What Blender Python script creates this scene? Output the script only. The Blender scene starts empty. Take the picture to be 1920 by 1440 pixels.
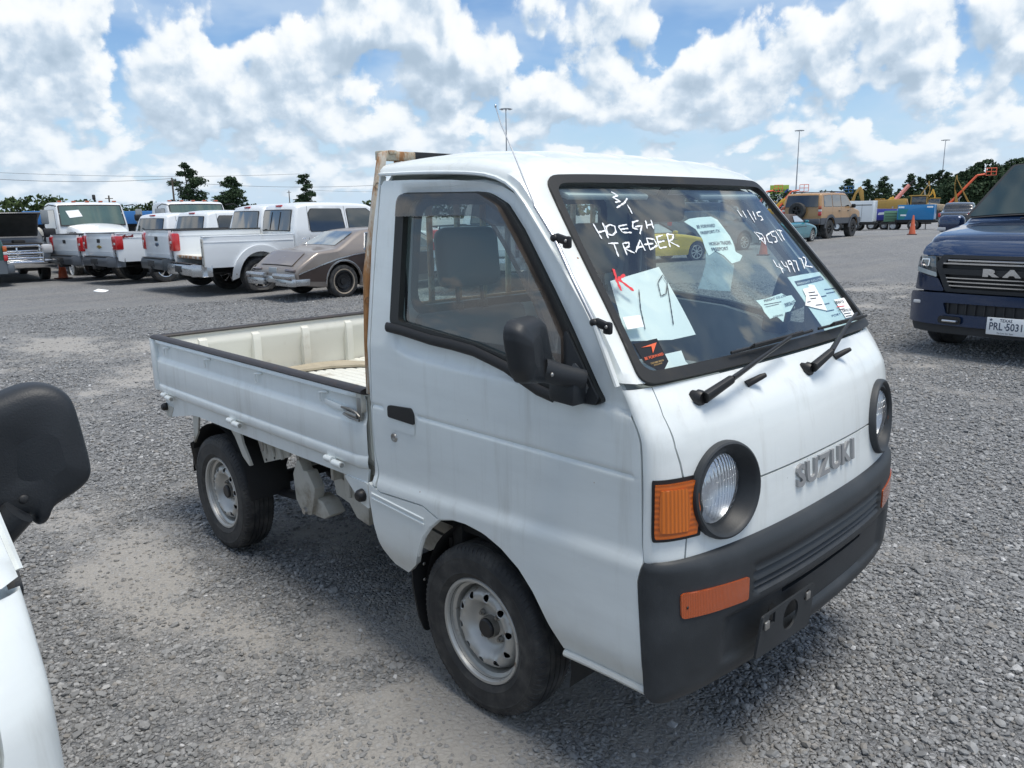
import bpy, bmesh, math, random
import numpy as np
from mathutils import Vector, Matrix, Euler
from mathutils.geometry import delaunay_2d_cdt

# ------------------------------------------------------------------ camera, world, sun, exposure
SC = bpy.context.scene
COL = SC.collection
random.seed(7); np.random.seed(7)

CAM_POS = (1.6368, -2.1099, 1.5099); CAM_YAW, CAM_PITCH, CAM_ROLL, CAM_F = 2.36685, -0.21464, -0.01511, 1476.1
def camera_axes():
    F = np.array([math.cos(CAM_PITCH)*math.cos(CAM_YAW), math.cos(CAM_PITCH)*math.sin(CAM_YAW), math.sin(CAM_PITCH)])
    R = np.cross(F, [0, 0, 1]); R /= np.linalg.norm(R); U = np.cross(R, F)
    return math.cos(CAM_ROLL)*R+math.sin(CAM_ROLL)*U, -math.sin(CAM_ROLL)*R+math.cos(CAM_ROLL)*U, F
cam_data = bpy.data.cameras.new('camera'); cam = bpy.data.objects.new('camera', cam_data); COL.objects.link(cam)
_R, _U, _F = camera_axes()
M4 = Matrix.Identity(4)
for i in range(3):
    M4[i][0] = _R[i]; M4[i][1] = _U[i]; M4[i][2] = -_F[i]; M4[i][3] = CAM_POS[i]
cam.matrix_world = M4
cam_data.sensor_width = 36; cam_data.lens = CAM_F/1920*36; cam_data.clip_start = .05; cam_data.clip_end = 3000
SC.camera = cam

SUN_EL, SUN_AZ = math.radians(76), math.radians(8)        # azimuth counted from +x towards +y
sun_data = bpy.data.lights.new('sun', 'SUN'); sun = bpy.data.objects.new('sun', sun_data); COL.objects.link(sun)
sun_data.energy = 2.0; sun_data.angle = math.radians(26); sun_data.color = (1, .94, .85)
_d = Vector((math.cos(SUN_EL)*math.cos(SUN_AZ), math.cos(SUN_EL)*math.sin(SUN_AZ), math.sin(SUN_EL)))
sun.rotation_euler = _d.to_track_quat('Z', 'Y').to_euler()
SC.view_settings.view_transform = 'Standard'; SC.view_settings.look = 'None'
SC.view_settings.exposure = 0.74; SC.view_settings.gamma = 1; SC.view_settings.use_curve_mapping = False
SC.cycles.use_denoising = True
SC.cycles.max_bounces = 10; SC.cycles.transparent_max_bounces = 16; SC.cycles.caustics_reflective = False; SC.cycles.caustics_refractive = False

class NG:
    """little helper to write node trees in a few words"""
    def __init__(s, nt): s.nt = nt; s.n = nt.nodes; s.l = nt.links
    def a(s, typ, **kw):
        nd = s.n.new(typ)
        for k, v in kw.items():
            if k.startswith('i_'):
                k = k[2:]; k = int(k) if k.isdigit() else k
                if isinstance(v, bpy.types.NodeSocket): s.l.new(v, nd.inputs[k])
                else: nd.inputs[k].default_value = v
            else: setattr(nd, k, v)
        return nd
    def m(s, op, a, b=0.0, c=0.0, clamp=False):
        nd = s.n.new('ShaderNodeMath'); nd.operation = op; nd.use_clamp = clamp
        for i, v in enumerate((a, b, c)):
            if isinstance(v, bpy.types.NodeSocket): s.l.new(v, nd.inputs[i])
            else: nd.inputs[i].default_value = v
        return nd.outputs[0]
    def vm(s, op, a, b=(0, 0, 0), out=0):
        nd = s.n.new('ShaderNodeVectorMath'); nd.operation = op
        for i, v in enumerate((a, b)):
            if isinstance(v, bpy.types.NodeSocket): s.l.new(v, nd.inputs[i])
            else: nd.inputs[i].default_value = v
        return nd.outputs[out]
    def mr(s, v, a, b, c=0.0, d=1.0, smooth=True):
        nd = s.n.new('ShaderNodeMapRange'); nd.interpolation_type = 'SMOOTHSTEP' if smooth else 'LINEAR'; nd.clamp = True
        s.l.new(v, nd.inputs[0])
        for i, q in enumerate((a, b, c, d)): nd.inputs[i+1].default_value = q
        return nd.outputs[0]
    def mix(s, f, a, b):
        nd = s.n.new('ShaderNodeMix'); nd.data_type = 'RGBA'; nd.clamp_factor = True
        for k, v in ((0, f), (6, a), (7, b)):
            if isinstance(v, bpy.types.NodeSocket): s.l.new(v, nd.inputs[k])
            else: nd.inputs[k].default_value = (*v, 1) if k and len(v) == 3 else v
        return nd.outputs[2]

# ---- the sky: Nishita air with cumulus clouds laid out by direction
world = bpy.data.worlds.new('World'); SC.world = world; world.use_nodes = True
world.cycles.sampling_method = 'MANUAL'; world.cycles.sample_map_resolution = 512
g = NG(world.node_tree); g.n.clear()
sky = g.a('ShaderNodeTexSky', sky_type='NISHITA', sun_disc=False, sun_elevation=SUN_EL, sun_rotation=math.pi/2-SUN_AZ, air_density=1.0, dust_density=.6, ozone_density=1.6)
# cloud clumps: azimuth, elevation (degrees), half width, half height, strength
CLUMPS = [
 (163,10.5,6.5,3.4,1.0),(155,7.6,9,3.0,.85),(168,6.5,6,3.0,.8),(158,11.2,4,2.2,.8),(149,9.5,5,2.6,1.0),(143.5,12.2,7,3.0,1.1),(139,9.6,5,3.2,1.1),
 (146,6.2,9,2.6,.9),(137,7.2,4,2.0,.8),(163,3.6,8,1.5,.55),(152,2.8,6,1.3,.5),(141,4.6,7,1.8,.75),(133,6.0,3,1.4,.8),(140,17,8,3,1.0),(150,19,7,3,.8),
 (129.2,12.0,4.2,1.7,.9),(127,14.2,3,1.2,.6),(130,8.6,3.6,2.0,.85),(125.6,7.8,2.2,1.8,.8),(121.6,9.0,3.2,2.6,1.05),(125,6.0,5,1.6,.8),(118,7.4,3,1.6,.7),
 (113.5,10.3,4.6,2.6,1.0),(117,8.8,3,2.0,.9),(110.2,9.2,3.6,1.8,.95),(106,11.6,4,1.5,.85),(103,9.6,4,2.4,.8),(100,7.0,4,2.0,.8),(107.5,6.6,4,1.5,.6),
 (115.5,4.6,3.2,1.1,.75),(111.5,3.8,3,1.1,.7),(107.5,3.7,2.4,1.2,.75),(120,3.6,4,.9,.55),(103.5,4.4,3,1.0,.6),(127,3.8,4,.9,.6),(134,2.8,4,.9,.5),(119.5,12.8,1.5,.8,.6),(110.5,13.6,2.4,.9,.5),
 (165,1.8,4,.9,.9),(158,1.6,4,.8,.8),(149,1.7,5,.8,.8),(142,1.9,4,.8,.8),(136,1.6,4,.8,.8),(128,2.1,4,.9,.9),(121,2.0,3,.8,.8),(114,2.2,3,.9,.9),(106,2.2,4,.9,.9),(110,1.2,3,.6,.7),(118,1.2,3,.6,.7),
 (176,9,7,4,1.0),(180,5,8,2,.7),(92,9,6,3,.9),(84,6,8,2,.8),(96,14,6,2,.6),(160,22,9,4,.7),(125,24,10,3,.7)]
def clump_ramps(K=6):
    """the clump map as a sum of products of one-dimensional ramps (azimuth x elevation), so that the sky stays cheap"""
    A = np.linspace(84, 182, 32); E = np.concatenate([np.linspace(0, 16, 27), np.linspace(18, 34, 5)])
    AA, EE = np.meshgrid(A, E, indexing='ij'); F = np.full(AA.shape, -.75)
    for az, el, wx, wy, st in CLUMPS:
        v = (1-np.sqrt(((AA-az)/wx)**2+((EE-el)/wy)**2))*st; d = v-F; h = np.clip(.5+.5*d/.35, 0, 1); F = F*(1-h)+v*h+.35*h*(1-h)*.5
    F = np.clip(F, -.75, 1.3); U, S_, Vt = np.linalg.svd(F); fa = U[:, :K]*np.sqrt(S_[:K]); fe = Vt[:K].T*np.sqrt(S_[:K]); return A, E, fa, fe
def cloud_group():
    nt = bpy.data.node_groups.new('cloud_field', 'ShaderNodeTree')
    nt.interface.new_socket('P', in_out='INPUT', socket_type='NodeSocketVector')
    nt.interface.new_socket('F', in_out='OUTPUT', socket_type='NodeSocketFloat')
    q = NG(nt); gi = q.a('NodeGroupInput'); go = q.a('NodeGroupOutput'); P = gi.outputs[0]
    w = q.a('ShaderNodeTexNoise', noise_dimensions='2D', i_Vector=q.vm('MULTIPLY', P, (.28, .42, 1)), i_Scale=1.0, i_Detail=3.0)
    W = q.vm('ADD', P, q.vm('MULTIPLY', q.vm('SUBTRACT', w.outputs[1], (.5, .5, .5)), (5.0, 3.2, 0)))
    sp = q.a('ShaderNodeSeparateXYZ', i_0=W); A, E, fa, fe = clump_ramps(); acc = None
    ta = q.mr(sp.outputs[0], A[0], A[-1], 0, 1, smooth=False); te = q.mr(sp.outputs[1], 0, 34, 0, 1, smooth=False)
    for k in range(0, fa.shape[1], 3):
        vs = []
        for t, X, Y in ((ta, (A-A[0])/(A[-1]-A[0]), fa[:, k:k+3]), (te, E/34., fe[:, k:k+3])):
            lo, hi = Y.min(), Y.max(); r = q.a('ShaderNodeValToRGB', i_0=t); cr = r.color_ramp
            while len(cr.elements) < 32: cr.elements.new(.5)
            for i in range(32):
                cr.elements[i].position = float(X[i])
            for i in range(32): cr.elements[i].color = (*[float((Y[i, j]-lo)/(hi-lo)) for j in range(3)], 1)
            vs.append(q.vm('ADD', q.vm('SCALE', r.outputs[0]), (lo, lo, lo))); vs[-1].node.inputs[0].links[0].from_node.inputs['Scale'].default_value = float(hi-lo)
        d = q.vm('DOT_PRODUCT', vs[0], vs[1], out=1); acc = d if acc is None else q.m('ADD', acc, d)
    # away from the picture the sky carries ordinary broken cloud
    big = q.a('ShaderNodeTexNoise', noise_dimensions='2D', i_Vector=q.vm('MULTIPLY', P, (.075, .12, 1)), i_Scale=1.0, i_Detail=2.0)
    rest = q.m('MULTIPLY_ADD', big.outputs[0], 3.0, -1.45)
    inside = q.m('MULTIPLY', q.m('MULTIPLY', q.mr(sp.outputs[0], 84, 92), q.mr(sp.outputs[0], 182, 174)), q.mr(sp.outputs[1], 34, 24))
    acc = q.m('ADD', q.m('MULTIPLY', acc, inside), q.m('MULTIPLY', rest, q.m('SUBTRACT', 1.0, inside)))
    sv = q.a('ShaderNodeSeparateXYZ', i_0=P); yl = q.m('MULTIPLY', q.m('LOGARITHM', q.m('MAXIMUM', q.m('MULTIPLY_ADD', sv.outputs[1], .25, 1.0), .2), 2.71828), 9.0)
    PN = q.a('ShaderNodeCombineXYZ', i_0=sv.outputs[0], i_1=yl, i_2=0.0).outputs[0]
    n1 = q.a('ShaderNodeTexNoise', noise_dimensions='2D', i_Vector=q.vm('MULTIPLY', PN, (.19, .29, 1)), i_Scale=1.0, i_Detail=10.0, i_Roughness=.60)
    n2 = q.a('ShaderNodeTexVoronoi', voronoi_dimensions='2D', feature='SMOOTH_F1', i_Vector=q.vm('ADD', q.vm('MULTIPLY', PN, (.34, .50, 1)), q.vm('MULTIPLY', n1.outputs[1], (1.0, 1.0, 0))), i_Scale=1.0, i_Smoothness=.3)
    n2.inputs['Detail'].default_value = 2.0; n2.inputs['Roughness'].default_value = .5
    f = q.m('ADD', q.m('MULTIPLY_ADD', acc, 1.75, .26), q.m('MULTIPLY_ADD', n1.outputs[0], 2.5, -1.25))
    f = q.m('ADD', f, q.m('MULTIPLY_ADD', n2.outputs[0], -1.15, .50))
    q.l.new(f, go.inputs[0]); return nt
CG = cloud_group()
tc = g.a('ShaderNodeTexCoord'); sep = g.a('ShaderNodeSeparateXYZ'); g.l.new(g.vm('NORMALIZE', tc.outputs['Generated']), sep.inputs[0])
az = g.m('MULTIPLY', g.m('ARCTAN2', sep.outputs[1], sep.outputs[0]), 57.2958)
el = g.m('MULTIPLY', g.m('ARCSINE', sep.outputs[2]), 57.2958)
cb = g.a('ShaderNodeCombineXYZ', i_0=az, i_1=el, i_2=0.0); P = cb.outputs[0]
def field(off):
    nd = g.a('ShaderNodeGroup'); nd.node_tree = CG; g.l.new(g.vm('ADD', P, off), nd.inputs[0]); return nd.outputs[0]
f0 = field((0, 0, 0)); f1 = field((-.55, 1.25, 0))
dens = g.mr(f0, -.16, .36)
lit = g.m('SUBTRACT', g.m('SUBTRACT', f0, f1), g.m('MULTIPLY', g.mr(f0, .3, 1.9), .35))
lit = g.mr(lit, -1.15, 1.0)
shade = g.a('ShaderNodeValToRGB'); cr = shade.color_ramp; g.l.new(lit, shade.inputs[0])
cr.elements[0].position = 0; cr.elements[0].color = (.40, .49, .59, 1)
cr.elements[1].position = 1; cr.elements[1].color = (.91, .905, .90, 1)
e = cr.elements.new(.36); e.color = (.54, .625, .72, 1); e = cr.elements.new(.60); e.color = (.70, .755, .815, 1); e = cr.elements.new(.80); e.color = (.84, .86, .88, 1)
thin = g.a('ShaderNodeTexNoise', noise_dimensions='2D', i_Vector=g.vm('MULTIPLY', P, (.10, .26, 1)), i_Scale=1.0, i_Detail=4.0)
veil = g.m('MULTIPLY', g.mr(thin.outputs[0], .40, .72), .55)
skyc = g.vm('MULTIPLY', sky.outputs[0], (.098, .112, .126))
air = g.mix(g.mr(el, -1, 11, .85, 0.0), skyc, (.53, .67, .83))      # milky air above the horizon
air = g.mix(veil, air, (.58, .68, .80))
hz = g.mr(el, 0, 9, .45, 0)
cl = g.mix(hz, shade.outputs[0], (.66, .74, .82))
colr = g.vm('MULTIPLY', g.mix(dens, air, cl), (.655, .675, .69))
bg = g.a('ShaderNodeBackground', i_Color=colr, i_Strength=1.0); out = g.a('ShaderNodeOutputWorld'); g.l.new(bg.outputs[0], out.inputs[0])

# ------------------------------------------------------------------ object helpers
def interp1(x, xs, ys): return float(np.interp(x, xs, ys))
def setup(o, name, mat, parent, label, cat, group, kind):
    COL.objects.link(o)
    if mat is not None:
        for m in (mat if isinstance(mat, (list, tuple)) else [mat]): o.data.materials.append(m)
    if parent is not None: o.parent = parent
    if label: o['label'] = label
    if cat: o['category'] = cat
    if group: o['group'] = group
    if kind: o['kind'] = kind
    return o
def mk(name, V, F, mat, parent=None, label=None, cat=None, group=None, kind=None, smooth=True, sharp=38, mi=None):
    me = bpy.data.meshes.new(name)
    me.from_pydata([tuple(map(float, v)) for v in V], [], [tuple(map(int, f)) for f in F]); me.update()
    if mi is not None: me.polygons.foreach_set('material_index', mi)
    if smooth:
        me.polygons.foreach_set('use_smooth', [True]*len(me.polygons))
        if sharp: me.set_sharp_from_angle(angle=math.radians(sharp))
    return setup(bpy.data.objects.new(name, me), name, mat, parent, label, cat, group, kind)
def empty(name, loc=(0, 0, 0), rz=0, label=None, cat=None, group=None, parent=None):
    o = bpy.data.objects.new(name, None); o.empty_display_size = .2; o.location = loc; o.rotation_euler = (0, 0, rz)
    return setup(o, name, None, parent, label, cat, group, None)
def children(o): return [c for c in bpy.data.objects if c.parent == o]
def copy_tree(o, parent=None, skip=()):
    kids = {}
    for c in bpy.data.objects:
        if c.parent: kids.setdefault(c.parent.name, []).append(c)
    def rec(o, parent):
        c = o.copy(); COL.objects.link(c); c.parent = parent
        for ch in kids.get(o.name, []):
            if ch.name.split('.')[0] not in skip: rec(ch, c)
        return c
    return rec(o, parent)

class MB:
    """collects simple solids into one mesh"""
    def __init__(s): s.V = []; s.F = []
    def raw(s, V, F):
        n = len(s.V); s.V += [tuple(map(float, v)) for v in V]; s.F += [tuple(int(i)+n for i in f) for f in F]; return s
    def box(s, c, d, rot=None, bev=0.0, seg=2):
        bm = bmesh.new(); bmesh.ops.create_cube(bm, size=1); bmesh.ops.scale(bm, vec=d, verts=bm.verts)
        if bev: bmesh.ops.bevel(bm, geom=bm.edges[:], offset=min(bev, min(d)*.49), segments=seg, profile=.5, affect='EDGES')
        M = Matrix.Translation(c) @ (Euler(rot).to_matrix().to_4x4() if rot else Matrix.Identity(4))
        bmesh.ops.transform(bm, matrix=M, verts=bm.verts); return s.bm(bm)
    def bm(s, bm):
        bm.verts.index_update(); s.raw([v.co[:] for v in bm.verts], [[v.index for v in f.verts] for f in bm.faces]); bm.free(); return s
    def tube(s, pts, r, n=8, closed=False, cap=True, flat=1.0, up=None):
        P = [Vector(p) for p in pts]; N = len(P); rr = r if isinstance(r, (list, tuple)) else [r]*N
        V = []; ref = None
        for i, p in enumerate(P):
            a = P[(i-1) % N] if (i or closed) else p; b = P[(i+1) % N] if (i < N-1 or closed) else p
            t = (b-a).normalized() if (b-a).length > 1e-9 else Vector((0, 0, 1))
            if up is not None: ref = Vector(up)
            elif ref is None: ref = Vector((0, 0, 1)) if abs(t.z) < .9 else Vector((1, 0, 0))
            x = ref-t*ref.dot(t)
            if x.length < 1e-6: x = t.orthogonal()
            x.normalize(); y = t.cross(x)
            if up is None: ref = x
            for k in range(n):
                w = 2*math.pi*k/n; V.append(p+x*math.cos(w)*rr[i]+y*math.sin(w)*rr[i]*flat)
        F = []
        for i in range(N if closed else N-1):
            j = (i+1) % N
            for k in range(n): F.append((i*n+k, i*n+(k+1) % n, j*n+(k+1) % n, j*n+k))
        if cap and not closed: F += [tuple(range(n))[::-1], tuple(range((N-1)*n, N*n))]
        return s.raw(V, F)
    def cyl(s, a, b, r, n=16, r2=None): return s.tube([a, b], [r, r if r2 is None else r2], n)
    def prism(s, poly, a, b, axis=1, bev=0.0, seg=2, scale_b=None):
        """2D polygon given in the other two axes, pulled from a to b along axis"""
        bm = bmesh.new()
        def p3(p, t): return {0: (t, p[0], p[1]), 1: (p[0], t, p[1]), 2: (p[0], p[1], t)}[axis]
        vs = [bm.verts.new(p3(p, a)) for p in poly]; ws = [bm.verts.new(p3(p, b)) for p in (scale_b or poly)]
        bm.faces.new(vs); bm.faces.new(ws[::-1]); n = len(poly)
        for i in range(n): bm.faces.new((vs[i], ws[i], ws[(i+1) % n], vs[(i+1) % n]))
        bmesh.ops.recalc_face_normals(bm, faces=bm.faces[:])
        if bev:
            bmesh.ops.bevel(bm, geom=bm.edges[:], offset=bev, segments=seg, profile=.5, affect='EDGES', clamp_overlap=True)
        return s.bm(bm)
    def lathe(s, prof, c=(0, 0, 0), axis=1, n=32, closed=False):
        """profile of (radius, along) turned about an axis through c"""
        V = []; m = len(prof)
        for k in range(n):
            w = 2*math.pi*k/n; cw, sw = math.cos(w), math.sin(w)
            for r, t in prof:
                v = {0: (t, r*cw, r*sw), 1: (r*cw, t, r*sw), 2: (r*cw, r*sw, t)}[axis]
                V.append((v[0]+c[0], v[1]+c[1], v[2]+c[2]))
        F = []
        for k in range(n):
            k2 = (k+1) % n
            for i in range(m if closed else m-1): j = (i+1) % m; F.append((k*m+i, k*m+j, k2*m+j, k2*m+i))
        return s.raw(V, F)
    def ell(s, c, d, n=12, rot=None):
        bm = bmesh.new(); bmesh.ops.create_uvsphere(bm, u_segments=n, v_segments=max(6, n//2+2), radius=.5)
        bmesh.ops.scale(bm, vec=d, verts=bm.verts)
        bmesh.ops.transform(bm, matrix=Matrix.Translation(c) @ (Euler(rot).to_matrix().to_4x4() if rot else Matrix.Identity(4)), verts=bm.verts)
        return s.bm(bm)
    def build(s, name, mat, parent=None, **kw): return mk(name, s.V, s.F, mat, parent, **kw)

def rc(poly, r, n=5):
    """polygon with its corners rounded; r one radius or one per corner"""
    out = []; N = len(poly); rr = r if isinstance(r, (list, tuple)) else [r]*N
    for i in range(N):
        p, a, b = (np.array(poly[k % N], float) for k in (i, i-1, i+1))
        u = a-p; v = b-p; lu, lv = np.linalg.norm(u), np.linalg.norm(v)
        if rr[i] <= 0 or lu < 1e-9 or lv < 1e-9: out.append(tuple(p)); continue
        u /= lu; v /= lv; th = math.acos(max(-1, min(1, float(u@v)))); t = min(rr[i]/max(math.tan(th/2), 1e-3), lu*.49, lv*.49)
        A = p+u*t; B = p+v*t
        for k in range(n+1):
            q = k/n; out.append(tuple((1-q)**2*A+2*q*(1-q)*p+q*q*B))
    return out
def resample(poly, step, closed=True):
    P = [np.array(p, float) for p in poly]; out = []
    for i in range(len(P) if closed else len(P)-1):
        a, b = P[i], P[(i+1) % len(P)]; L = np.linalg.norm(b-a)
        if L < 1e-7: continue
        k = max(1, int(math.ceil(L/step)))
        for j in range(k): out.append(a+(b-a)*j/k)
    if not closed: out.append(P[-1])
    return np.array(out)
def inpoly(Q, poly):
    x, y = Q[:, 0], Q[:, 1]; c = np.zeros(len(Q), bool); n = len(poly); j = n-1
    for i in range(n):
        xi, yi = poly[i]; xj, yj = poly[j]
        if yi != yj:
            k = ((yi > y) != (yj > y)) & (x < (xj-xi)*(y-yi)/(yj-yi)+xi); c ^= k
        j = i
    return c
def pdist(Q, poly):
    d = np.full(len(Q), 1e9); n = len(poly)
    for i in range(n):
        a = np.array(poly[i]); ab = np.array(poly[(i+1) % n])-a; L = ab@ab
        if L < 1e-16: continue
        t = np.clip(((Q-a)@ab)/L, 0, 1); d = np.minimum(d, np.linalg.norm(Q-a-t[:, None]*ab, axis=1))
    return d
def panel_geo(S, outline, holes=(), step=.02, extra=None, scale=(1, 1), rim=.012, out=(0, 0, 1), edge=.003, off=0.0, rimdir=None):
    sc = np.array(scale, float)
    loops = [resample(np.array(outline)*sc, step)]+[resample(np.array(h)*sc, step) for h in holes]
    lo = loops[0].min(0); hi = loops[0].max(0)
    gx, gy = np.meshgrid(np.arange(lo[0]+step/2, hi[0], step), np.arange(lo[1]+step/2, hi[1], step)); G = np.stack([gx.ravel(), gy.ravel()], 1)
    ok = inpoly(G, loops[0])
    for h in loops[1:]: ok &= ~inpoly(G, h)
    G = G[ok]
    for L in loops: G = G[pdist(G, L) > step*.55] if len(G) else G
    pts = [G] if len(G) else []
    if extra is not None:
        X = np.array(extra, float)*sc; G = pts[0]; near = np.array([np.min(np.hypot(*(X-p).T)) for p in G]); pts[0] = G[near > .008]; ok = inpoly(X, loops[0])
        for h in loops[1:]: ok &= ~inpoly(X, h)
        for L in loops: ok &= pdist(X, L) > edge*1.5+.001
        pts.append(X[ok])
    if edge:
        for k, L in enumerate(loops):
            n = len(L); t = np.roll(L, -1, 0)-np.roll(L, 1, 0); t /= np.linalg.norm(t, axis=1)[:, None]+1e-12
            nn = np.stack([-t[:, 1], t[:, 0]], 1)
            for s in (1, -1):
                q = L+nn*s*edge; ok = inpoly(q, loops[0])
                for h in loops[1:]: ok &= ~inpoly(q, h)
                for L2 in loops: ok &= pdist(q, L2) > edge*.7
                pts.append(q[ok])
    nb = 0; edges = []; B = []
    for L in loops:
        n = len(L); edges += [(nb+i, nb+(i+1) % n) for i in range(n)]; B.append(L); nb += n
    A = np.concatenate(B+pts)
    r = delaunay_2d_cdt([Vector(p) for p in A], edges, [], 0, 1e-6)
    V2 = np.array([v[:] for v in r[0]]); F = np.array([f[:] for f in r[2]]); orig = r[3]
    cen = V2[F].mean(1); ok = inpoly(cen, loops[0])
    for h in loops[1:]: ok &= ~inpoly(cen, h)
    F = F[ok]
    V = np.asarray(S(V2[:, 0]/sc[0], V2[:, 1]/sc[1]), float)
    fn = np.cross(V[F[:, 1]]-V[F[:, 0]], V[F[:, 2]]-V[F[:, 0]])
    N = np.zeros_like(V)
    for k in range(3): np.add.at(N, F[:, k], fn)
    N /= np.linalg.norm(N, axis=1)[:, None]+1e-15
    if (fn@np.array(out, float)).sum() < 0: F = F[:, ::-1]; N = -N
    V = V+N*off
    # boundary edges get a turned-in rim
    from collections import Counter
    cnt = {}
    for f in F:
        for a, b in ((f[0], f[1]), (f[1], f[2]), (f[2], f[0])): cnt[(a, b)] = 1
    bd = [(a, b) for a, b in cnt if (b, a) not in cnt]
    Fl = [tuple(f) for f in F]; V = list(V)
    if rim:
        new = {}
        for a, b in bd:
            for q in (a, b):
                if q not in new: new[q] = len(V); V.append(V[q]-(np.array(rimdir) if rimdir is not None else N[q])*rim)
        Fl += [(b, a, new[a], new[b]) for a, b in bd]
    return V, Fl
def panel(name, S, outline, mat, parent=None, holes=(), label=None, cat=None, group=None, kind=None, sharp=50, **kw):
    V, F = panel_geo(S, outline, holes, **kw)
    return mk(name, V, F, mat, parent, label, cat, group, kind, sharp=sharp)
def circle(c, r, n=24, ry=None, ph=0): return [(c[0]+r*math.cos(ph+2*math.pi*k/n), c[1]+(ry or r)*math.sin(ph+2*math.pi*k/n)) for k in range(n)]
def text_geo(txt, size=1.0, ext=0.02, bold=0.0, bev=0.0, shear=0.0, sx=1.0, align='CENTER', space=1.0):
    cu = bpy.data.curves.new('lettering', 'FONT'); cu.body = txt; cu.size = size; cu.extrude = ext; cu.offset = bold; cu.bevel_depth = bev; cu.bevel_resolution = 1
    cu.shear = shear; cu.align_x = align; cu.align_y = 'CENTER'; cu.resolution_u = 3; cu.space_character = space
    o = bpy.data.objects.new('lettering', cu); COL.objects.link(o); dg = bpy.context.evaluated_depsgraph_get(); dg.update()
    me = bpy.data.meshes.new_from_object(o.evaluated_get(dg)); V = np.array([v.co[:] for v in me.vertices]) if len(me.vertices) else np.zeros((0, 3)); F = [tuple(p.vertices) for p in me.polygons]
    bpy.data.meshes.remove(me); bpy.data.objects.remove(o); bpy.data.curves.remove(cu)
    if len(V): V[:, 0] *= sx
    return V, F

# ------------------------------------------------------------------ curved surfaces of the small truck's cab
def interp(x,pts,k):
    a=np.array(pts,float);return np.interp(x,a[:,0],a[:,k])
def sst(e0,e1,x):
    t=np.clip((np.asarray(x,float)-e0)/(e1-e0),0,1);return t*t*(3-2*t)
def spl(u,xs,ys):
    # monotone-ish cubic hermite through points
    xs=np.array(xs,float);ys=np.array(ys,float);d=np.diff(ys)/np.diff(xs)
    m=np.concatenate([[d[0]],np.where(d[:-1]*d[1:]>0,2*d[:-1]*d[1:]/(d[:-1]+d[1:]+1e-12),0),[d[-1]]])
    u=np.clip(u,xs[0],xs[-1]);i=np.clip(np.searchsorted(xs,u,side='right')-1,0,len(xs)-2)
    h=xs[i+1]-xs[i];t=(u-xs[i])/h
    return (2*t**3-3*t**2+1)*ys[i]+(t**3-2*t**2+t)*h*m[i]+(-2*t**3+3*t**2)*ys[i+1]+(t**3-t**2)*h*m[i+1]
# ---------- cab side: y as function of x,z (positive half width)
INS=np.array([(-.347,1.60),(-.347,1.125),(-.332,1.102),(-.292,1.090),(-.211,1.082),(-.059,1.076),(.083,1.073),(.19,1.072),(.62,1.040)])
def seg_d(x,z,P):
    d=np.full(np.shape(x),9.)
    for a,b in zip(P[:-1],P[1:]):
        ab=b-a;t=np.clip(((x-a[0])*ab[0]+(z-a[1])*ab[1])/(ab@ab),0,1)
        d=np.minimum(d,np.hypot(x-a[0]-t*ab[0],z-a[1]-t*ab[1]))
    return d
def side_y(x,z,detail=True):
    x=np.asarray(x,float);z=np.asarray(z,float)
    y=.684-.004*sst(.9,.68,z)
    y=y-np.clip(z-1.10,0,None)*.118-.0*z
    zb=.632+.05*(x+.4)
    y=y+.015*sst(zb+.040,zb-.005,z)
    y=y-.03*sst(.46,.36,z)**2*.5
    if detail:
        ins=(x>-.347)&(z>np.interp(x,INS[1:,0],INS[1:,1]))
        d=seg_d(x,z,INS);d=np.where(ins,d,-d)
        y=y-.013*sst(-.004,.012,d)*sst(1.60,1.57,z)
        g=np.exp(-((z-.902)/.005)**2)*(((x>-.232)&(x<.575))|(x<-.412))
        y=y-.006*g
    return y
# ---------- front face: param (y->phi) plan superellipse. s=signed y/W, z
def front_c(z):  # centre line x at height z
    return spl(z,[.2,.60,.70,.82,.90,.97,1.04,1.10,1.14],[.745,.742,.740,.730,.722,.708,.676,.625,.588])
def front_w(z): return spl(z,[.2,.9,1.0,1.06,1.14],[.684,.684,.684,.683,.680])
def front_x0(z): return spl(z,[.2,.69,.74,.86,.944,.986,1.014,1.042,1.074,1.103,1.14],[.618,.618,.613,.611,.607,.603,.593,.577,.560,.541,.510])
def front(phi,z,n=2.25):
    # phi in [-pi/2,pi/2]; negative = camera side
    z=np.asarray(z,float);s=np.sign(np.sin(phi))*np.abs(np.sin(phi))**(2/n);c=np.abs(np.cos(phi))**(2/n)
    x0=front_x0(z);x=x0+(front_c(z)-x0)*c
    # crease line of the brow
    return np.stack([x,front_w(z)*s,z+0*x],-1)
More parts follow.
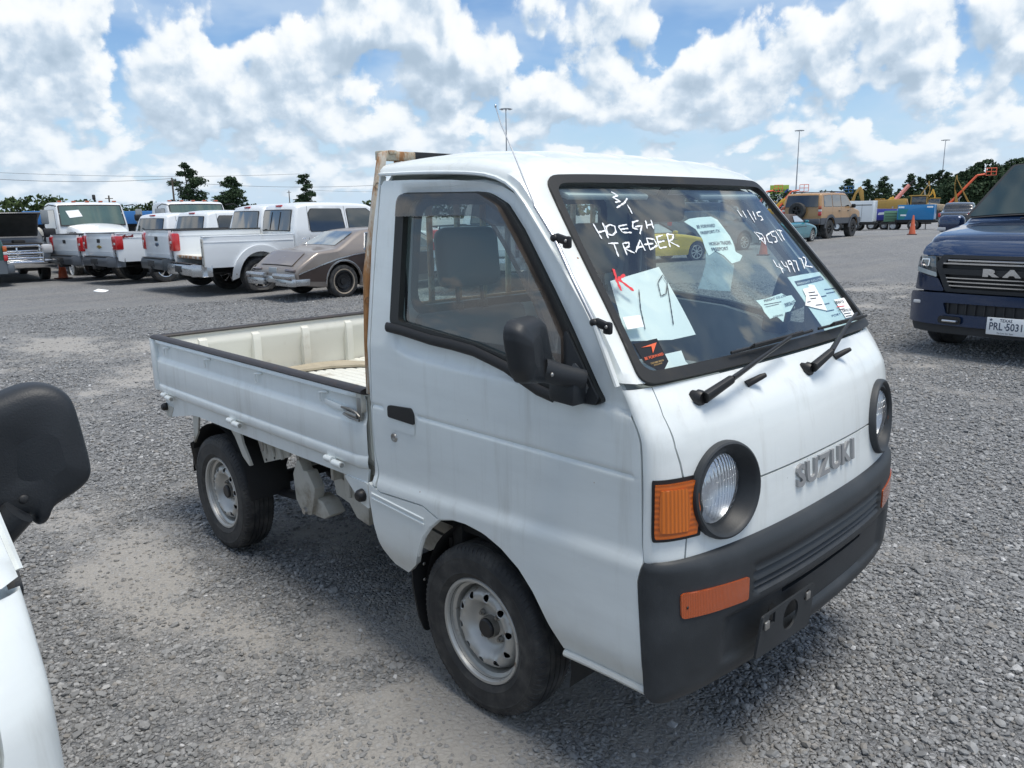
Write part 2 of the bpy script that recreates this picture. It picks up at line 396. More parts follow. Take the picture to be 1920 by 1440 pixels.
# ---------- cab top: u 0..1 roof rear->windscreen top, 1..2 windscreen
UC=[0,.3,.6,.8,.9,1.0,2.0]
CX=[-.475,-.28,-.06,.075,.14,.198,.612];CZ=[1.690,1.699,1.690,1.668,1.643,1.606,1.117]
UE=[0,.3,.6,.8,.9,1.0,1.25,1.5,1.75,2.0]
EX=[-.455,-.28,-.08,.03,.095,.150,.245,.350,.447,.527];EZ=[1.632,1.629,1.621,1.611,1.595,1.566,1.472,1.357,1.242,1.118]
EY=[.622,.622,.622,.624,.626,.629,.640,.654,.667,.682]
def top(u,v):
    u=np.asarray(u,float);v=np.asarray(v,float)
    n=2.9+2.4*sst(.75,1.15,u);a=np.clip(np.abs(v),0,1)
    h=np.clip(1-a**n,0,1)**(1/n)
    cx=np.where(u<1,spl(u,UC[:6],CX[:6]),CX[5]+(u-1)*(CX[6]-CX[5]));cz=np.where(u<1,spl(u,UC[:6],CZ[:6]),CZ[5]+(u-1)*(CZ[6]-CZ[5]))
    ex=spl(u,UE,EX);ez=spl(u,UE,EZ);ey=spl(u,UE,EY)
    bx=-.028*v*v*sst(.7,1.2,u)
    return np.stack([ex+(cx-ex)*h+bx*h,ey*v,ez+(cz-ez)*h],-1)

# ------------------------------------------------------------------ materials
def base_mat(name):
    m = bpy.data.materials.new(name); m.use_nodes = True; q = NG(m.node_tree); b = q.n['Principled BSDF']; return m, q, b
def mat(name, color, rough=.5, metal=0.0, coat=0.0, var=.0, vscale=6.0, bump=0.0, bscale=60.0, spec=.5, dirt=None, dscale=3.0, dlo=.55, dhi=.75, rvar=0.0, coat_rough=.05):
    m, q, b = base_mat(name)
    b.inputs['Base Color'].default_value = (*color, 1); b.inputs['Roughness'].default_value = rough; b.inputs['Metallic'].default_value = metal
    b.inputs['Coat Weight'].default_value = coat; b.inputs['Coat Roughness'].default_value = coat_rough; b.inputs['Specular IOR Level'].default_value = spec
    tcn = q.a('ShaderNodeTexCoord').outputs['Object']; c = None
    if var:
        n = q.a('ShaderNodeTexNoise', i_Vector=tcn, i_Scale=vscale, i_Detail=5.0)
        c = q.mix(n.outputs[0], tuple(x*(1-var) for x in color), tuple(min(1, x*(1+var)) for x in color))
    if dirt:
        n = q.a('ShaderNodeTexNoise', i_Vector=tcn, i_Scale=dscale, i_Detail=8.0, i_Roughness=.65)
        f = q.mr(n.outputs[0], dlo, dhi); c = q.mix(f, c if c is not None else color, dirt)
        b.inputs['Roughness'].default_value = rough; q.l.new(q.m('MULTIPLY_ADD', f, .3, rough, clamp=True), b.inputs['Roughness'])
    if rvar:
        n = q.a('ShaderNodeTexNoise', i_Vector=tcn, i_Scale=vscale*1.7, i_Detail=6.0)
        q.l.new(q.m('MULTIPLY_ADD', n.outputs[0], rvar, rough-rvar/2, clamp=True), b.inputs['Roughness'])
    if c is not None: q.l.new(c, b.inputs['Base Color'])
    if bump:
        n = q.a('ShaderNodeTexNoise', i_Vector=tcn, i_Scale=bscale, i_Detail=4.0)
        bp_ = q.a('ShaderNodeBump', i_Strength=bump, i_Distance=.002, i_Height=n.outputs[0]); q.l.new(bp_.outputs[0], b.inputs['Normal'])
    return m
def glass_mat(name, tint, refl=1.0, rough=.0, film=0.0, filmc=(.3, .34, .36)):
    m = bpy.data.materials.new(name); m.use_nodes = True; q = NG(m.node_tree); q.n.clear()
    t = q.a('ShaderNodeBsdfTransparent', i_Color=(*tint, 1)); gl = q.a('ShaderNodeBsdfGlossy', i_Color=(1, 1, 1, 1), i_Roughness=rough)
    ge = q.a('ShaderNodeNewGeometry'); co = q.m('ABSOLUTE', q.vm('DOT_PRODUCT', ge.outputs['Incoming'], ge.outputs['Normal'], out=1))
    f = q.m('MULTIPLY', q.m('MULTIPLY_ADD', q.m('POWER', q.m('SUBTRACT', 1.0, co, clamp=True), 5.0), .95, .05), refl*1.6, clamp=True)
    base = t.outputs[0]
    if film:   # dust film on the glass
        tcn = q.a('ShaderNodeTexCoord').outputs['Object']; n = q.a('ShaderNodeTexNoise', i_Vector=tcn, i_Scale=4.0, i_Detail=8.0, i_Roughness=.65)
        df = q.a('ShaderNodeBsdfDiffuse', i_Color=(*filmc, 1)); mx = q.a('ShaderNodeMixShader', i_0=q.mr(n.outputs[0], .3, .8, film*.4, film*1.6), i_1=t.outputs[0], i_2=df.outputs[0]); base = mx.outputs[0]
    mx = q.a('ShaderNodeMixShader', i_0=f, i_1=base, i_2=gl.outputs[0]); o = q.a('ShaderNodeOutputMaterial'); q.l.new(mx.outputs[0], o.inputs[0]); return m

def white_paint(name, color=(.79, .83, .82), rust=True, rough=.34):
    """sprayed truck white: faint orange peel, thin grey wash of dust, chips and a few rust specks"""
    m, q, b = base_mat(name); tcn = q.a('ShaderNodeTexCoord').outputs['Object']
    n1 = q.a('ShaderNodeTexNoise', i_Vector=q.vm('MULTIPLY', tcn, (1.2, 1.2, 5)), i_Scale=1.6, i_Detail=7.0, i_Roughness=.6)
    c = q.mix(q.mr(n1.outputs[0], .35, .8), color, tuple(x*.88 for x in color))
    n2 = q.a('ShaderNodeTexNoise', i_Vector=q.vm('MULTIPLY', tcn, (14, 14, 1.2)), i_Scale=1.0, i_Detail=6.0, i_Roughness=.65)   # rain streaks
    c = q.mix(q.m('MULTIPLY', q.mr(n2.outputs[0], .50, .80), .48), c, (.47, .47, .43))
    sz = q.a('ShaderNodeSeparateXYZ', i_0=tcn)
    n3 = q.a('ShaderNodeTexNoise', i_Vector=tcn, i_Scale=9.0, i_Detail=6.0)
    spl_ = q.m('MULTIPLY', q.mr(q.m('ADD', sz.outputs[2], q.m('MULTIPLY', n3.outputs[0], .22)), .40, .66, 1, 0), .55)     # road splash
    c = q.mix(spl_, c, (.46, .44, .38))
    if rust:
        v = q.a('ShaderNodeTexVoronoi', i_Vector=tcn, i_Scale=8.5); v.inputs['Randomness'].default_value = 1
        wn = q.a('ShaderNodeTexNoise', i_Vector=tcn, i_Scale=90.0, i_Detail=2.0)
        rad = q.m('ADD', v.outputs['Distance'], q.m('MULTIPLY', wn.outputs[0], .03))
        sel = q.a('ShaderNodeSeparateColor', i_0=v.outputs['Color'])
        spot = q.m('MULTIPLY', q.mr(rad, .030, .045, 1, 0), q.m('GREATER_THAN', sel.outputs[0], .80))
        c = q.mix(spot, c, (.30, .15, .06))
        v3 = q.a('ShaderNodeTexVoronoi', i_Vector=tcn, i_Scale=26.0); s3 = q.a('ShaderNodeSeparateColor', i_0=v3.outputs['Color'])
        chip = q.m('MULTIPLY', q.mr(q.m('ADD', v3.outputs['Distance'], q.m('MULTIPLY', wn.outputs[0], .05)), .055, .075, 1, 0), q.m('GREATER_THAN', s3.outputs[0], .93)); c = q.mix(q.m('MULTIPLY', chip, .8), c, (.12, .11, .10))
        v4 = q.a('ShaderNodeTexVoronoi', i_Vector=tcn, i_Scale=11.0); s4 = q.a('ShaderNodeSeparateColor', i_0=v4.outputs['Color'])
        drop = q.m('MULTIPLY', q.mr(q.m('ADD', v4.outputs['Distance'], q.m('MULTIPLY', n3.outputs[0], .16)), .14, .18, 1, 0), q.m('GREATER_THAN', s4.outputs[0], .80)); c = q.mix(q.m('MULTIPLY', drop, .35), c, (.86, .87, .86))
    q.l.new(c, b.inputs['Base Color']); b.inputs['Coat Weight'].default_value = .55; b.inputs['Coat Roughness'].default_value = .12
    q.l.new(q.m('MULTIPLY_ADD', n1.outputs[0], .25, rough-.06), b.inputs['Roughness'])
    nb = q.a('ShaderNodeTexNoise', i_Vector=tcn, i_Scale=260.0, i_Detail=2.0); nl = q.a('ShaderNodeTexNoise', i_Vector=tcn, i_Scale=3.2, i_Detail=2.0)
    bu = q.a('ShaderNodeBump', i_Strength=.05, i_Distance=.0012, i_Height=nb.outputs[0]); b2 = q.a('ShaderNodeBump', i_Strength=.12, i_Distance=.010, i_Height=nl.outputs[0]); q.l.new(bu.outputs[0], b2.inputs['Normal'])
    q.l.new(b2.outputs[0], b.inputs['Normal']); return m
def rusty(name, paint, rust=(.27, .12, .045), amount=.5):
    m, q, b = base_mat(name); tcn = q.a('ShaderNodeTexCoord').outputs['Object']
    n = q.a('ShaderNodeTexNoise', i_Vector=q.vm('MULTIPLY', tcn, (1, 1, .45)), i_Scale=9.0, i_Detail=9.0, i_Roughness=.7); n2 = q.a('ShaderNodeTexNoise', i_Vector=tcn, i_Scale=40.0, i_Detail=5.0)
    f = q.mr(n.outputs[0], .62-amount*.28, .68-amount*.2); r = q.mix(n2.outputs[0], tuple(x*.6 for x in rust), (.48, .24, .10))
    q.l.new(q.mix(f, paint, r), b.inputs['Base Color']); q.l.new(q.m('MULTIPLY_ADD', f, .35, .5), b.inputs['Roughness'])
    bu = q.a('ShaderNodeBump', i_Strength=.6, i_Distance=.002, i_Height=n2.outputs[0]); q.l.new(bu.outputs[0], b.inputs['Normal']); return m
def lens_mat(name, col, rough=.12, ribs=0.0, axis=(1, 0, 0), emit=0.0):
    m, q, b = base_mat(name); b.inputs['Base Color'].default_value = (*col, 1); b.inputs['Roughness'].default_value = rough
    b.inputs['Coat Weight'].default_value = 1; b.inputs['Coat Roughness'].default_value = .04; b.inputs['Subsurface Weight'].default_value = 0
    if ribs:
        tcn = q.a('ShaderNodeTexCoord').outputs['Object']; w = q.a('ShaderNodeTexWave', i_Vector=tcn, i_Scale=ribs); w.bands_direction = 'DIAGONAL' if axis == 'D' else axis
        c = q.mix(w.outputs[0], tuple(x*.78 for x in col), tuple(min(1, x*1.18) for x in col)); q.l.new(c, b.inputs['Base Color'])
        bu = q.a('ShaderNodeBump', i_Strength=.35, i_Distance=.0015, i_Height=w.outputs[0]); q.l.new(bu.outputs[0], b.inputs['Normal'])
    return m
M = {}
M['white'] = white_paint('truck_white_paint')
M['white2'] = white_paint('plain_white_paint', (.78, .80, .81), rust=False, rough=.3)
M['inner_white'] = mat('cargo_bed_white', (.70, .70, .64), .5, dirt=(.36, .30, .22), dscale=5.0, dlo=.52, dhi=.8, bump=.1)
M['chassis'] = mat('chassis_white', (.50, .49, .44), .6, dirt=(.20, .16, .11), dscale=7.0, dlo=.45, dhi=.75, bump=.3)
M['chassis_dark'] = mat('chassis_black', (.018, .018, .018), .7, var=.3, bump=.3)
M['plastic'] = mat('weathered_black_plastic', (.018, .021, .025), .52, var=.35, vscale=4.0, bump=.25, bscale=400, dirt=(.055, .058, .060), dscale=5.0, dlo=.52, dhi=.85)
M['bumper'] = mat('faded_bumper_plastic', (.022, .026, .030), .50, var=.3, vscale=3.0, bump=.22, bscale=420, dirt=(.070, .076, .082), dscale=3.0, dlo=.42, dhi=.9)
M['rubber'] = mat('black_rubber', (.016, .016, .017), .6, var=.3, bump=.1)
M['seal'] = mat('window_seal_rubber', (.013, .013, .012), .5, var=.3, bump=.15, dirt=(.035, .033, .028), dscale=8.0)
M['rail_cap'] = mat('worn_rail_cap_rubber', (.030, .026, .027), .5, var=.4, vscale=30, bump=.3, dirt=(.09, .06, .05), dscale=14.0)
M['tyre'] = mat('tyre_rubber', (.022, .023, .025), .66, var=.35, vscale=8, bump=.4, bscale=70, dirt=(.085, .082, .076), dscale=13.0, dlo=.40, dhi=.72)
M['rim'] = mat('steel_wheel_silver', (.50, .50, .48), .42, metal=.55, dirt=(.20, .13, .08), dscale=16.0, dlo=.58, dhi=.70, bump=.15)
M['hub'] = mat('black_hub_cap', (.012, .013, .015), .4)
M['nut'] = mat('dull_wheel_nut', (.30, .29, .27), .45, metal=.8)
M['chrome'] = mat('chrome', (.72, .72, .72), .12, metal=1.0)
M['dull_chrome'] = mat('dull_chrome', (.50, .51, .52), .28, metal=.9, var=.15, rvar=.2)
M['steel'] = mat('bare_steel', (.42, .41, .39), .4, metal=.9, var=.2)
M['black'] = mat('satin_black', (.012, .012, .013), .45)
M['interior'] = mat('grey_interior_plastic', (.40, .43, .43), .6, var=.15)
M['seat'] = mat('grey_vinyl_seat', (.09, .10, .11), .55, var=.2, bump=.1)
M['trim'] = mat('light_grey_trim', (.48, .51, .51), .5, var=.1)
M['glass'] = glass_mat('greenish_windscreen_glass', (.86, .955, .945), refl=.95, film=.06)
M['side_glass'] = glass_mat('greenish_side_glass', (.76, .87, .85), refl=1.1, film=.05)
M['clear'] = glass_mat('clear_lamp_glass', (.95, .97, .98), refl=1.0)
M['visor'] = glass_mat('smoked_visor_plastic', (.42, .38, .37), refl=1.0, film=.12, filmc=(.45, .38, .33))
M['dark_glass'] = mat('tinted_vehicle_glass', (.012, .015, .017), .04, spec=.9, coat=1.0, var=.2)
M['car_glass'] = glass_mat('vehicle_glass', (.45, .60, .58), refl=1.6, film=.05)
M['amber'] = lens_mat('amber_lens', (.52, .105, .004), ribs=24.0, axis='Z')
M['amber_dark'] = lens_mat('faded_amber_lens', (.42, .075, .012), ribs=70.0, axis='Y')
M['red_lens'] = lens_mat('red_lens', (.50, .012, .014), ribs=12.0, axis='Z')
M['white_lens'] = lens_mat('white_lens', (.6, .6, .6))
M['reflector'] = mat('lamp_reflector', (.88, .90, .92), .28, metal=1.0, bump=.2, bscale=60)
M['emblem'] = mat('grey_emblem', (.30, .305, .31), .42, metal=.2, coat=.4)
M['emblem_side'] = mat('dark_emblem_edge', (.06, .065, .07), .5)
M['rust_frame'] = rusty('rusty_cream_paint', (.46, .42, .32), amount=.75)
M['rust_post'] = rusty('flaking_white_paint', (.55, .50, .42), (.36, .17, .06), amount=.9)
M['paper'] = mat('white_paper', (.88, .90, .90), .7, bump=.3, bscale=8)
M['ink'] = mat('black_ink', (.02, .02, .025), .6)
M['chalk'] = mat('white_marker_paint', (.86, .88, .90), .7, var=.1, vscale=60)
M['red_marker'] = mat('red_marker', (.72, .05, .06), .6)
M['orange_print'] = mat('orange_print', (.85, .14, .05), .5)
M['gold_print'] = mat('gold_print', (.50, .33, .12), .5)
M['sticker_black'] = mat('black_sticker', (.010, .009, .009), .35)
M['wood'] = mat('weathered_wood', (.40, .35, .26), .75, var=.3, vscale=12, bump=.4)
M['cone'] = mat('faded_orange_cone', (.58, .125, .055), .6, var=.2, dirt=(.22, .09, .05), dscale=5.0)
M['wet_paper'] = mat('soaked_label_paper', (.80, .92, .90), .6, var=.08, vscale=40, bump=.4, bscale=60)
M['blue_ink'] = mat('dark_blue_ink', (.03, .05, .09), .6)
M['film'] = glass_mat('clear_label_film', (.72, .80, .80), refl=.6, film=.45, filmc=(.55, .68, .70))
# ------------------------------------------------------------------ the gravel lot
def vnoise(x, y, seed=0):
    """smooth value noise in numpy"""
    xi = np.floor(x).astype(np.int64); yi = np.floor(y).astype(np.int64); fx = x-xi; fy = y-yi
    def h(a, b):
        n = (a*374761393+b*668265263+seed*1442695041) & 0x7fffffff; n = (n ^ (n >> 13))*1274126177 & 0x7fffffff; return ((n ^ (n >> 16)) & 0xffff)/65535.
    fx = fx*fx*(3-2*fx); fy = fy*fy*(3-2*fy)
    return (h(xi, yi)*(1-fx)+h(xi+1, yi)*fx)*(1-fy)+(h(xi, yi+1)*(1-fx)+h(xi+1, yi+1)*fx)*fy
def fbm(x, y, o=5, seed=0, g=.55):
    s = 0; a = 1; t = 0
    for i in range(o): s = s+a*vnoise(x*2**i+13.7*i, y*2**i-7.1*i, seed+i); t += a; a *= g
    return s/t
def ground_rise(x, y):
    d = np.hypot(x+.5, y); w = np.clip((d-5)/8, 0, 1); w = w*w*(3-2*w)
    return w*.34*np.tanh((.0161*x+.0101*y)/.34)-.62*np.clip((d-44)/26, 0, 1)*np.clip((y-15)/20, 0, 1)
def ground_z(x, y):
    x = np.asarray(x, float); y = np.asarray(y, float)
    return ground_rise(x, y)+(fbm(x*.8, y*.8, 3, 5)-.5)*.03*np.clip(1-np.hypot(x, y)/60, 0, 1)
def dust_amount(x, y):
    """where fine sand lies over the stones: packed wheel tracks and patches"""
    x = np.asarray(x, float); y = np.asarray(y, float)
    n = fbm(x*.30+3, y*.75+1, 6, 21, .6); f = fbm(x*2.2, y*2.6, 5, 33, .65)
    wob = .5*(fbm(x*.35, y*.2, 3, 44)-.5)*2
    def band(y0, w, x0, x1, s=.0): return np.exp(-((y-y0-s*x-wob)/w)**2)*np.clip((x-x0)/1.0+.5, 0, 1)*np.clip((x1-x)/1.0+.5, 0, 1)
    t = .95*band(-1.15, .62, -9, .3)+.70*band(.7, .8, -14, -2.4)+.55*band(-.35, .38, -2.5, .9)+.35*band(1.3, .5, .2, 3, .1)
    t = t+.34*np.exp(-((x+.7+.04*(y-3)-wob)/.5)**2)*np.clip((y-3.2)/2, 0, 1)+.30*np.exp(-((x+3.2+.2*(y-8)-wob)/.9)**2)*np.clip((y-6)/3, 0, 1)
    v = t*.85+(n-.5)*1.5+(f-.5)*1.7-.10
    far = np.clip((np.hypot(x, y)-7)/14, 0, 1)
    return np.clip(v-.18*far, 0, 1)
def axis_lines(a, b, step, far):
    L = list(np.arange(a, b+1e-6, step)); s = step; p = b
    while p < far: s *= 1.22; p += s; L.append(p)
    s = step; p = a
    while p > -far: s *= 1.22; p -= s; L.insert(0, p)
    return np.array(L)
GX = axis_lines(-8.5, 3.2, .055, 900); GY = axis_lines(-3.0, 8.5, .055, 900)
XX, YY = np.meshgrid(GX, GY, indexing='ij'); ZZ = ground_z(XX, YY); DD = dust_amount(XX, YY)
nx, ny = XX.shape
I = np.arange(nx*ny).reshape(nx, ny)
Fq = np.stack([I[:-1, :-1], I[1:, :-1], I[1:, 1:], I[:-1, 1:]], -1).reshape(-1, 4)
me = bpy.data.meshes.new('gravel_ground'); me.vertices.add(nx*ny); me.vertices.foreach_set('co', np.stack([XX, YY, ZZ], -1).ravel())
me.loops.add(Fq.size); me.loops.foreach_set('vertex_index', Fq.ravel().astype(np.int32)); me.polygons.add(len(Fq)); me.polygons.foreach_set('loop_start', np.arange(0, Fq.size, 4, dtype=np.int32)); me.polygons.foreach_set('use_smooth', np.ones(len(Fq), bool))
me.update(calc_edges=True); me.validate()
at = me.attributes.new('dust', 'FLOAT', 'POINT'); at.data.foreach_set('value', DD.ravel().astype(np.float32))
def ground_material():
    m, q, b = base_mat('grey_gravel_with_sand'); P = q.a('ShaderNodeTexCoord').outputs['Object']
    d = q.a('ShaderNodeAttribute', attribute_name='dust').outputs['Fac']
    wn = q.a('ShaderNodeTexNoise', i_Vector=P, i_Scale=30.0, i_Detail=2.0); PW = q.vm('ADD', P, q.vm('MULTIPLY', wn.outputs[1], (.012, .012, 0)))
    v = q.a('ShaderNodeTexVoronoi', i_Vector=PW, i_Scale=52.0); ed = q.a('ShaderNodeTexVoronoi', feature='DISTANCE_TO_EDGE', i_Vector=PW, i_Scale=52.0)
    v2 = q.a('ShaderNodeTexVoronoi', i_Vector=P, i_Scale=19.0)
    cs = q.a('ShaderNodeSeparateColor', i_0=v.outputs['Color'])
    st = q.mix(cs.outputs[0], (.15, .16, .172), (.48, .485, .49)); st = q.mix(q.m('MULTIPLY', cs.outputs[1], .30), st, (.20, .185, .165))
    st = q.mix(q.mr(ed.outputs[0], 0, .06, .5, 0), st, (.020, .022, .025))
    big = q.a('ShaderNodeTexNoise', i_Vector=q.vm('MULTIPLY', P, (.22, .5, 1)), i_Scale=1.0, i_Detail=8.0, i_Roughness=.6)
    st = q.mix(q.mr(big.outputs[0], .32, .66), st, q.mix(.45, st, (.33, .335, .34)))
    tr_ = q.a('ShaderNodeTexNoise', i_Vector=q.vm('MULTIPLY', P, (.9, .10, 1)), i_Scale=1.0, i_Detail=6.0, i_Roughness=.6); st = q.mix(q.mr(tr_.outputs[0], .45, .68, 0, .45), st, (.40, .385, .36))
    fine = q.a('ShaderNodeTexNoise', i_Vector=P, i_Scale=70.0, i_Detail=6.0, i_Roughness=.75)
    mid = q.a('ShaderNodeTexNoise', i_Vector=P, i_Scale=5.0, i_Detail=8.0, i_Roughness=.65)
    sand = q.mix(fine.outputs[0], (.25, .238, .220), (.50, .482, .452)); sand = q.mix(q.mr(mid.outputs[0], .3, .75), sand, (.34, .325, .303))
    grit = q.m('GREATER_THAN', q.a('ShaderNodeSeparateColor', i_0=v.outputs['Color']).outputs[2], .80)
    sand = q.mix(q.m('MULTIPLY', grit, q.mr(v.outputs['Distance'], .28, .36, .8, 0)), sand, st)
    gr2 = q.a('ShaderNodeTexNoise', i_Vector=P, i_Scale=16.0, i_Detail=5.0, i_Roughness=.7); f = q.mr(q.m('ADD', d, q.m('ADD', q.m('MULTIPLY_ADD', mid.outputs[0], .6, -.3), q.m('MULTIPLY_ADD', gr2.outputs[0], .9, -.45))), .15, .75)
    q.l.new(q.mix(f, st, sand), b.inputs['Base Color']); b.inputs['Roughness'].default_value = .85; b.inputs['Specular IOR Level'].default_value = .3
    hgt = q.m('MULTIPLY', q.mr(ed.outputs[0], 0, .35), q.mr(d, .2, .7, 1, .25)); hgt = q.m('ADD', hgt, q.m('MULTIPLY', fine.outputs[0], .5)); hgt = q.m('ADD', hgt, q.m('MULTIPLY', cs.outputs[2], .6))
    hgt = q.m('ADD', hgt, q.m('MULTIPLY', mid.outputs[0], 1.6)); bu = q.a('ShaderNodeBump', i_Strength=1.0, i_Distance=.014, i_Height=hgt); q.l.new(bu.outputs[0], b.inputs['Normal']); return m
ground = bpy.data.objects.new('gravel_ground', me); setup(ground, 'gravel_ground', ground_material(), None, None, None, None, 'structure')

# loose stones close to the trucks: pebbles of twelve shapes, set on points by geometry nodes
def stone_material():
    m, q, b = base_mat('crushed_stone'); t = q.a('ShaderNodeAttribute', attribute_name='tint', attribute_type='INSTANCER').outputs['Fac']
    w = q.a('ShaderNodeAttribute', attribute_name='warm', attribute_type='INSTANCER').outputs['Fac']
    n = q.a('ShaderNodeTexNoise', i_Vector=q.a('ShaderNodeTexCoord').outputs['Object'], i_Scale=3.0, i_Detail=5.0)
    r = q.a('ShaderNodeValToRGB', i_0=t); cr = r.color_ramp; cr.elements[0].color = (.115, .122, .128, 1); cr.elements[1].position = 1; cr.elements[1].color = (.54, .545, .55, 1)
    e = cr.elements.new(.45); e.color = (.215, .224, .232, 1); e = cr.elements.new(.85); e.color = (.36, .366, .368, 1)
    c = q.mix(q.m('MULTIPLY', w, .6), r.outputs[0], (.27, .235, .19)); c = q.mix(q.m('MULTIPLY', n.outputs[0], .35), c, (.24, .225, .205))
    q.l.new(c, b.inputs['Base Color']); b.inputs['Roughness'].default_value = .75; b.inputs['Specular IOR Level'].default_value = .35; return m
pcol = bpy.data.collections.new('stone_shapes'); SM = stone_material(); rs = np.random.RandomState(3)
for k in range(12):
    bm = bmesh.new(); bmesh.ops.create_icosphere(bm, subdivisions=1 if k < 9 else 2, radius=.5)
    pl = [(rs.normal(size=3), rs.uniform(.30, .46)) for _ in range(7)]
    for v in bm.verts:
        c = np.array(v.co); c = c*(1+rs.uniform(-.12, .12))
        for nrm, dd in pl:
            nn = nrm/np.linalg.norm(nrm); e = c@nn-dd
            if e > 0: c = c-nn*e
        c = c*np.array([1.0, .78, .55]); v.co = c
    me = bpy.data.meshes.new('stone'); bm.to_mesh(me); bm.free(); me.materials.append(SM); so = bpy.data.objects.new('stone', me); pcol.objects.link(so)
def scatter_points():
    out = []
    # (dist from camera, density per m2, mean size)
    rings = [(0.6, 3.4, 5600, .0168), (3.4, 5.8, 3600, .0178), (5.8, 9.0, 1500, .021), (9.0, 12.0, 800, .023), (12.0, 17.0, 300, .027)]
    a0, a1 = math.radians(135.6-40), math.radians(135.6+40)
    for r0, r1, den, size in rings:
        A = (a1-a0)/2*(r1*r1-r0*r0); n = int(A*den)
        r = np.sqrt(rs.uniform(r0*r0, r1*r1, n)); a = rs.uniform(a0, a1, n); x = CAM_POS[0]+r*np.cos(a); y = CAM_POS[1]+r*np.sin(a)
        d = dust_amount(x, y); f = fbm(x*9, y*9, 3, 77); keep = rs.uniform(0, 1, n) < np.clip(1.06-1.0*np.clip(d*1.05+(f-.5)*1.3, 0, 1), .16, 1)
        under = (x > -2.2) & (x < .7) & (np.abs(y) < .5); keep &= ~(under & (rs.uniform(0, 1, n) < .5))
        x, y, d = x[keep], y[keep], d[keep]; s = size*np.exp(rs.normal(0, .36, len(x)))*(1-.12*np.clip(d, 0, 1)); s = np.clip(s, .007, .05)
        z = ground_z(x, y)+s*(.14-.30*np.clip(d, 0, 1)*rs.uniform(.5, 1, len(x)))
        out.append(np.stack([x, y, z, s, d], 1))
    return np.concatenate(out)
SP = scatter_points(); NS = len(SP)
me = bpy.data.meshes.new('loose_stones'); me.vertices.add(NS); me.vertices.foreach_set('co', SP[:, :3].astype(np.float32).ravel())
def fattr(n, v, t='FLOAT'): a_ = me.attributes.new(n, t, 'POINT'); a_.data.foreach_set('vector' if t == 'FLOAT_VECTOR' else 'value', v)
fattr('size', SP[:, 3].astype(np.float32)); fattr('tint', np.clip(rs.beta(2.0, 2.6, NS)+(rs.uniform(0, 1, NS) < .012)*.6, 0, 1).astype(np.float32)); fattr('warm', np.clip((rs.uniform(0, 1, NS) < .10)*.6+SP[:, 4]*.35, 0, 1).astype(np.float32))
fattr('turn', np.stack([rs.normal(0, .28, NS), rs.normal(0, .28, NS), rs.uniform(0, 6.28, NS)], 1).astype(np.float32).ravel(), 'FLOAT_VECTOR'); fattr('pick', rs.randint(0, 12, NS).astype(np.int32), 'INT')
stones = bpy.data.objects.new('loose_stones', me); setup(stones, 'loose_stones', None, None, None, None, None, 'stuff')
stones['label'] = 'loose grey crushed stones lying over the sandy ground around the small truck'; stones['category'] = 'gravel'
nt = bpy.data.node_groups.new('set_stones', 'GeometryNodeTree'); nt.interface.new_socket('Geometry', in_out='INPUT', socket_type='NodeSocketGeometry'); nt.interface.new_socket('Geometry', in_out='OUTPUT', socket_type='NodeSocketGeometry')
q = NG(nt); gi = q.a('NodeGroupInput'); go = q.a('NodeGroupOutput'); ci = q.a('GeometryNodeCollectionInfo'); ci.inputs['Collection'].default_value = pcol; ci.inputs['Separate Children'].default_value = True; ci.inputs['Reset Children'].default_value = True
def na(n, t='FLOAT'): return q.a('GeometryNodeInputNamedAttribute', data_type=t, i_Name=n).outputs[0]
ip = q.a('GeometryNodeInstanceOnPoints'); q.l.new(gi.outputs[0], ip.inputs['Points']); q.l.new(ci.outputs[0], ip.inputs['Instance']); ip.inputs['Pick Instance'].default_value = True
q.l.new(na('pick', 'INT'), ip.inputs['Instance Index']); q.l.new(na('turn', 'FLOAT_VECTOR'), ip.inputs['Rotation']); q.l.new(na('size'), ip.inputs['Scale']); q.l.new(ip.outputs[0], go.inputs[0])
md = stones.modifiers.new('stones', 'NODES'); md.node_group = nt
print('stones', NS)
# ------------------------------------------------------------------ the small white truck
truck = empty('kei_truck', (0, 0, 0), 0, 'small white flatbed kei truck parked in front with round headlights and black bumper', 'truck')
W0 = M['white']
DOOR = [(-.458,.620),(-.440,.612),(-.215,.624),(-.138,.601),(-.077,.615),(-.014,.619),(.064,.612),(.137,.588),(.206,.549),(.260,.499),(.305,.441),(.337,.397),(.359,.366),
        (.630,.372),(.616,.527),(.606,.649),(.6165,.695),(.607,.740),(.605,.860),(.601,.944),(.597,.986),(.587,1.014),(.571,1.042),(.554,1.074),(.535,1.103),(.519,1.122),
        (.498,1.162),(.436,1.242),(.362,1.332),(.289,1.412),(.211,1.489),(.171,1.530),(.131,1.559),(.083,1.579),(.014,1.592),(-.111,1.602),(-.296,1.609),(-.436,1.611),
        (-.450,1.595),(-.458,1.45),(-.464,1.3),(-.467,1.112),(-.474,.95),(-.478,.826),(-.477,.734),(-.463,.681)]
def curve_through(P, k=4):
    P = [np.array(p, float) for p in P]; Q = [P[0]*2-P[1]]+P+[P[-1]*2-P[-2]]; out = []
    for i in range(1, len(Q)-2):
        for j in range(k):
            t = j/k; out.append(tuple(.5*(2*Q[i]+(Q[i+1]-Q[i-1])*t+(2*Q[i-1]-5*Q[i]+4*Q[i+1]-Q[i+2])*t*t+(3*Q[i]-Q[i-1]-3*Q[i+1]+Q[i+2])*t**3)))
    out.append(tuple(P[-1])); return out
ARCH = [(-.138,.601),(-.077,.615),(-.014,.619),(.064,.611),(.137,.588),(.206,.549),(.260,.499),(.305,.441),(.337,.397),(.359,.366)]
DOOR = DOOR[:3]+curve_through(ARCH)+DOOR[13:]
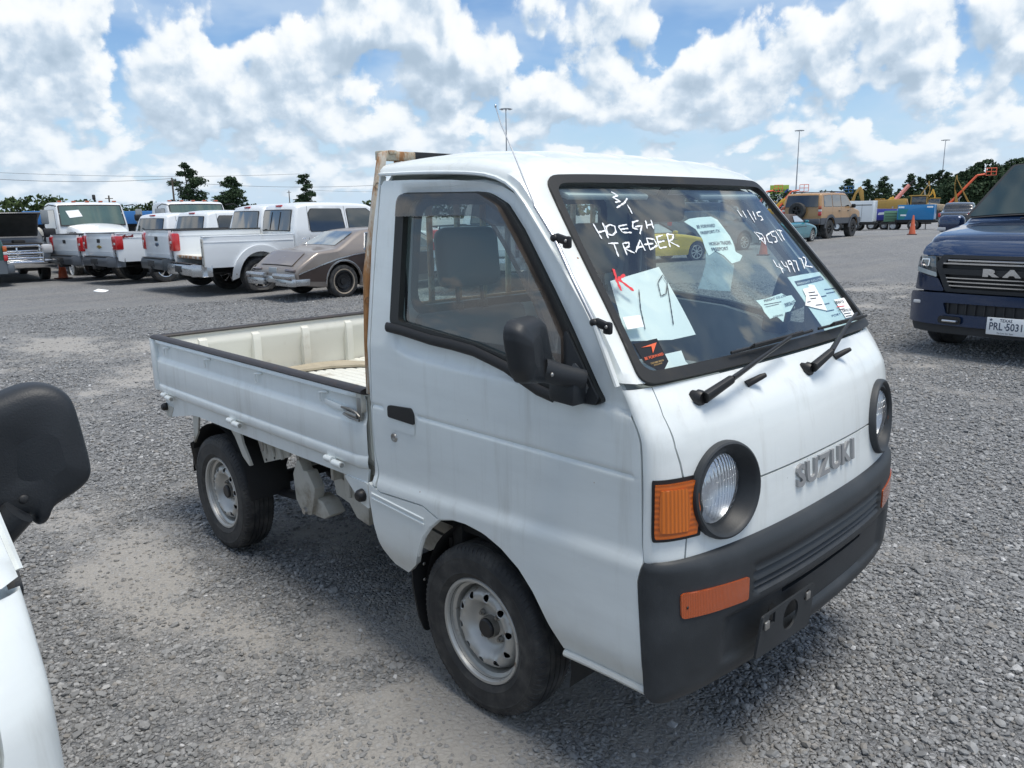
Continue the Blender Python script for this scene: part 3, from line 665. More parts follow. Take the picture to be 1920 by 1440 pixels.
SEAL_O = rc([(-.366,1.178),(-.362,1.573),(.035,1.566),(.115,1.532),(.182,1.465),(.302,1.318),(.371,1.229),(.490,1.066),(.470,1.056),(.333,1.052),(.259,1.074),(.163,1.112),(.060,1.132),(-.158,1.150)],[.02,.055,.15,.05,.05,.05,.03,.03,.02,.05,.06,.08,.05,.02])
GLASS_O = rc([(-.322,1.190),(-.322,1.553),(.020,1.546),(.092,1.510),(.150,1.448),(.268,1.318),(.338,1.225),(.338,1.095),(.270,1.098),(.163,1.136),(.100,1.146),(.019,1.160)],[.015,.05,.12,.05,.05,.05,.02,.02,.05,.06,.05,.02])
EXTRA = [(x, z) for x in np.arange(-.47, .60, .012) for z in (.884,.890,.8955,.8985,.902,.9055,.9085,.914,.920)]
EXTRA += [(p[0]+dx, p[1]+dz) for p in resample(INS[1:], .012, closed=False) for dx, dz in ((0,-.006),(0,0),(0,.006),(0,.013))]
def side_S(sg, detail=True, off=0.0, narrow=0.0): return lambda x, z: np.stack([x, sg*(side_y(x, z, detail)+off)+0*x, z], -1)
COR = [(-1.5707,.697),(-1.085,.697),(-1.055,.757),(-1.058,.817),(-1.076,.895),(-1.096,.934),(-1.128,.973),(-1.133,1.000),(-1.143,1.045),(-1.118,1.090),(-1.112,1.1045),(-1.5707,1.103)]
def yphi(y, z, n=2.25): return np.sign(y)*np.arcsin(np.clip(np.abs(y)/front_w(z), 0, 1)**(n/2))
def front_y(y, z): return front(yphi(np.asarray(y, float), z), z)
def front_detail(P, z, y):
    # soft brow crease below the windscreen and a slight hollow above it
    P = P.copy(); k = .004*sst(1.075, 1.045, z)*sst(.98, 1.01, z)*(np.abs(y) < .6); P[..., 0] += k; return P
def fy(y, z): return front_detail(front_y(y, z), z, y)
LAMP = (.475, .845)
root = truck
cab = panel('cab_roof_and_pillars', lambda u, v: top(u, v), [(0,-1),(2,-1),(2,1),(0,1)] , W0, root,
    holes=[rc([(1.022,-.862),(1.022,.862),(1.35,.900),(1.7,.925),(1.995,.945),(1.995,-.945),(1.7,-.925),(1.35,-.900)],[.07,.07,.1,.1,.05,.05,.1,.1])], step=.02, scale=(.60,.62), rim=.012, out=(.3,0,1), edge=.003)
# long pressed beads on the roof
for yb in (-.42,-.25,-.085,.085,.25,.42):
    P = top(np.linspace(.04,.80,30), np.full(30, yb/.62)); b = MB()
    w = .012; V = []; 
    for i, p in enumerate(P):
        k = min(1, i/3, (29-i)/3); V += [(p[0],p[1]-w,p[2]-.002),(p[0],p[1]-w*.45,p[2]+.0035*k),(p[0],p[1]+w*.45,p[2]+.0035*k),(p[0],p[1]+w,p[2]-.002)]
    F = [(4*i+k,4*i+k+1,4*i+k+5,4*i+k+4) for i in range(29) for k in range(3)]
    mk('roof_bead', V, F, W0, cab, sharp=80)
gl = panel('windscreen_glass', lambda u, v: top(u, v), rc([(1.03,-.855),(1.03,.855),(1.35,.89),(1.7,.915),(1.99,.935),(1.99,-.935),(1.7,-.915),(1.35,-.89)],[.07,.07,.1,.1,.05,.05,.1,.1]), M['glass'], root, step=.03, scale=(.6,.62), rim=0, out=(1,0,.5), off=-.006, edge=0)
panel('windscreen_seal', lambda u, v: top(u, v), rc([(1.000,-.885),(1.000,.885),(1.35,.915),(1.7,.937),(2.012,.955),(2.012,-.955),(1.7,-.937),(1.35,-.915)],[.08,.08,.1,.1,.06,.06,.1,.1]), M['seal'], root,
    holes=[rc([(1.048,-.850),(1.048,.850),(1.35,.886),(1.7,.908),(1.962,.922),(1.962,-.922),(1.7,-.908),(1.35,-.886)],[.07,.07,.1,.1,.06,.06,.1,.1])], step=.018, scale=(.6,.62), rim=.016, out=(1,0,.5), off=.007, edge=.005)
# rear wall of the cab with its window
def back_S(y, z): z = np.asarray(z, float); return np.stack([np.interp(z,[.62,1.15,1.45,1.62,1.70],[-.505,-.503,-.480,-.462,-.455])+.03*(np.abs(y)/.62)**6, y, z+0*y], -1)
BW = [(-.50,1.19),(.50,1.19),(.48,1.555),(-.48,1.555)]
panel('cab_rear_wall', back_S, [(-.672,.62),(.672,.62),(.672,1.12),(.617,1.60),(.55,1.672),(0,1.692),(-.55,1.672),(-.617,1.60),(-.672,1.12)], W0, root, holes=[rc(BW,.07)], step=.04, rim=.01, out=(-1,0,0))
inl = panel('cab_rear_lining', back_S, [(-.665,.64),(.665,.64),(.665,1.12),(.61,1.60),(0,1.67),(-.61,1.60),(-.665,1.12)], M['trim'], root, holes=[rc(BW,.07)], step=.05, rim=0, out=(1,0,0), off=.012)
panel('rear_window_glass', back_S, rc([(p[0]*1.01,p[1]) for p in BW],.07), M['side_glass'], root, step=.08, rim=0, out=(-1,0,0), off=-.004, edge=0)
panel('rear_window_seal', back_S, rc([(-.515,1.175),(.515,1.175),(.495,1.572),(-.495,1.572)],.08), M['seal'], root, holes=[rc([(-.485,1.205),(.485,1.205),(.465,1.54),(-.465,1.54)],.06)], step=.04, rim=.02, out=(-1,0,0), off=.006)
panel('rear_window_inner_seal', back_S, rc([(-.515,1.175),(.515,1.175),(.495,1.572),(-.495,1.572)],.08), M['seal'], root, holes=[rc([(-.485,1.205),(.485,1.205),(.465,1.54),(-.465,1.54)],.06)], step=.04, rim=.005, out=(1,0,0), off=.016)
for sg in (-1, 1):
    S = side_S(sg); S0 = side_S(sg, False); o = (0, sg, 0)
    door = panel('door', S, DOOR, W0, root, holes=[[(p[0], p[1]) for p in SEAL_O]], step=.0125, extra=EXTRA, rim=.014, out=o, edge=.0025)
    panel('door_lining', side_S(sg, False, -.045), [(p[0]*.97,p[1]) for p in rc([(-.45,.64),(-.45,1.165),(-.35,1.165),(.02,1.14),(.16,1.11),(.26,1.06),(.47,1.05),(.56,.95),(.56,.64)],.02)], M['interior'], door, step=.06, rim=.02, out=(0,-sg,0), edge=0)
    panel('door_window_seal', S0, SEAL_O, M['seal'], door, holes=[GLASS_O], step=.015, rim=.02, out=o, off=.004, edge=.004)
    dg_ = panel('door_window_glass', S0, rc([(p[0],p[1]) for p in [(-.33,1.16),(-.33,1.56),(.03,1.552),(.16,1.45),(.345,1.22),(.345,1.06),(.26,1.08),(.10,1.13)]],.03), M['side_glass'], door, step=.04, rim=0, out=o, off=-.012, edge=0)
    # belt moulding, triangular mirror base panel, wind deflector
    belt = MB(); pts = [(-.374,1.167),(-.30,1.163),(-.158,1.149),(-.06,1.145),(.03,1.138),(.10,1.124),(.163,1.110),(.22,1.088),(.28,1.066),(.335,1.056)]
    belt.tube([(x, sg*(float(side_y(x,z,False))+.007), z) for x, z in pts], .0155, 10, flat=.55, up=(0,0,1)); belt.build('belt_moulding', M['rubber'], door)
    quad = panel('mirror_base_panel', S0, rc([(.366,1.228),(.484,1.074),(.470,1.058),(.333,1.053),(.333,1.12)],[.006,.018,.01,.01,.02]), M['plastic'], door, step=.02, rim=.012, out=o, off=.012, edge=.003)
    panel('corner_vent_cover', S0, rc([(.402,1.165),(.452,1.088),(.442,1.078),(.392,1.078)],[.012,.012,.01,.01]), mat('grey_cover_plastic',(.10,.11,.12),.5) if sg < 0 else bpy.data.materials['grey_cover_plastic'], quad, step=.02, rim=.006, out=o, off=.016, edge=.002)
    vz = [(-.340,1.500),(-.338,1.566),(.022,1.560),(.098,1.528),(.165,1.455),(.290,1.303),(.362,1.205),(.372,1.130),(.335,1.165),(.262,1.280),(.140,1.420),(.085,1.475),(.030,1.497),(-.03,1.502)]
    panel('wind_deflector', S0, rc(vz,[.005,.05,.09,.05,.05,.05,.02,.02,.02,.05,.05,.04,.03,.02]), M['visor'], door, step=.02, rim=.02, out=o, off=.022, edge=.003)
    # handle: recess dish, black flap; keyhole
    hd = panel('door_handle', S0, rc([(-.385,.916),(-.262,.925),(-.250,.905),(-.250,.874),(-.385,.877)],[.015,.015,.015,.006,.008]), M['black'], door, step=.01, rim=.014, out=o, off=.006, edge=.003)
    panel('handle_dish', S0, rc([(-.384,.888),(-.250,.890),(-.250,.838),(-.375,.838)],[.008,.008,.016,.02]), W0, hd, step=.01, rim=.0, out=o, off=.0022, edge=.003)
    yy = float(side_y(-.363,.812,False)); lk = MB().lathe([(0,.004),(.006,.004),(.008,.005),(.013,.005),(.016,0),(.017,-.004)], (-.363, sg*yy, .812), 1, 20)
    if sg < 0: lk.V = [(v[0], 2*sg*yy-v[1], v[2]) for v in lk.V]
    lk.build('key_lock', M['steel'], door)
    # lower cab side behind the wheel, with pressed ribs
    low = panel('lower_cab_side', S0, [(-.508,.628),(-.503,.56),(-.489,.485),(-.468,.435),(-.447,.403),(-.42,.378),(-.394,.364),(-.324,.357),(-.268,.405),(-.254,.441),(-.240,.480),(-.222,.516),(-.182,.563),(-.141,.595),(-.215,.619),(-.438,.607),(-.462,.612)], W0, root, step=.015, rim=.02, out=o, edge=.003)
    for z0 in (.594,.577):
        b = MB(); b.tube([(x, sg*(float(side_y(x, z0-.055*(x+.49), False))+.0005), z0-.055*(x+.49)) for x in np.linspace(-.49,-.21,12)], .0042, 6, up=(0,0,1)); b.build('pressed_rib', W0, low)
    post = panel('cab_corner_post', lambda x, z, sg=sg: np.stack([x, sg*(side_y(x, z)-.10*np.clip((-.478-x)/.03,0,1)**2.2*.22), z], -1), [(-.468,.622),(-.4695,.681),(-.4835,.734),(-.4845,.826),(-.4800,.95),(-.4730,1.112),(-.4700,1.3),(-.4640,1.45),(-.4560,1.60),(-.452,1.626),(-.460,1.630),(-.478,1.50),(-.494,1.35),(-.505,1.18),(-.508,1.0),(-.511,.82),(-.510,.634)], W0, root, step=.008, rim=.02, out=o, edge=.002)
    sill = MB(); sill.tube([(x, sg*(float(side_y(x,z,False))+.002), z-.006) for x, z in [(.366,.362),(.45,.366),(.54,.3685),(.632,.369)]], .010, 8); sill.build('sill_strip', W0, root)
    gut = MB(); P = top(np.concatenate([np.linspace(.0,1,16), np.linspace(1.1,2.0,9)]), np.full(25, float(sg))); gut.tube([(p[0], p[1]+sg*.003, p[2]-.001) for p in P], .0055, 6, up=(0,0,1)); gut.build('roof_gutter', W0, root)
    # front corner panel, indicator
    cor = panel('front_corner_panel', lambda p, z, sg=sg: front(p, z)*np.array([1, -sg, 1.]), COR, W0, root, step=.014, scale=(.30,1), rim=.014, out=(1, sg, 0), edge=.0025)
    IND = rc([(-1.405,.762),(-.985,.762),(-.95,.82),(-.97,.892),(-1.395,.892)],[.02,.01,.02,.01,.016])
    panel('indicator_surround', lambda p, z, sg=sg: front(p, z)*np.array([1,-sg,1.]), rc([(-1.445,.752),(-.94,.752),(-.91,.82),(-.93,.902),(-1.432,.902)],[.03,.01,.02,.01,.02]), M['black'], root, step=.012, scale=(.30,1), rim=.006, out=(1,sg,0), off=.003, edge=.003)
    panel('corner_indicator', lambda p, z, sg=sg: front(p, z)*np.array([1,-sg,1.]), IND, M['amber'], root, step=.012, scale=(.30,1), rim=.012, out=(1,sg,0), off=.011, edge=.004)
    panel('indicator_bulb_glow', lambda p, z, sg=sg: front(p, z)*np.array([1,-sg,1.]), rc([(-1.35,.778),(-1.06,.774),(-1.04,.82),(-1.06,.878),(-1.34,.880)],.025), lens_mat('bright_amber_lens',(.58,.135,.006),ribs=34.0,axis='Y') if sg < 0 else bpy.data.materials['bright_amber_lens'], root, step=.01, scale=(.30,1), rim=.004, out=(1,sg,0), off=.0135, edge=.003)
    # headlight: bezel ring following the panel, funnel to a lamp that faces forward
    c0 = front_y(np.array([-LAMP[0]*1.0]), np.array([LAMP[1]]))[0]*np.array([1,-sg,1]); e1 = front_y(np.array([-LAMP[0]-.1,-LAMP[0]+.1]), np.array([LAMP[1]]*2))*np.array([1,-sg,1]); e2 = front_y(np.array([-LAMP[0]]*2), np.array([LAMP[1]-.1,LAMP[1]+.1]))*np.array([1,-sg,1])
    a1 = e1[1]-e1[0]; a1 /= np.linalg.norm(a1); a2 = e2[1]-e2[0]; a2 -= a1*(a1@a2); a2 /= np.linalg.norm(a2); nn = np.cross(a1, a2); nn *= np.sign(nn[0])
    th = np.linspace(0, 2*math.pi, 49)[:-1]; V = []; n = 48
    def ringpts(r, off): return [c0+nn*off+a1*math.cos(t)*r+a2*math.sin(t)*r for t in th]
    lc = np.array([c0[0]-.006, c0[1]+sg*.002, c0[2]-.001])
    def lens_ring(r, x): return [np.array([lc[0]+x, lc[1]+math.cos(t)*r*(1 if a1[1] > 0 else -1), lc[2]+math.sin(t)*r]) for t in th]
    R = [ringpts(.121,-.012), ringpts(.1215,.006), ringpts(.119,.014), ringpts(.114,.0165), ringpts(.109,.013), ringpts(.105,.006), lens_ring(.096,.000), lens_ring(.0905,-.010), lens_ring(.089,-.020)]
    for r in R: V += r
    F = [(k*n+i, k*n+(i+1) % n, (k+1)*n+(i+1) % n, (k+1)*n+i) for k in range(len(R)-1) for i in range(n)]
    bez = mk('headlight_bezel', V, F, M['bumper'], root)
    V = [lc+np.array([-.055,0,0])]; F = []; m = 0
    for k, (r, x) in enumerate([(.035,-.052),(.062,-.044),(.080,-.030),(.088,-.014)]): V += lens_ring(r, x)
    F = [(0, 1+i, 1+(i+1) % n) for i in range(n)]+[(1+k*n+i, 1+(k+1)*n+i, 1+(k+1)*n+(i+1) % n, 1+k*n+(i+1) % n) for k in range(3) for i in range(n)]
    refl = mk('headlight_reflector', V, F, M['reflector'], root)
    V = [lc+np.array([.012,0,0])]
    for r, x in [(.02,.0115),(.045,.009),(.067,.0035),(.082,-.004),(.089,-.011)]: V += lens_ring(r, x)
    F = [(0, 1+i, 1+(i+1) % n) for i in range(n)]+[(1+k*n+i, 1+(k+1)*n+i, 1+(k+1)*n+(i+1) % n, 1+k*n+(i+1) % n) for k in range(4) for i in range(n)]
    if 'headlight_glass' not in bpy.data.materials:
        m_, q_, b_ = base_mat('headlight_glass'); P_ = q_.a('ShaderNodeTexCoord').outputs['Object']
        wv = q_.a('ShaderNodeTexWave', i_Vector=P_, i_Scale=26.0); wv.bands_direction = 'Y'; br = q_.a('ShaderNodeTexBrick', i_Vector=q_.a('ShaderNodeMapping', i_Vector=P_, i_Rotation=(0, math.pi/2, math.pi/2)).outputs[0], i_Scale=14.0)
        hh = q_.m('ADD', wv.outputs[0], q_.m('MULTIPLY', br.outputs['Fac'], -1.2)); bu = q_.a('ShaderNodeBump', i_Strength=.7, i_Distance=.004, i_Height=hh)
        tr = q_.a('ShaderNodeBsdfTransparent', i_Color=(.93,.95,.96,1)); gg = q_.a('ShaderNodeBsdfGlossy', i_Roughness=.07, i_Normal=bu.outputs[0]); gg.inputs[0].default_value = (.95,.97,1,1)
        mx = q_.a('ShaderNodeMixShader', i_0=.42, i_1=tr.outputs[0], i_2=gg.outputs[0]); q_.n.remove(b_); q_.l.new(mx.outputs[0], q_.n['Material Output'].inputs[0])
    mk('headlight_glass', V, F, bpy.data.materials['headlight_glass'], root)
    # door mirror on its arm
    my = sg; mo = [(.749,1.128),(.757,1.18),(.789,1.262),(.821,1.279),(.905,1.277),(.925,1.262),(.926,1.237),(.906,1.163),(.880,1.131),(.79,1.114)]
    mo = rc(mo,[.012,.05,.03,.03,.02,.02,.03,.05,.025,.02],10); cy = sum(p[0] for p in mo)/len(mo); cz = sum(p[1] for p in mo)/len(mo)
    V = []; F = []; nmo = len(mo); lay = [(.388,.90),(.380,.97),(.381,.995),(.386,1.0),(.392,1.0),(.400,.992),(.408,.975),(.416,.945),(.422,.90),(.427,.83),(.430,.7),(.432,.45)]
    for x, s_ in lay: V += [(x+(p[0]-cy)*.25, sg*(cy+(p[0]-cy)*s_), cz+(p[1]-cz)*s_) for p in mo]
    F = [(k*nmo+i, k*nmo+(i+1) % nmo, (k+1)*nmo+(i+1) % nmo, (k+1)*nmo+i) for k in range(len(lay)-1) for i in range(nmo)]
    F += [tuple(range(nmo)), tuple(range((len(lay)-1)*nmo, len(lay)*nmo))[::-1]]
    mir = mk('door_mirror', V, F, M['plastic'], root, sharp=60)
    if sg > 0: mir.location = (-.16, -.08, 0)
    mk('mirror_glass', [(.3815+(p[0]-cy)*.25, sg*(cy+(p[0]-cy)*.92), cz+(p[1]-cz)*.92) for p in mo], [tuple(range(nmo))], M['chrome'], mir)
    arm = MB(); arm.tube([(.400,sg*.80,1.150),(.415,sg*.765,1.137),(.432,sg*.735,1.128),(.445,sg*.705,1.118)],[.030,.027,.024,.024],12,flat=.8)
    arm.box((.405,sg*.712,1.088),(.085,.062,.062),bev=.012,rot=(0,.05,0)); arm.build('mirror_arm', M['plastic'], mir)
    MB().ell((.432,sg*.80,1.143),(.006,.010,.010),8).build('mirror_screw', M['steel'], mir)
    # front inner wheel housing
    wh = MB(); A = np.linspace(math.radians(-12), math.radians(192), 22); V = []
    for t in A: V += [(.05+.315*math.cos(t), sg*.655, .30+.315*math.sin(t)), (.05+.315*math.cos(t), sg*.36, .30+.315*math.sin(t))]
    wh.raw(V, [(2*i,2*i+1,2*i+3,2*i+2) for i in range(len(A)-1)]); c_ = len(wh.V)
    wh.raw([(.05+.315*math.cos(t), sg*.36, .30+.315*math.sin(t)) for t in A], [tuple(range(len(A)))])
    wh.build('wheel_housing', M['chassis_dark'], root)
    if sg < 0: MB().box((-.155,-.50,.52),(.05,.22,.12),bev=.01).box((-.10,-.46,.44),(.04,.2,.2),bev=.01).tube([(-.19,-.6,.50),(-.21,-.58,.42),(-.2,-.5,.36)],.012).build('housing_brackets', M['chassis_dark'], root)
    lip = MB(); lip.tube([(x, sg*(float(side_y(x,z,False))-.008), z) for x, z in [(-.254,.441),(-.222,.516),(-.182,.563),(-.138,.600),(-.077,.617),(-.014,.621),(.064,.614),(.137,.590),(.206,.551),(.260,.501),(.305,.443),(.337,.399),(.359,.368)]], .007, 6); lip.build('wheel_arch_lip', W0, root)
    flap = panel('mud_flap', lambda y, z, sg=sg: np.stack([-.295-.02*np.sin((z-.2)*9)+0*y, sg*y, z], -1), rc([(.520,.405),(.665,.405),(.672,.33),(.665,.20),(.650,.145),(.54,.150),(.515,.20)],[.01,.02,.02,.03,.02,.03,.02]), M['rubber'], root, step=.03, rim=.006, out=(1,0,0))
    for zz in (.385,.33): MB().ell((-.290,sg*.64,zz),(.006,.012,.012),8).build('flap_bolt', M['steel'], flap)

# nose panels
hg = [(.612,.700),(.604,.757),(.605,.817),(.609,.895),(.615,.934),(.625,.973),(.626,1.000),(.630,1.045),(.622,1.090),(.619,1.1045)]
def at_gap(z): return float(np.interp(z,[p[1] for p in hg],[p[0] for p in hg]))-.004
ARC = [(LAMP[0]-.108*math.cos(t), LAMP[1]+.108*math.sin(t)) for t in np.linspace(0, math.pi, 14)]
up_half = ARC+[(at_gap(.850),.8475)]+[(at_gap(z), z) for z in (.895,.934,.973,1.0,1.045,1.09,1.1045)]
up_half[0] = (ARC[0][0], .8475)
UPPER = [(-p[0], p[1]) for p in up_half][::-1]+up_half
UPPER = [p for p in UPPER]
lo_half = [(at_gap(.697),.697)]+[(at_gap(z), z) for z in (.757,.817)]+[(at_gap(.842),.8425)]+[(LAMP[0]+.108*math.cos(t), LAMP[1]-.108*math.sin(t)) for t in np.linspace(.03, math.pi-.03, 14)]
LOWER = lo_half+[(-p[0], p[1]) for p in lo_half[::-1]]
nose = panel('nose_panel', fy, UPPER, W0, root, step=.016, rim=.012, out=(1,0,.2), edge=.0025)
lown = panel('lower_nose_panel', fy, LOWER, W0, root, step=.016, rim=.012, out=(1,0,.2), edge=.0025)
def word(name, txt, S, y0, y1, z0, z1, depth, m, parent, off=0.0, bold=.03, mside=None, squash=None, each=None):
    """letters laid on a surface S(y,z), one mesh per letter, between y0..y1 and z0..z1"""
    geos = []; x = 0.0
    for chx in txt:
        if chx == ' ': x += .45; continue
        V, F = text_geo(chx, 1.0, .5, bold, align='LEFT')
        if not len(V): continue
        V = V-np.array([V[:,0].min(),0,0]); w = V[:,0].max(); geos.append((chx, V+np.array([x,0,0]), F)); x += w+.09
    tot = x-.09; lo = min(g_[1][:,1].min() for g_ in geos); hi = max(g_[1][:,1].max() for g_ in geos)
    for chx, V, F in geos:
        a = y0+(y1-y0)*V[:,0]/tot; b = z0+(z1-z0)*(V[:,1]-lo)/(hi-lo); P = np.asarray(S(a, b), float)
        e = 1e-3; n = np.cross(np.asarray(S(a+e, b))-P, np.asarray(S(a, b+e))-P); n /= np.linalg.norm(n, axis=1)[:,None]
        if (n[:,0].mean() < 0): n = -n
        P = P+n*(off+(V[:,2:3]+.5)*depth); mk(name, P, F, m, parent, sharp=30)
word('emblem_letter', 'SUZUKI', lambda y, z: front_y(y, z), -.162, .205, .772, .836, .008, M['emblem'], lown, bold=.035)
# bumper
def bump(phi, z, n=2.3):
    o = np.interp(z,[.330,.337,.345,.37,.42,.50,.58,.655,.680,.695,.702,.705],[-.03,-.012,-.002,.012,.021,.027,.030,.030,.024,.014,.004,-.006])
    z = np.asarray(z, float); y = .690*np.sign(np.sin(phi))*np.abs(np.sin(phi))**(2/n); c = np.abs(np.cos(phi))**(2/n)
    x0 = np.interp(z,[.33,.37,.527,.60,.649,.695],[.636,.634,.620,.612,.610,.622]); x = x0+(.742-x0)*c
    yy = np.abs(y); k = sst(.41,.385,yy)
    d = -.017*k*sst(.555,.565,z)*sst(.640,.630,z)+.016*k*(np.cos((z-.568)/.026*2*math.pi)*.5+.5)*sst(.560,.57,z)*sst(.638,.63,z)
    d = d-.016*sst(.52,.47,yy)*sst(.395,.41,z)*sst(.532,.518,z)
    nx_ = np.cos(phi); ny_ = np.sin(phi)
    oo = o*sst(-.1,.4,np.cos(phi))+.35*o*(1-sst(-.1,.4,np.cos(phi)))
    return np.stack([x+(oo+d)*np.maximum(nx_,.0)**.5+0*z, y+np.sign(y)*.008*np.abs(ny_)**6*sst(.33,.36,z)*sst(.705,.69,z), z+0*phi], -1)
def bumpy(y, z): return bump(np.sign(y)*np.arcsin(np.clip(np.abs(y)/.690,0,1)**(2.3/2)), z)
bot = lambda p: .338
bmp = panel('front_bumper', bump, [(-1.5707,.365),(-1.45,.345),(-1.2,.334),(1.2,.334),(1.45,.345),(1.5707,.365),(1.5707,.700),(1.4,.705),(-1.4,.705),(-1.5707,.700)], M['bumper'], root, holes=[rc([(-.30,.503),(-.30,.524),(.34,.524),(.36,.503)],.006)], step=.009, scale=(.42,1), rim=.025, out=(1,0,0), edge=.003)
panel('bumper_backing', lambda p, z: bump(p, z)-np.array([.045,0,0]), [(-1.3,.36),(1.3,.36),(1.3,.69),(-1.3,.69)], M['black'], bmp, step=.04, scale=(.42,1), rim=0, out=(1,0,0), edge=0)
for sg in (-1, 1):
    bi = panel('bumper_indicator', lambda y, z, sg=sg: bumpy(y*sg, z), rc([(.425,.553),(.635,.563),(.637,.628),(.425,.615)],[.008,.012,.012,.008]), M['amber_dark'], bmp, step=.02, rim=.010, out=(1,0,0), off=.004, edge=.004)
    P = bumpy(np.array([.622*sg]), np.array([.59]))[0]; MB().ell((P[0]+.004,P[1],P[2]),(.005,.008,.008),8).build('lens_screw', M['black'], bi)
br = MB(); PB = rc([(-.405,.508),(-.115,.500),(-.128,.375),(-.430,.398)],[.01,.012,.015,.01]); 
V, F = panel_geo(lambda y, z: np.stack([.782+.03*(z-.45)+0*y, y, z], -1), PB, [circle((-.250,.455),.042,20), [(-.372,.470),(-.340,.470),(-.340,.500),(-.372,.500)], [(-.175,.468),(-.150,.468),(-.150,.492),(-.175,.492)]], step=.03, rim=.006, out=(1,0,0), edge=.002)
br.raw(V, F)
pb = br.build('plate_bracket', M['bumper'], root)
for y_, z_ in ((-.388,.480),(-.160,.478)): MB().box((.786,y_,z_),(.006,.022,.022),bev=.002).build('bracket_clip', M['steel'], pb)
MB().lathe([(0,.0),(.03,0),(.034,-.01),(.03,-.02)],(.745,-.27,.465),0,20).build('horn', M['chassis_dark'], root)

# wipers and washer nozzles
def wiper(pv, arm_pts, blade_pts):
    w = MB(); p = Vector(pv); w.lathe([(0,.012),(.016,.012),(.019,.006),(.020,-.004),(.016,-.006),(.016,-.02)], p, 0, 16)
    w.tube(arm_pts[:2], [.019,.015], 10, flat=.75, up=(1,0,1)); w.tube(arm_pts[1:], [.015]+[.010]*(len(arm_pts)-2), 8, flat=.5, up=(1,0,1)); a = w.build('wiper_arm', M['black'], root)
    b = MB(); b.tube(blade_pts, .0045, 6, flat=.7, up=(0,0,1)); off = [(q[0]+.011,q[1],q[2]+.008) for q in blade_pts]; nb_ = len(off); b.tube(off[nb_//5:-(nb_//5)], .0055, 6, flat=.8, up=(0,0,1))
    b.tube([blade_pts[nb_//5], off[nb_//5]], .004, 5); b.tube([blade_pts[-nb_//5], off[-nb_//5]], .004, 5); b.build('wiper_blade', M['rubber'], a)
def onglass(u, v, o): 
    P = top(np.array([u]), np.array([v]))[0]; return (P[0]+o*.8, P[1], P[2]+o*.6)
wiper((.640,-.508,1.070), [(.655,-.508,1.072),(.672,-.420,1.104),(.656,-.200,1.142),(.640,-.060,1.160)], [onglass(1.962-.001*k, -.46+.068*k, .022) for k in range(11)])
wiper((.666,.010,1.066), [(.680,.010,1.072),(.692,.090,1.106),(.652,.290,1.160),(.626,.410,1.178)], [onglass(1.950+.001*k, .28+.062*k, .022) for k in range(11)])
for y_ in (-.299,.214):
    P = front_y(np.array([y_]), np.array([1.069]))[0]; MB().tube([P, P+np.array([.022,.035*1,.018]), P+np.array([.028,.046,.022])], [.010,.008,.006], 10).build('washer_nozzle', M['rubber'], root)
# aerial along the pillar
an = MB(); an.tube([(.531,-.697,1.129),(.461,-.686,1.254),(.382,-.674,1.355),(.315,-.663,1.447),(.244,-.658,1.526)], .0048, 8); an.tube([(.244,-.658,1.526),(.209,-.657,1.585),(.163,-.655,1.666),(.126,-.655,1.727),(.106,-.655,1.774)], [.0022,.0020,.0018,.0016,.0015], 6); an.ell((.106,-.655,1.775),(.006,.006,.010),8)
ant = an.build('radio_aerial', M['dull_chrome'], root)
MB().tube([(.540,-.697,1.112),(.505,-.692,1.175),(.461,-.686,1.254)], .0070, 8).build('aerial_tube', W0, ant)
for (x,y,z) in ((.315,-.663,1.447),(.461,-.686,1.254)):
    mt = MB().ell((x,y,z),(.026,.020,.020),10).box((x+.022,y+.003,z-.003),(.045,.014,.022),bev=.006,rot=(0,.25,0)).box((x+.038,y+.004,z-.010),(.024,.014,.030),bev=.006).build('aerial_mount', M['black'], ant)
    MB().ell((x+.040,y-.005,z-.006),(.008,.006,.008),8).build('mount_screw', M['steel'], mt)

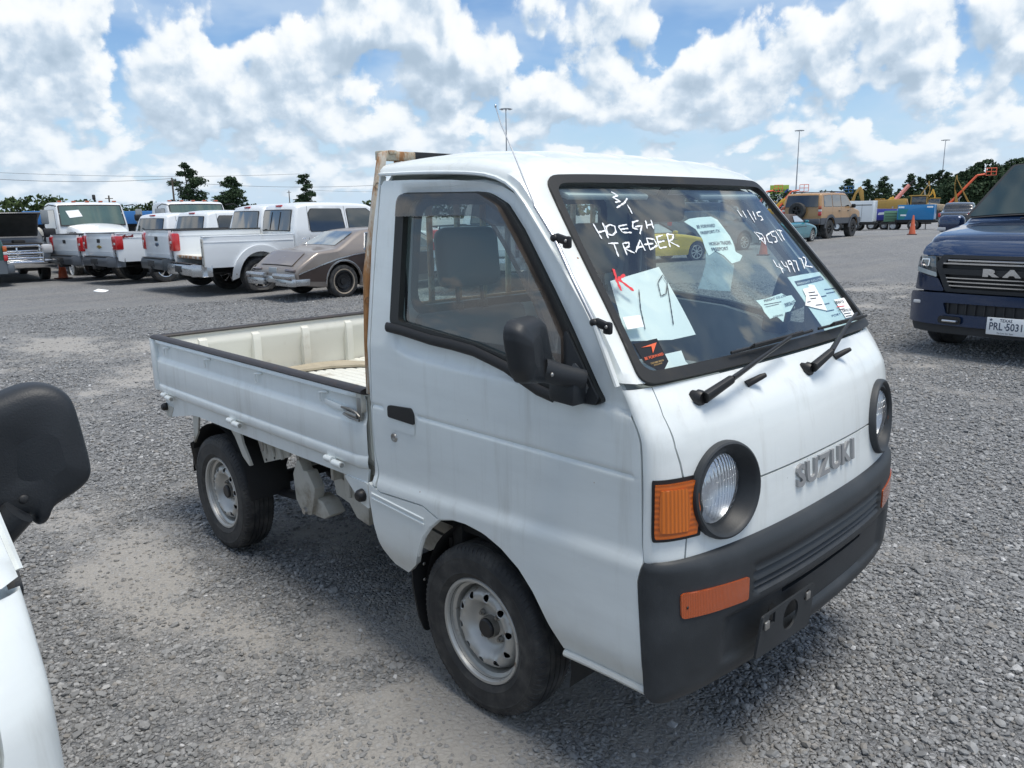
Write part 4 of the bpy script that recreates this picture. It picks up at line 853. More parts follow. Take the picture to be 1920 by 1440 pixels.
# ---- wheels
def wheel(name, c, sg, mt, w=.145, R=.268, rim_r=.163):
    """steel wheel: tyre with tread blocks, dish with round holes, hub cap, four nuts; the outer side faces sg"""
    t = MB(); hw = w/2; prof = [(rim_r-.012,.050),(rim_r+.004,.058),(rim_r+.012,.066),(.184,.0695),(.1865,.0712),(.190,.0702),(.205,.0722),(.225,hw),(.2305,hw-.0004),(.233,hw+.0008),(.2355,hw-.001),(.238,.0715),(.2385,.0708),(.250,.068),(.2605,.0600),(.2655,.050),(.2675,.035),(.2635,.0348),(.2635,.0315),(.268,.0312),(.268,.012),(.264,.0118),(.264,.0085),(.268,.0082)]
    prof = [(r*R/.268 if r > .2 else r, a*w/.145) for r, a in prof]; prof = prof+[(r, -a) for r, a in prof[::-1]]
    t.lathe(prof, (0,0,0), 1, 72); tyre_v = t
    tyre = t.build('tyre', M['tyre'], None); e = empty(name, c, 0, parent=root); tyre.parent = e
    lug = MB()
    for k in range(88):
        a = 2*math.pi*k/88
        for s_ in (1,-1):
            x1 = s_*.066*w/.145; p0 = np.array([math.cos(a)*.2560, x1, math.sin(a)*.2560]); 
            a2 = a+.035; lug.tube([(math.cos(a)*.2435*R/.268, s_*.0685*w/.145, math.sin(a)*.2435*R/.268), (math.cos(a+.015)*.2585*R/.268, s_*.0612, math.sin(a+.015)*.2585*R/.268), (math.cos(a2)*.2650*R/.268, s_*.046, math.sin(a2)*.2650*R/.268)], [.0030,.0036,.0030], 4, cap=True)
    lug.build('tyre_lugs', M['tyre'], e, kind='stuff')
    rp = [(rim_r-.001,.046),(rim_r+.003,.052),(rim_r+.005,.058),(rim_r+.002,.0625),(rim_r-.006,.062),(rim_r-.010,.056),(rim_r-.012,.040),(rim_r-.022,.034),(rim_r-.027,.010),(rim_r-.028,-.05)]
    b = MB(); b.lathe([(r, sg*a) for r, a in rp], (0,0,0), 1, 60); rm = b.build('rim', M['rim'], e)
    holes = [circle((.1085*math.cos(a), .1085*math.sin(a)), .0105, 12, ph=a) for a in [2*math.pi*(k+.3)/10 for k in range(10)]]
    def disc(x, z):
        r = np.hypot(x, z); y = np.interp(r,[0,.034,.040,.062,.072,.084,.096,.110,.122,.132,.137],[.010,.010,.006,.006,.016,.036,.045,.044,.034,.012,.000])
        a = np.arctan2(z, x); d = np.abs(((a-2*math.pi*.3/10)/(2*math.pi/10)+.5) % 1-.5)*2*math.pi/10*.1085; hd_ = np.hypot(d, r-.1085); y = y+.0035*np.exp(-((hd_-.014)/.004)**2)
        return np.stack([x, sg*y, z], -1)
    V, F = panel_geo(disc, circle((0,0),.137,56), holes, step=.0075, rim=.004, out=(0,sg,0), edge=.002)
    mk('wheel_dish', V, F, M['rim'], e)
    b = MB(); b.lathe([(0,sg*.040),(.026,sg*.040),(.030,sg*.036),(.031,sg*.002)],(0,0,0),1,28); b.build('hub_cap', M['hub'], e)
    MB().lathe([(.031,sg*.030),(.034,sg*.030),(.035,sg*.002)],(0,0,0),1,28).build('hub_ring', M['nut'], e)
    for k in range(4):
        a = math.pi/4*0+.9+math.pi/2*k; x, z = .050*math.cos(a), .050*math.sin(a)
        MB().prism(circle((x,z),.0105,6), sg*.004, sg*.017, axis=1, bev=.0015).cyl((x,sg*.017,z),(x,sg*.024,z),.0055,8).build('wheel_nut', M['nut'], e)
    MB().lathe([(0,-sg*.02),(.125,-sg*.02),(.125,-sg*.06),(.0,-sg*.06)],(0,0,0),1,32).build('brake_drum', M['chassis_dark'], e)
    return e
XR = -1.772
wheel('front_wheel', (0,-.600,.264), -1, None); wheel('front_wheel', (0,.600,.264), 1, None)
wheel('rear_wheel', (XR,-.600,.264), -1, None); wheel('rear_wheel', (XR,.600,.264), 1, None)

# ---- cargo bed
XB0, XB1 = -2.345, -.530
def gate_prof(sg):   # outer face, top to bottom: (outward y, z)
    return [(.684,.930),(.6895,.927),(.690,.912),(.684,.909),(.6765,.905),(.6765,.848),(.680,.838),(.6885,.822),(.6905,.815),(.6905,.722),(.6875,.7125),(.6875,.7085),(.6905,.705),(.694,.695),(.6945,.683),(.692,.672),(.686,.664),(.678,.661)]
def gate_side(sg):
    pr = gate_prof(sg); xs = list(np.linspace(XB0, XB1, 40)); V = []
    for x in xs:
        k = max(0, min(1, (x-XB0)/.02, (XB1-x)/.02))
        for y, z in pr: V.append((x, sg*(.660+(y-.660)*(.5+.5*k)), z))
    m = len(pr); F = [(i*m+j, i*m+j+1, (i+1)*m+j+1, (i+1)*m+j) for i in range(len(xs)-1) for j in range(m-1)]
    o = mk('side_gate', V, F, W0, root, sharp=60)
    b = MB(); b.prism([(.640,.930),(.684,.930),(.684,.925),(.662,.915),(.660,.70),(.640,.66)], XB0, XB1, axis=0)
    if sg < 0: b.V = [(v[0],-v[1],v[2]) for v in b.V]
    b.build('inner_skin', M['inner_white'], o)
    for x in (-1.95,-1.35,-.80): MB().box((x,sg*.634,.79),(.05,.018,.23),bev=.004).build('inner_stake', M['inner_white'], o)
    c = MB(); c.tube([(XB0-.01,sg*.668,.935),(XB0+.3,sg*.668,.936),(-1.3,sg*.668,.935),(XB1+.004,sg*.668,.935)], .027, 12, flat=.42, up=(0,1,0)); c.build('rail_cap', M['rail_cap'], o)
    return o
sgr = gate_side(-1); sgl = gate_side(1)
HOOKX = (-2.20,-1.745,-1.275,-.790)
for o_, sg in ((sgr,-1),(sgl,1)):
    for x in HOOKX: MB().tube([(x+.035,sg*.6775,.900),(x+.012,sg*.688,.900),(x,sg*.690,.896),(x-.003,sg*.690,.882),(x-.003,sg*.689,.862)], .0048, 8).build('rope_hook', W0, o_)
    h = MB().prism([(-.765,.877),(-.640,.868),(-.640,.852),(-.70,.848),(-.765,.858)], sg*.6765, sg*.690, axis=1, bev=.003).build('latch_plate', W0, o_)
    MB().tube([(-.650,sg*.692,.866),(-.60,sg*.694,.868),(-.560,sg*.694,.862),(-.545,sg*.690,.850),(-.548,sg*.69,.835),(-.60,sg*.692,.838),(-.64,sg*.692,.845)], .0045, 6).tube([(-.62,sg*.690,.854),(-.555,sg*.690,.850)], .010, 8).box((-.548,sg*.684,.875),(.022,.014,.075),bev=.004).build('latch_hook', M['nut'], h)
    MB().prism(rc([(-.563,.93),(-.533,.93),(-.533,.86),(-.563,.87)],.006), sg*.67, sg*.688, axis=1).build('gate_end_bracket', M['chassis'], o_)
    for x in (-2.205,-1.490,-.715):
        hb = MB().cyl((x-.05,sg*.700,.662),(x-.004,sg*.700,.662),.0115,12).cyl((x+.002,sg*.700,.655),(x+.055,sg*.700,.655),.0125,12).box((x-.02,sg*.692,.672),(.05,.006,.03),bev=.002).build('gate_hinge', W0, root)
        MB().cyl((x+.055,sg*.700,.655),(x+.058,sg*.700,.655),.008,10).build('hinge_pin', M['steel'], hb)
# tailgate (its inner face shows above the far end of the bed)
tg = MB().prism([(XB0-.006,.930),(XB0-.022,.925),(XB0-.018,.86),(XB0-.032,.84),(XB0-.032,.70),(XB0-.02,.665),(XB0+.006,.665),(XB0+.010,.80),(XB0+.028,.865),(XB0+.028,.885),(XB0+.010,.915),(XB0+.010,.930)], -.66, .66, axis=1).build('tailgate', M['inner_white'], root, sharp=50)
MB().tube([(XB0+.002,-.66,.936),(XB0+.002,.66,.936)], .022, 12, flat=.45, up=(1,0,0)).build('rail_cap', M['rail_cap'], tg)
for y in (-.45,-.16,.135,.42):
    MB().prism([(XB0+.005,.66),(XB0+.045,.675),(XB0+.045,.86),(XB0+.040,.895),(XB0+.008,.91)], y-.022, y+.022, axis=1, bev=.004).build('tailgate_stake', M['inner_white'], tg)
MB().box((XB0-.005,-.678,.80),(.05,.03,.26),bev=.008).box((XB0-.005,.678,.80),(.05,.03,.26),bev=.008).build('corner_posts', W0, root)
# ribbed floor
fl = MB(); V = []; ys = []; 
for k in range(27):
    y0 = -.64+k*.0492; ys += [(y0,.668),(y0+.006,.6735),(y0+.033,.6735),(y0+.039,.668)]
ys = [p for p in ys if p[0] < .645]
for x in (XB0+.02, -1.9,-1.4,-.9, XB1+.02): V += [(x, y, z) for y, z in ys]
m = len(ys); F = [(i*m+j, (i+1)*m+j, (i+1)*m+j+1, i*m+j+1) for i in range(4) for j in range(m-1)]
fl.raw(V, F); fl.build('bed_floor', M['inner_white'], root, sharp=25)
MB().box((-.935+(-.5),0,.650),(1.82,1.30,.030)).build('floor_underside', M['chassis'], root)
MB().box((-.522,0,.80),(.02,1.30,.26)).build('bed_front_board', M['inner_white'], root)
# skirt, hangers, frame
for sg in (-1, 1):
    V, F = panel_geo(lambda x, z, sg=sg: np.stack([x, sg*(.672+.004*np.exp(-((z-.628)/.004)**2)), z], -1), [(XB0+.055,.661),(XB0+.045,.545),(-2.255,.543),(-1.995,.597),(-1.925,.603),(-1.560,.603),(-.545,.612),(-.535,.66)], step=.04, rim=.008, out=(0,sg,0), edge=.002)
    sk = mk('bed_skirt', V, F, W0, root)
    V, F = panel_geo(lambda x, z, sg=sg: np.stack([x, sg*(.668+.0*x), z], -1), rc([(-1.60,.606),(-1.505,.603),(-1.490,.56),(-1.425,.474),(-1.447,.470),(-1.50,.50),(-1.56,.575)],[0,0,.01,.004,.004,.02,.02]), step=.03, rim=.01, out=(0,sg,0), edge=.002)
    fd = mk('fender_brace', V, F, M['chassis'], root)
    V, F = panel_geo(lambda x, y, sg=sg: np.stack([x, sg*y, .474+.0*x+.09*(x+1.43)*0], -1), [(0,0),(1,0),(1,1)], step=.5, rim=0, edge=0) if False else ([], [])
    fp = MB().prism([(-1.490,.60),(-1.425,.474),(-1.20,.548),(-1.19,.61)], sg*.60, sg*.608, axis=1).build('fender_panel', M['chassis'], root)
    for x in (-1.40,-1.33,-1.26): MB().tube([(x-.012,sg*.610,.60),(x+.004,sg*.610,.522+.03*(x+1.40))], .009, 8).build('pressed_rib', M['chassis'], fp)
    for x, z in ((-1.405,.492),(-1.33,.515),(-1.26,.538)): MB().cyl((x,sg*.6075,z),(x,sg*.6095,z),.006,8).build('rivet_hole', M['black'], fp)
    MB().tube([(-1.37,sg*.640,.60),(-1.372,sg*.640,.545)], .007, 8).build('drop_pin', M['steel'], root)
    rf = MB().prism([(-2.005,.60),(-1.935,.60),(-1.96,.52),(-2.015,.458)], sg*.655, sg*.664, axis=1).build('rear_fender_brace', M['chassis'], root)
    panel('rear_mud_flap', lambda y, z, sg=sg: np.stack([-2.045-.03*(z-.46)+0*y, sg*y, z], -1), rc([(.50,.465),(.675,.455),(.662,.32),(.645,.30),(.52,.315)],[.01,.01,.02,.02,.02]), mat('grey_mud_flap',(.09,.08,.07),.8,var=.3,bump=.2) if sg < 0 else bpy.data.materials['grey_mud_flap'], root, step=.03, rim=.008, out=(-1,0,0))
    inn = MB(); A = np.linspace(math.radians(0), math.radians(180), 16); V = []
    for t in A: V += [(XR+.30*math.cos(t), sg*.66, .30+.29*math.sin(t)), (XR+.30*math.cos(t), sg*.47, .30+.29*math.sin(t))]
    inn.raw(V, [(2*i,2*i+1,2*i+3,2*i+2) for i in range(len(A)-1)]).build('rear_inner_fender', M['chassis_dark'], root)
    mr_ = MB().prism(rc([(XB0+.05,.605),(XB0+.045,.545),(-2.250,.540),(-2.2,.60)],.008), sg*.655, sg*.675, axis=1).build('rear_corner_bracket', M['chassis'], root)
    MB().lathe([(0,sg*.700),(.012,sg*.699),(.018,sg*.692),(.020,sg*.68),(.02,sg*.665)],(-2.288,0,.592),1,16).build('round_marker', M['black'], mr_)
    fr_ = MB().prism(rc([(-.690,.612),(-.540,.612),(-.535,.520),(-.585,.530)],.008), sg*.662, sg*.678, axis=1).build('front_corner_bracket', W0, root)
    MB().lathe([(0,sg*.704),(.014,sg*.703),(.021,sg*.695),(.023,sg*.68),(.023,sg*.665)],(-.572,0,.563),1,16).build('round_marker', M['black'], fr_)
    # chassis rail and what hangs from it
    MB().prism([(-2.30,.60),(-2.25,.50),(-1.95,.54),(-1.60,.54),(-1.25,.47),(-1.0,.41),(-.55,.37),(-.30,.37),(-.30,.47),(-.75,.50),(-1.10,.60)], sg*.38, sg*.43, axis=1, bev=.004).build('chassis_rail', M['chassis'], root)
    MB().prism([(-1.0,.505),(-.52,.455),(-.30,.44),(-.30,.365),(-.62,.365),(-.98,.425)], sg*.52, sg*.535, axis=1).build('rail_cover', M['chassis'], root)
    hb = MB().prism(rc([(-1.17,.555),(-1.13,.50),(-1.10,.505),(-1.05,.445),(-1.06,.40),(-1.09,.320),(-1.155,.312),(-1.205,.36),(-1.215,.47),(-1.185,.52)],.012), sg*.545, sg*.590, axis=1, bev=.006).build('spring_hanger', M['chassis'], root)
    MB().prism([(-1.09,.40),(-1.02,.39),(-.975,.345),(-1.02,.318),(-1.10,.315)], sg*.50, sg*.575, axis=1, bev=.004).build('hanger_foot', M['chassis'], hb); MB().tube([(-1.145,sg*.60,.60),(-1.145,sg*.60,.545)],.007).build('drop_pin', M['steel'], hb)
    MB().lathe([(0,sg*.60),(.013,sg*.60),(.016,sg*.59)],(-1.135,0,.328),1,12).build('hanger_bolt', M['steel'], hb)
    MB().prism([(-.86,.60),(-.80,.60),(-.76,.47),(-.70,.45),(-.70,.38),(-.78,.39),(-.85,.46)], sg*.52, sg*.575, axis=1, bev=.004).tube([(-.795,sg*.585,.60),(-.80,sg*.585,.47)],.006).box((-.93,sg*.55,.56),(.02,.06,.11),bev=.003).box((-.64,sg*.545,.49),(.018,.06,.16),bev=.003).box((-1.245,sg*.50,.56),(.16,.10,.07),rot=(0,.6,0),bev=.004).build('frame_outrigger', M['chassis'], root)
    MB().tube([(XR-.42,sg*.50,.34),(XR-.2,sg*.50,.30),(XR,sg*.50,.275),(XR+.3,sg*.50,.30),(XR+.62,sg*.50,.335)], .032, 8, flat=.45, up=(0,1,0)).build('leaf_spring', M['chassis_dark'], root)
    MB().tube([(XR+.08,sg*.44,.24),(XR+.25,sg*.44,.52)], .024, 10).build('shock_absorber', M['chassis_dark'], root)
ax = MB().cyl((XR,-.55,.264),(XR,.55,.264),.032,12).ell((XR,0,.264),(.24,.22,.24),16).build('rear_axle', M['chassis_dark'], root)
MB().cyl((XR+.08,0,.28),(.2,0,.36),.028,10).build('propeller_shaft', M['chassis_dark'], root)
MB().cyl((-.05,-.55,.264),(-.05,.55,.264),.028,10).box((.05,0,.42),(.5,.7,.08),bev=.02).build('front_crossmember', M['chassis_dark'], root)
MB().box((-1.0,.26,.42),(.55,.34,.18),bev=.04).build('fuel_tank', M['chassis_dark'], root)
MB().tube([(-.3,-.1,.34),(-1.0,-.15,.33),(-1.45,-.18,.36),(-1.6,-.22,.46),(-1.95,-.3,.44),(-2.3,-.32,.36)], .02, 8).lathe([(0,-.22),(.07,-.21),(.075,0),(.075,.2),(.02,.22)],(-1.15,-.12,.36),0,16).build('exhaust', M['chassis_dark'], root)
for x in (-.8,-1.2,-2.2): MB().box((x,0,.57),(.07,1.05,.09),bev=.006).build('cross_member', M['chassis'], root)
MB().box((.05,0,.545),(1.05,1.20,.02)).build('cab_floor', M['chassis_dark'], root)

# ---- rear guard frame between cab and bed: rusty uprights, black top bar, vertical bars
gf = empty('guard_frame', (0,0,0), 0, parent=root)
for sg in (-1, 1):
    MB().prism([(sg*.585,1.700),(sg*.555,1.708),(sg*.62,1.30),(sg*.645,1.10),(sg*.650,.93),(sg*.676,.93),(sg*.674,1.10),(sg*.664,1.32),(sg*.612,1.58)], -.520, -.506, axis=0, bev=.002).build('guard_upright', M['rust_post'], gf)
    for z_, y_ in ((1.60,.600),(1.24,.662)): MB().lathe([(0,-.0),(.009,0),(.010,.008)],(-.512,sg*y_,z_),0,8).build('guard_bolt', M['rust_frame'], gf)
    MB().box((-.530,sg*.505,1.694),(.034,.14,.030),bev=.004).box((-.530,sg*.53,1.705),(.045,.03,.012),bev=.003).build('guard_corner_tube', M['rust_frame'], gf)
MB().box((-.530,0,1.697),(.030,.88,.026),bev=.003).build('guard_top_bar', M['black'], gf)
MB().box((-.530,0,1.20),(.024,1.26,.024),bev=.003).build('guard_lower_bar', M['rust_post'], gf)
for y_ in np.linspace(-.50,.50,9): MB().cyl((-.530,y_,.94),(-.530,y_,1.69),.011,8).build('guard_bar', M['rust_frame'], gf)
# ---- cab interior
def seat(y0, w):
    s = MB().prism([(-.42,.62),(.02,.62),(.06,.68),(.04,.78),(-.02,.80),(-.36,.75),(-.42,.74)], y0-w/2, y0+w/2, axis=1, bev=.02).build('seat_cushion', M['seat'], root)
    MB().prism([(-.34,.74),(-.27,.78),(-.345,1.19),(-.385,1.20),(-.42,.90)], y0-w/2+.01, y0+w/2-.01, axis=1, bev=.02).build('seat_back', M['seat'], root)
    h = MB().box((-.385,y0,1.365),(.085,.25,.20),bev=.035,seg=3,rot=(0,-.1,0)).build('headrest', M['seat'], root)
    for dy in (-.055,.055): MB().cyl((-.375,y0+dy,1.19),(-.385,y0+dy,1.29),.007,8).box((-.375,y0+dy,1.205),(.03,.022,.03),bev=.004).build('headrest_post', M['black'], h)
seat(-.33,.50); seat(.33,.50)
MB().box((-.15,0,.66),(.50,.14,.18),bev=.03).build('centre_console', M['interior'], root)
dash = MB().prism([(.30,.66),(.30,.93),(.35,.985),(.44,1.020),(.60,1.055),(.60,.66)], -.60, .60, axis=1, bev=.02).build('dashboard', M['interior'], root)
MB().prism([(.26,.94),(.27,1.03),(.33,1.085),(.42,1.088),(.52,1.06),(.52,.96)], -.50, -.16, axis=1, bev=.03, seg=3).build('instrument_hood', mat('dark_dash_plastic',(.20,.215,.22),.55,var=.15), dash)
V = []; sc_ = Vector((.20,-.33,1.03)); tl = Matrix.Rotation(math.radians(-28), 3, 'Y')
MB().tube([sc_+tl @ Vector((0,.185*math.cos(t),.185*math.sin(t))) for t in np.linspace(0,2*math.pi,33)[:-1]], .012, 8, closed=True).tube([sc_,sc_+Vector((.16,0,-.10))],.03,8).box(tuple(sc_),(.05,.10,.07),bev=.015,rot=(0,-.5,0)).box(tuple(sc_),(.02,.36,.03),bev=.006,rot=(0,-.5,0)).build('steering_wheel', M['black'], root)
im = MB().box((.150,0,1.515),(.035,.27,.085),bev=.025,seg=3).build('interior_mirror', M['black'], root); MB().tube([(.16,0,1.55),(.185,0,1.585)],.016,8).build('mirror_stalk', M['black'], im)
for y_ in (-.32,.32): MB().box((.145,y_,1.572),(.15,.36,.016),bev=.006,rot=(0,.35,0)).build('sun_visor', M['trim'], root)
panel('roof_lining', lambda u, v: top(u, v), [(.02,-.97),(.98,-.97),(.98,.97),(.02,.97)], M['trim'], root, step=.06, scale=(.6,.62), rim=0, out=(0,0,-1), off=.03, edge=0)
for sg in (-1, 1):
    V = []; us = np.linspace(1.0,2.0,14); A = top(us, np.full(14, .985*sg)); B = top(us, np.full(14, .86*sg))
    for a, b_ in zip(A, B): V += [a+np.array([-.03,-.012*sg,-.02]), b_+np.array([-.03,-.004*sg,-.02])]
    mk('pillar_trim', V, [(2*i,2*i+1,2*i+3,2*i+2) for i in range(13)], M['interior'], root)
    MB().tube([(-.40,sg*.60,1.50),(-.38,sg*.605,1.0),(-.36,sg*.60,.80)], .024, 6, flat=.12, up=(0,0,1) if False else (1,0,0)).build('seat_belt', M['black'], root)
    MB().prism([(-.455,1.60),(-.45,1.12),(-.37,1.12),(-.36,1.57)], sg*.615, sg*.625, axis=1).build('pillar_lining', M['trim'], root)

# ---- writing and stickers on the windscreen (u down the glass, v across it)
def gl_pt(u, v, o=.0): 
    P = top(np.asarray(u, float), np.asarray(v, float)); return P+np.array([.78,0,.62])*o
def stroke(m, pts, w=.0075, o=-.0050, mb=None):
    """flat brush stroke through points (u,v) on the glass"""
    P = resample(pts, .012, closed=False); Q = gl_pt(P[:,0], P[:,1], o); V = []
    for i in range(len(Q)):
        ww = w*(.88+.30*math.sin(i*2.3+P[0,0]*90)+.16*math.sin(i*5.1+P[0,1]*70))*(.7 if i in (0, len(Q)-1) else 1); t = Q[min(i+1,len(Q)-1)]-Q[max(i-1,0)]; n = np.cross(t, [.78,0,.62]); n = n/(np.linalg.norm(n)+1e-9)*ww/2; V += [Q[i]-n, Q[i]+n, Q[i]+n+np.array([.0005,0,.0004]), Q[i]-n+np.array([.0005,0,.0004])]
    F = []
    for i in range(len(Q)-1):
        a = 4*i; F += [(a+3,a+2,a+6,a+7),(a,a+4,a+5,a+1),(a,a+3,a+7,a+4),(a+1,a+5,a+6,a+2)]
    F += [(0,1,2,3),(4*len(Q)-1,4*len(Q)-2,4*len(Q)-3,4*len(Q)-4)]
    mb.raw(V, F)
def write(name, glyphs, m, parent, w=.0075):
    for g_ in glyphs:
        b = MB()
        for s_ in g_: stroke(m, s_, w, mb=b)
        b.build(name, m, parent, smooth=False)
WRITE = {'a': [[[(1.0845, -0.5178), (1.104, -0.4875), (1.1168, -0.5307), (1.1381, -0.4941), (1.1438, -0.5331)]], [[(1.1211, -0.4355), (1.1466, -0.473), (1.1738, -0.5447)]], [[(1.1577, -0.463), (1.1848, -0.4629), (1.2083, -0.4676)]], [[(1.2556, -0.7459), (1.3347, -0.7468)], [(1.2525, -0.688), (1.3335, -0.7085)], [(1.3021, -0.7508), (1.2941, -0.7013)]], [[(1.2636, -0.6521), (1.2748, -0.6826), (1.3122, -0.6965), (1.3201, -0.6735), (1.3024, -0.6406), (1.2725, -0.628), (1.2636, -0.6521)]], [[(1.2751, -0.6075), (1.3057, -0.6031)], [(1.2733, -0.6026), (1.2667, -0.5471)], [(1.2905, -0.603), (1.2871, -0.5535)], [(1.3078, -0.601), (1.3098, -0.5469)]], [[(1.2461, -0.4537), (1.2555, -0.4991), (1.286, -0.5219), (1.2941, -0.493)], [(1.2804, -0.5015), (1.2745, -0.4524), (1.3197, -0.4998)]], [[(1.2472, -0.4049), (1.293, -0.4306)], [(1.2449, -0.3657), (1.2944, -0.3868)], [(1.2744, -0.4185), (1.2692, -0.3746)]], [[(1.3601, -0.7262), (1.361, -0.6673)], [(1.3636, -0.6951), (1.4289, -0.7112)]], [[(1.3642, -0.643), (1.4244, -0.6574)], [(1.3642, -0.643), (1.3602, -0.6004), (1.3804, -0.6148), (1.3916, -0.6483), (1.4157, -0.6047)]], [[(1.3515, -0.5237), (1.4123, -0.5952)], [(1.3515, -0.5237), (1.4078, -0.5314)], [(1.3896, -0.5727), (1.385, -0.5241)]], [[(1.3434, -0.4736), (1.4037, -0.4959)], [(1.3434, -0.4736), (1.3515, -0.4284), (1.3844, -0.4324), (1.4056, -0.4974)], [(1.3764, -0.5139), (1.3732, -0.452)]], [[(1.3391, -0.4015), (1.4001, -0.4292)], [(1.341, -0.4069), (1.3315, -0.3524)], [(1.3687, -0.4159), (1.3626, -0.3645)], [(1.4001, -0.4292), (1.3956, -0.3754)]], [[(1.3264, -0.3181), (1.3987, -0.3538)], [(1.3264, -0.3181), (1.3324, -0.2728), (1.3569, -0.3021), (1.3659, -0.3374), (1.4001, -0.2859)]], [[(1.1983, 0.4293), (1.2434, 0.4271)]], [[(1.2025, 0.4787), (1.2493, 0.4669)]], [[(1.1984, 0.5399), (1.2806, 0.5196)]], [[(1.2081, 0.5884), (1.2646, 0.5556)]], [[(1.2102, 0.6795), (1.2177, 0.6247), (1.2393, 0.6126), (1.2429, 0.6438), (1.2631, 0.639), (1.2702, 0.6047)]], [[(1.3406, 0.4387), (1.4228, 0.4611)], [(1.3448, 0.4545), (1.3584, 0.5008), (1.3838, 0.4993), (1.4228, 0.4611)], [(1.3898, 0.4313), (1.383, 0.4799)]], [[(1.3538, 0.6036), (1.3703, 0.5374), (1.4106, 0.5152), (1.416, 0.5514)]], [[(1.3444, 0.6682), (1.3503, 0.6124), (1.3743, 0.6019), (1.3832, 0.634), (1.4098, 0.614), (1.4156, 0.5748)]], [[(1.3403, 0.6855), (1.4139, 0.6705)]], [[(1.338, 0.7108), (1.3459, 0.7671)], [(1.3427, 0.7383), (1.4078, 0.7084)]], [[(1.519, 0.4236), (1.56, 0.4129), (1.5805, 0.4556)], [(1.5463, 0.4516), (1.6053, 0.4261)]], [[(1.5311, 0.4943), (1.5636, 0.4905), (1.5785, 0.5231)], [(1.5413, 0.5359), (1.6046, 0.504)]], [[(1.5383, 0.5984), (1.5377, 0.5677), (1.5587, 0.5525), (1.5586, 0.5909), (1.5398, 0.5978), (1.6089, 0.5555)]], [[(1.5401, 0.6239), (1.5439, 0.657), (1.6059, 0.6081)]], [[(1.5294, 0.7122), (1.5345, 0.7425), (1.5978, 0.6923)]], [[(1.5272, 0.7726), (1.5305, 0.7994), (1.558, 0.7717), (1.5814, 0.7247), (1.5953, 0.8058)]]], 'red': [[[(1.4862, -0.7785), (1.5455, -0.7961), (1.591, -0.8029)], [(1.5354, -0.7832), (1.5178, -0.735)], [(1.5354, -0.7832), (1.5972, -0.7371)]]]}
for k_, gl_ in WRITE.items(): write('marker_letter', gl_, M['red_marker'] if k_ == 'red' else M['chalk'], gl, .010 if k_ == 'red' else .0056)
def decal(name, poly, m, o=-.010, parent=None, step=.02):
    return panel(name, lambda u, v: gl_pt(u, v), poly, m, parent or gl, step=step, scale=(.63,.62), rim=.0006, out=(1,0,.6), off=o, edge=0)
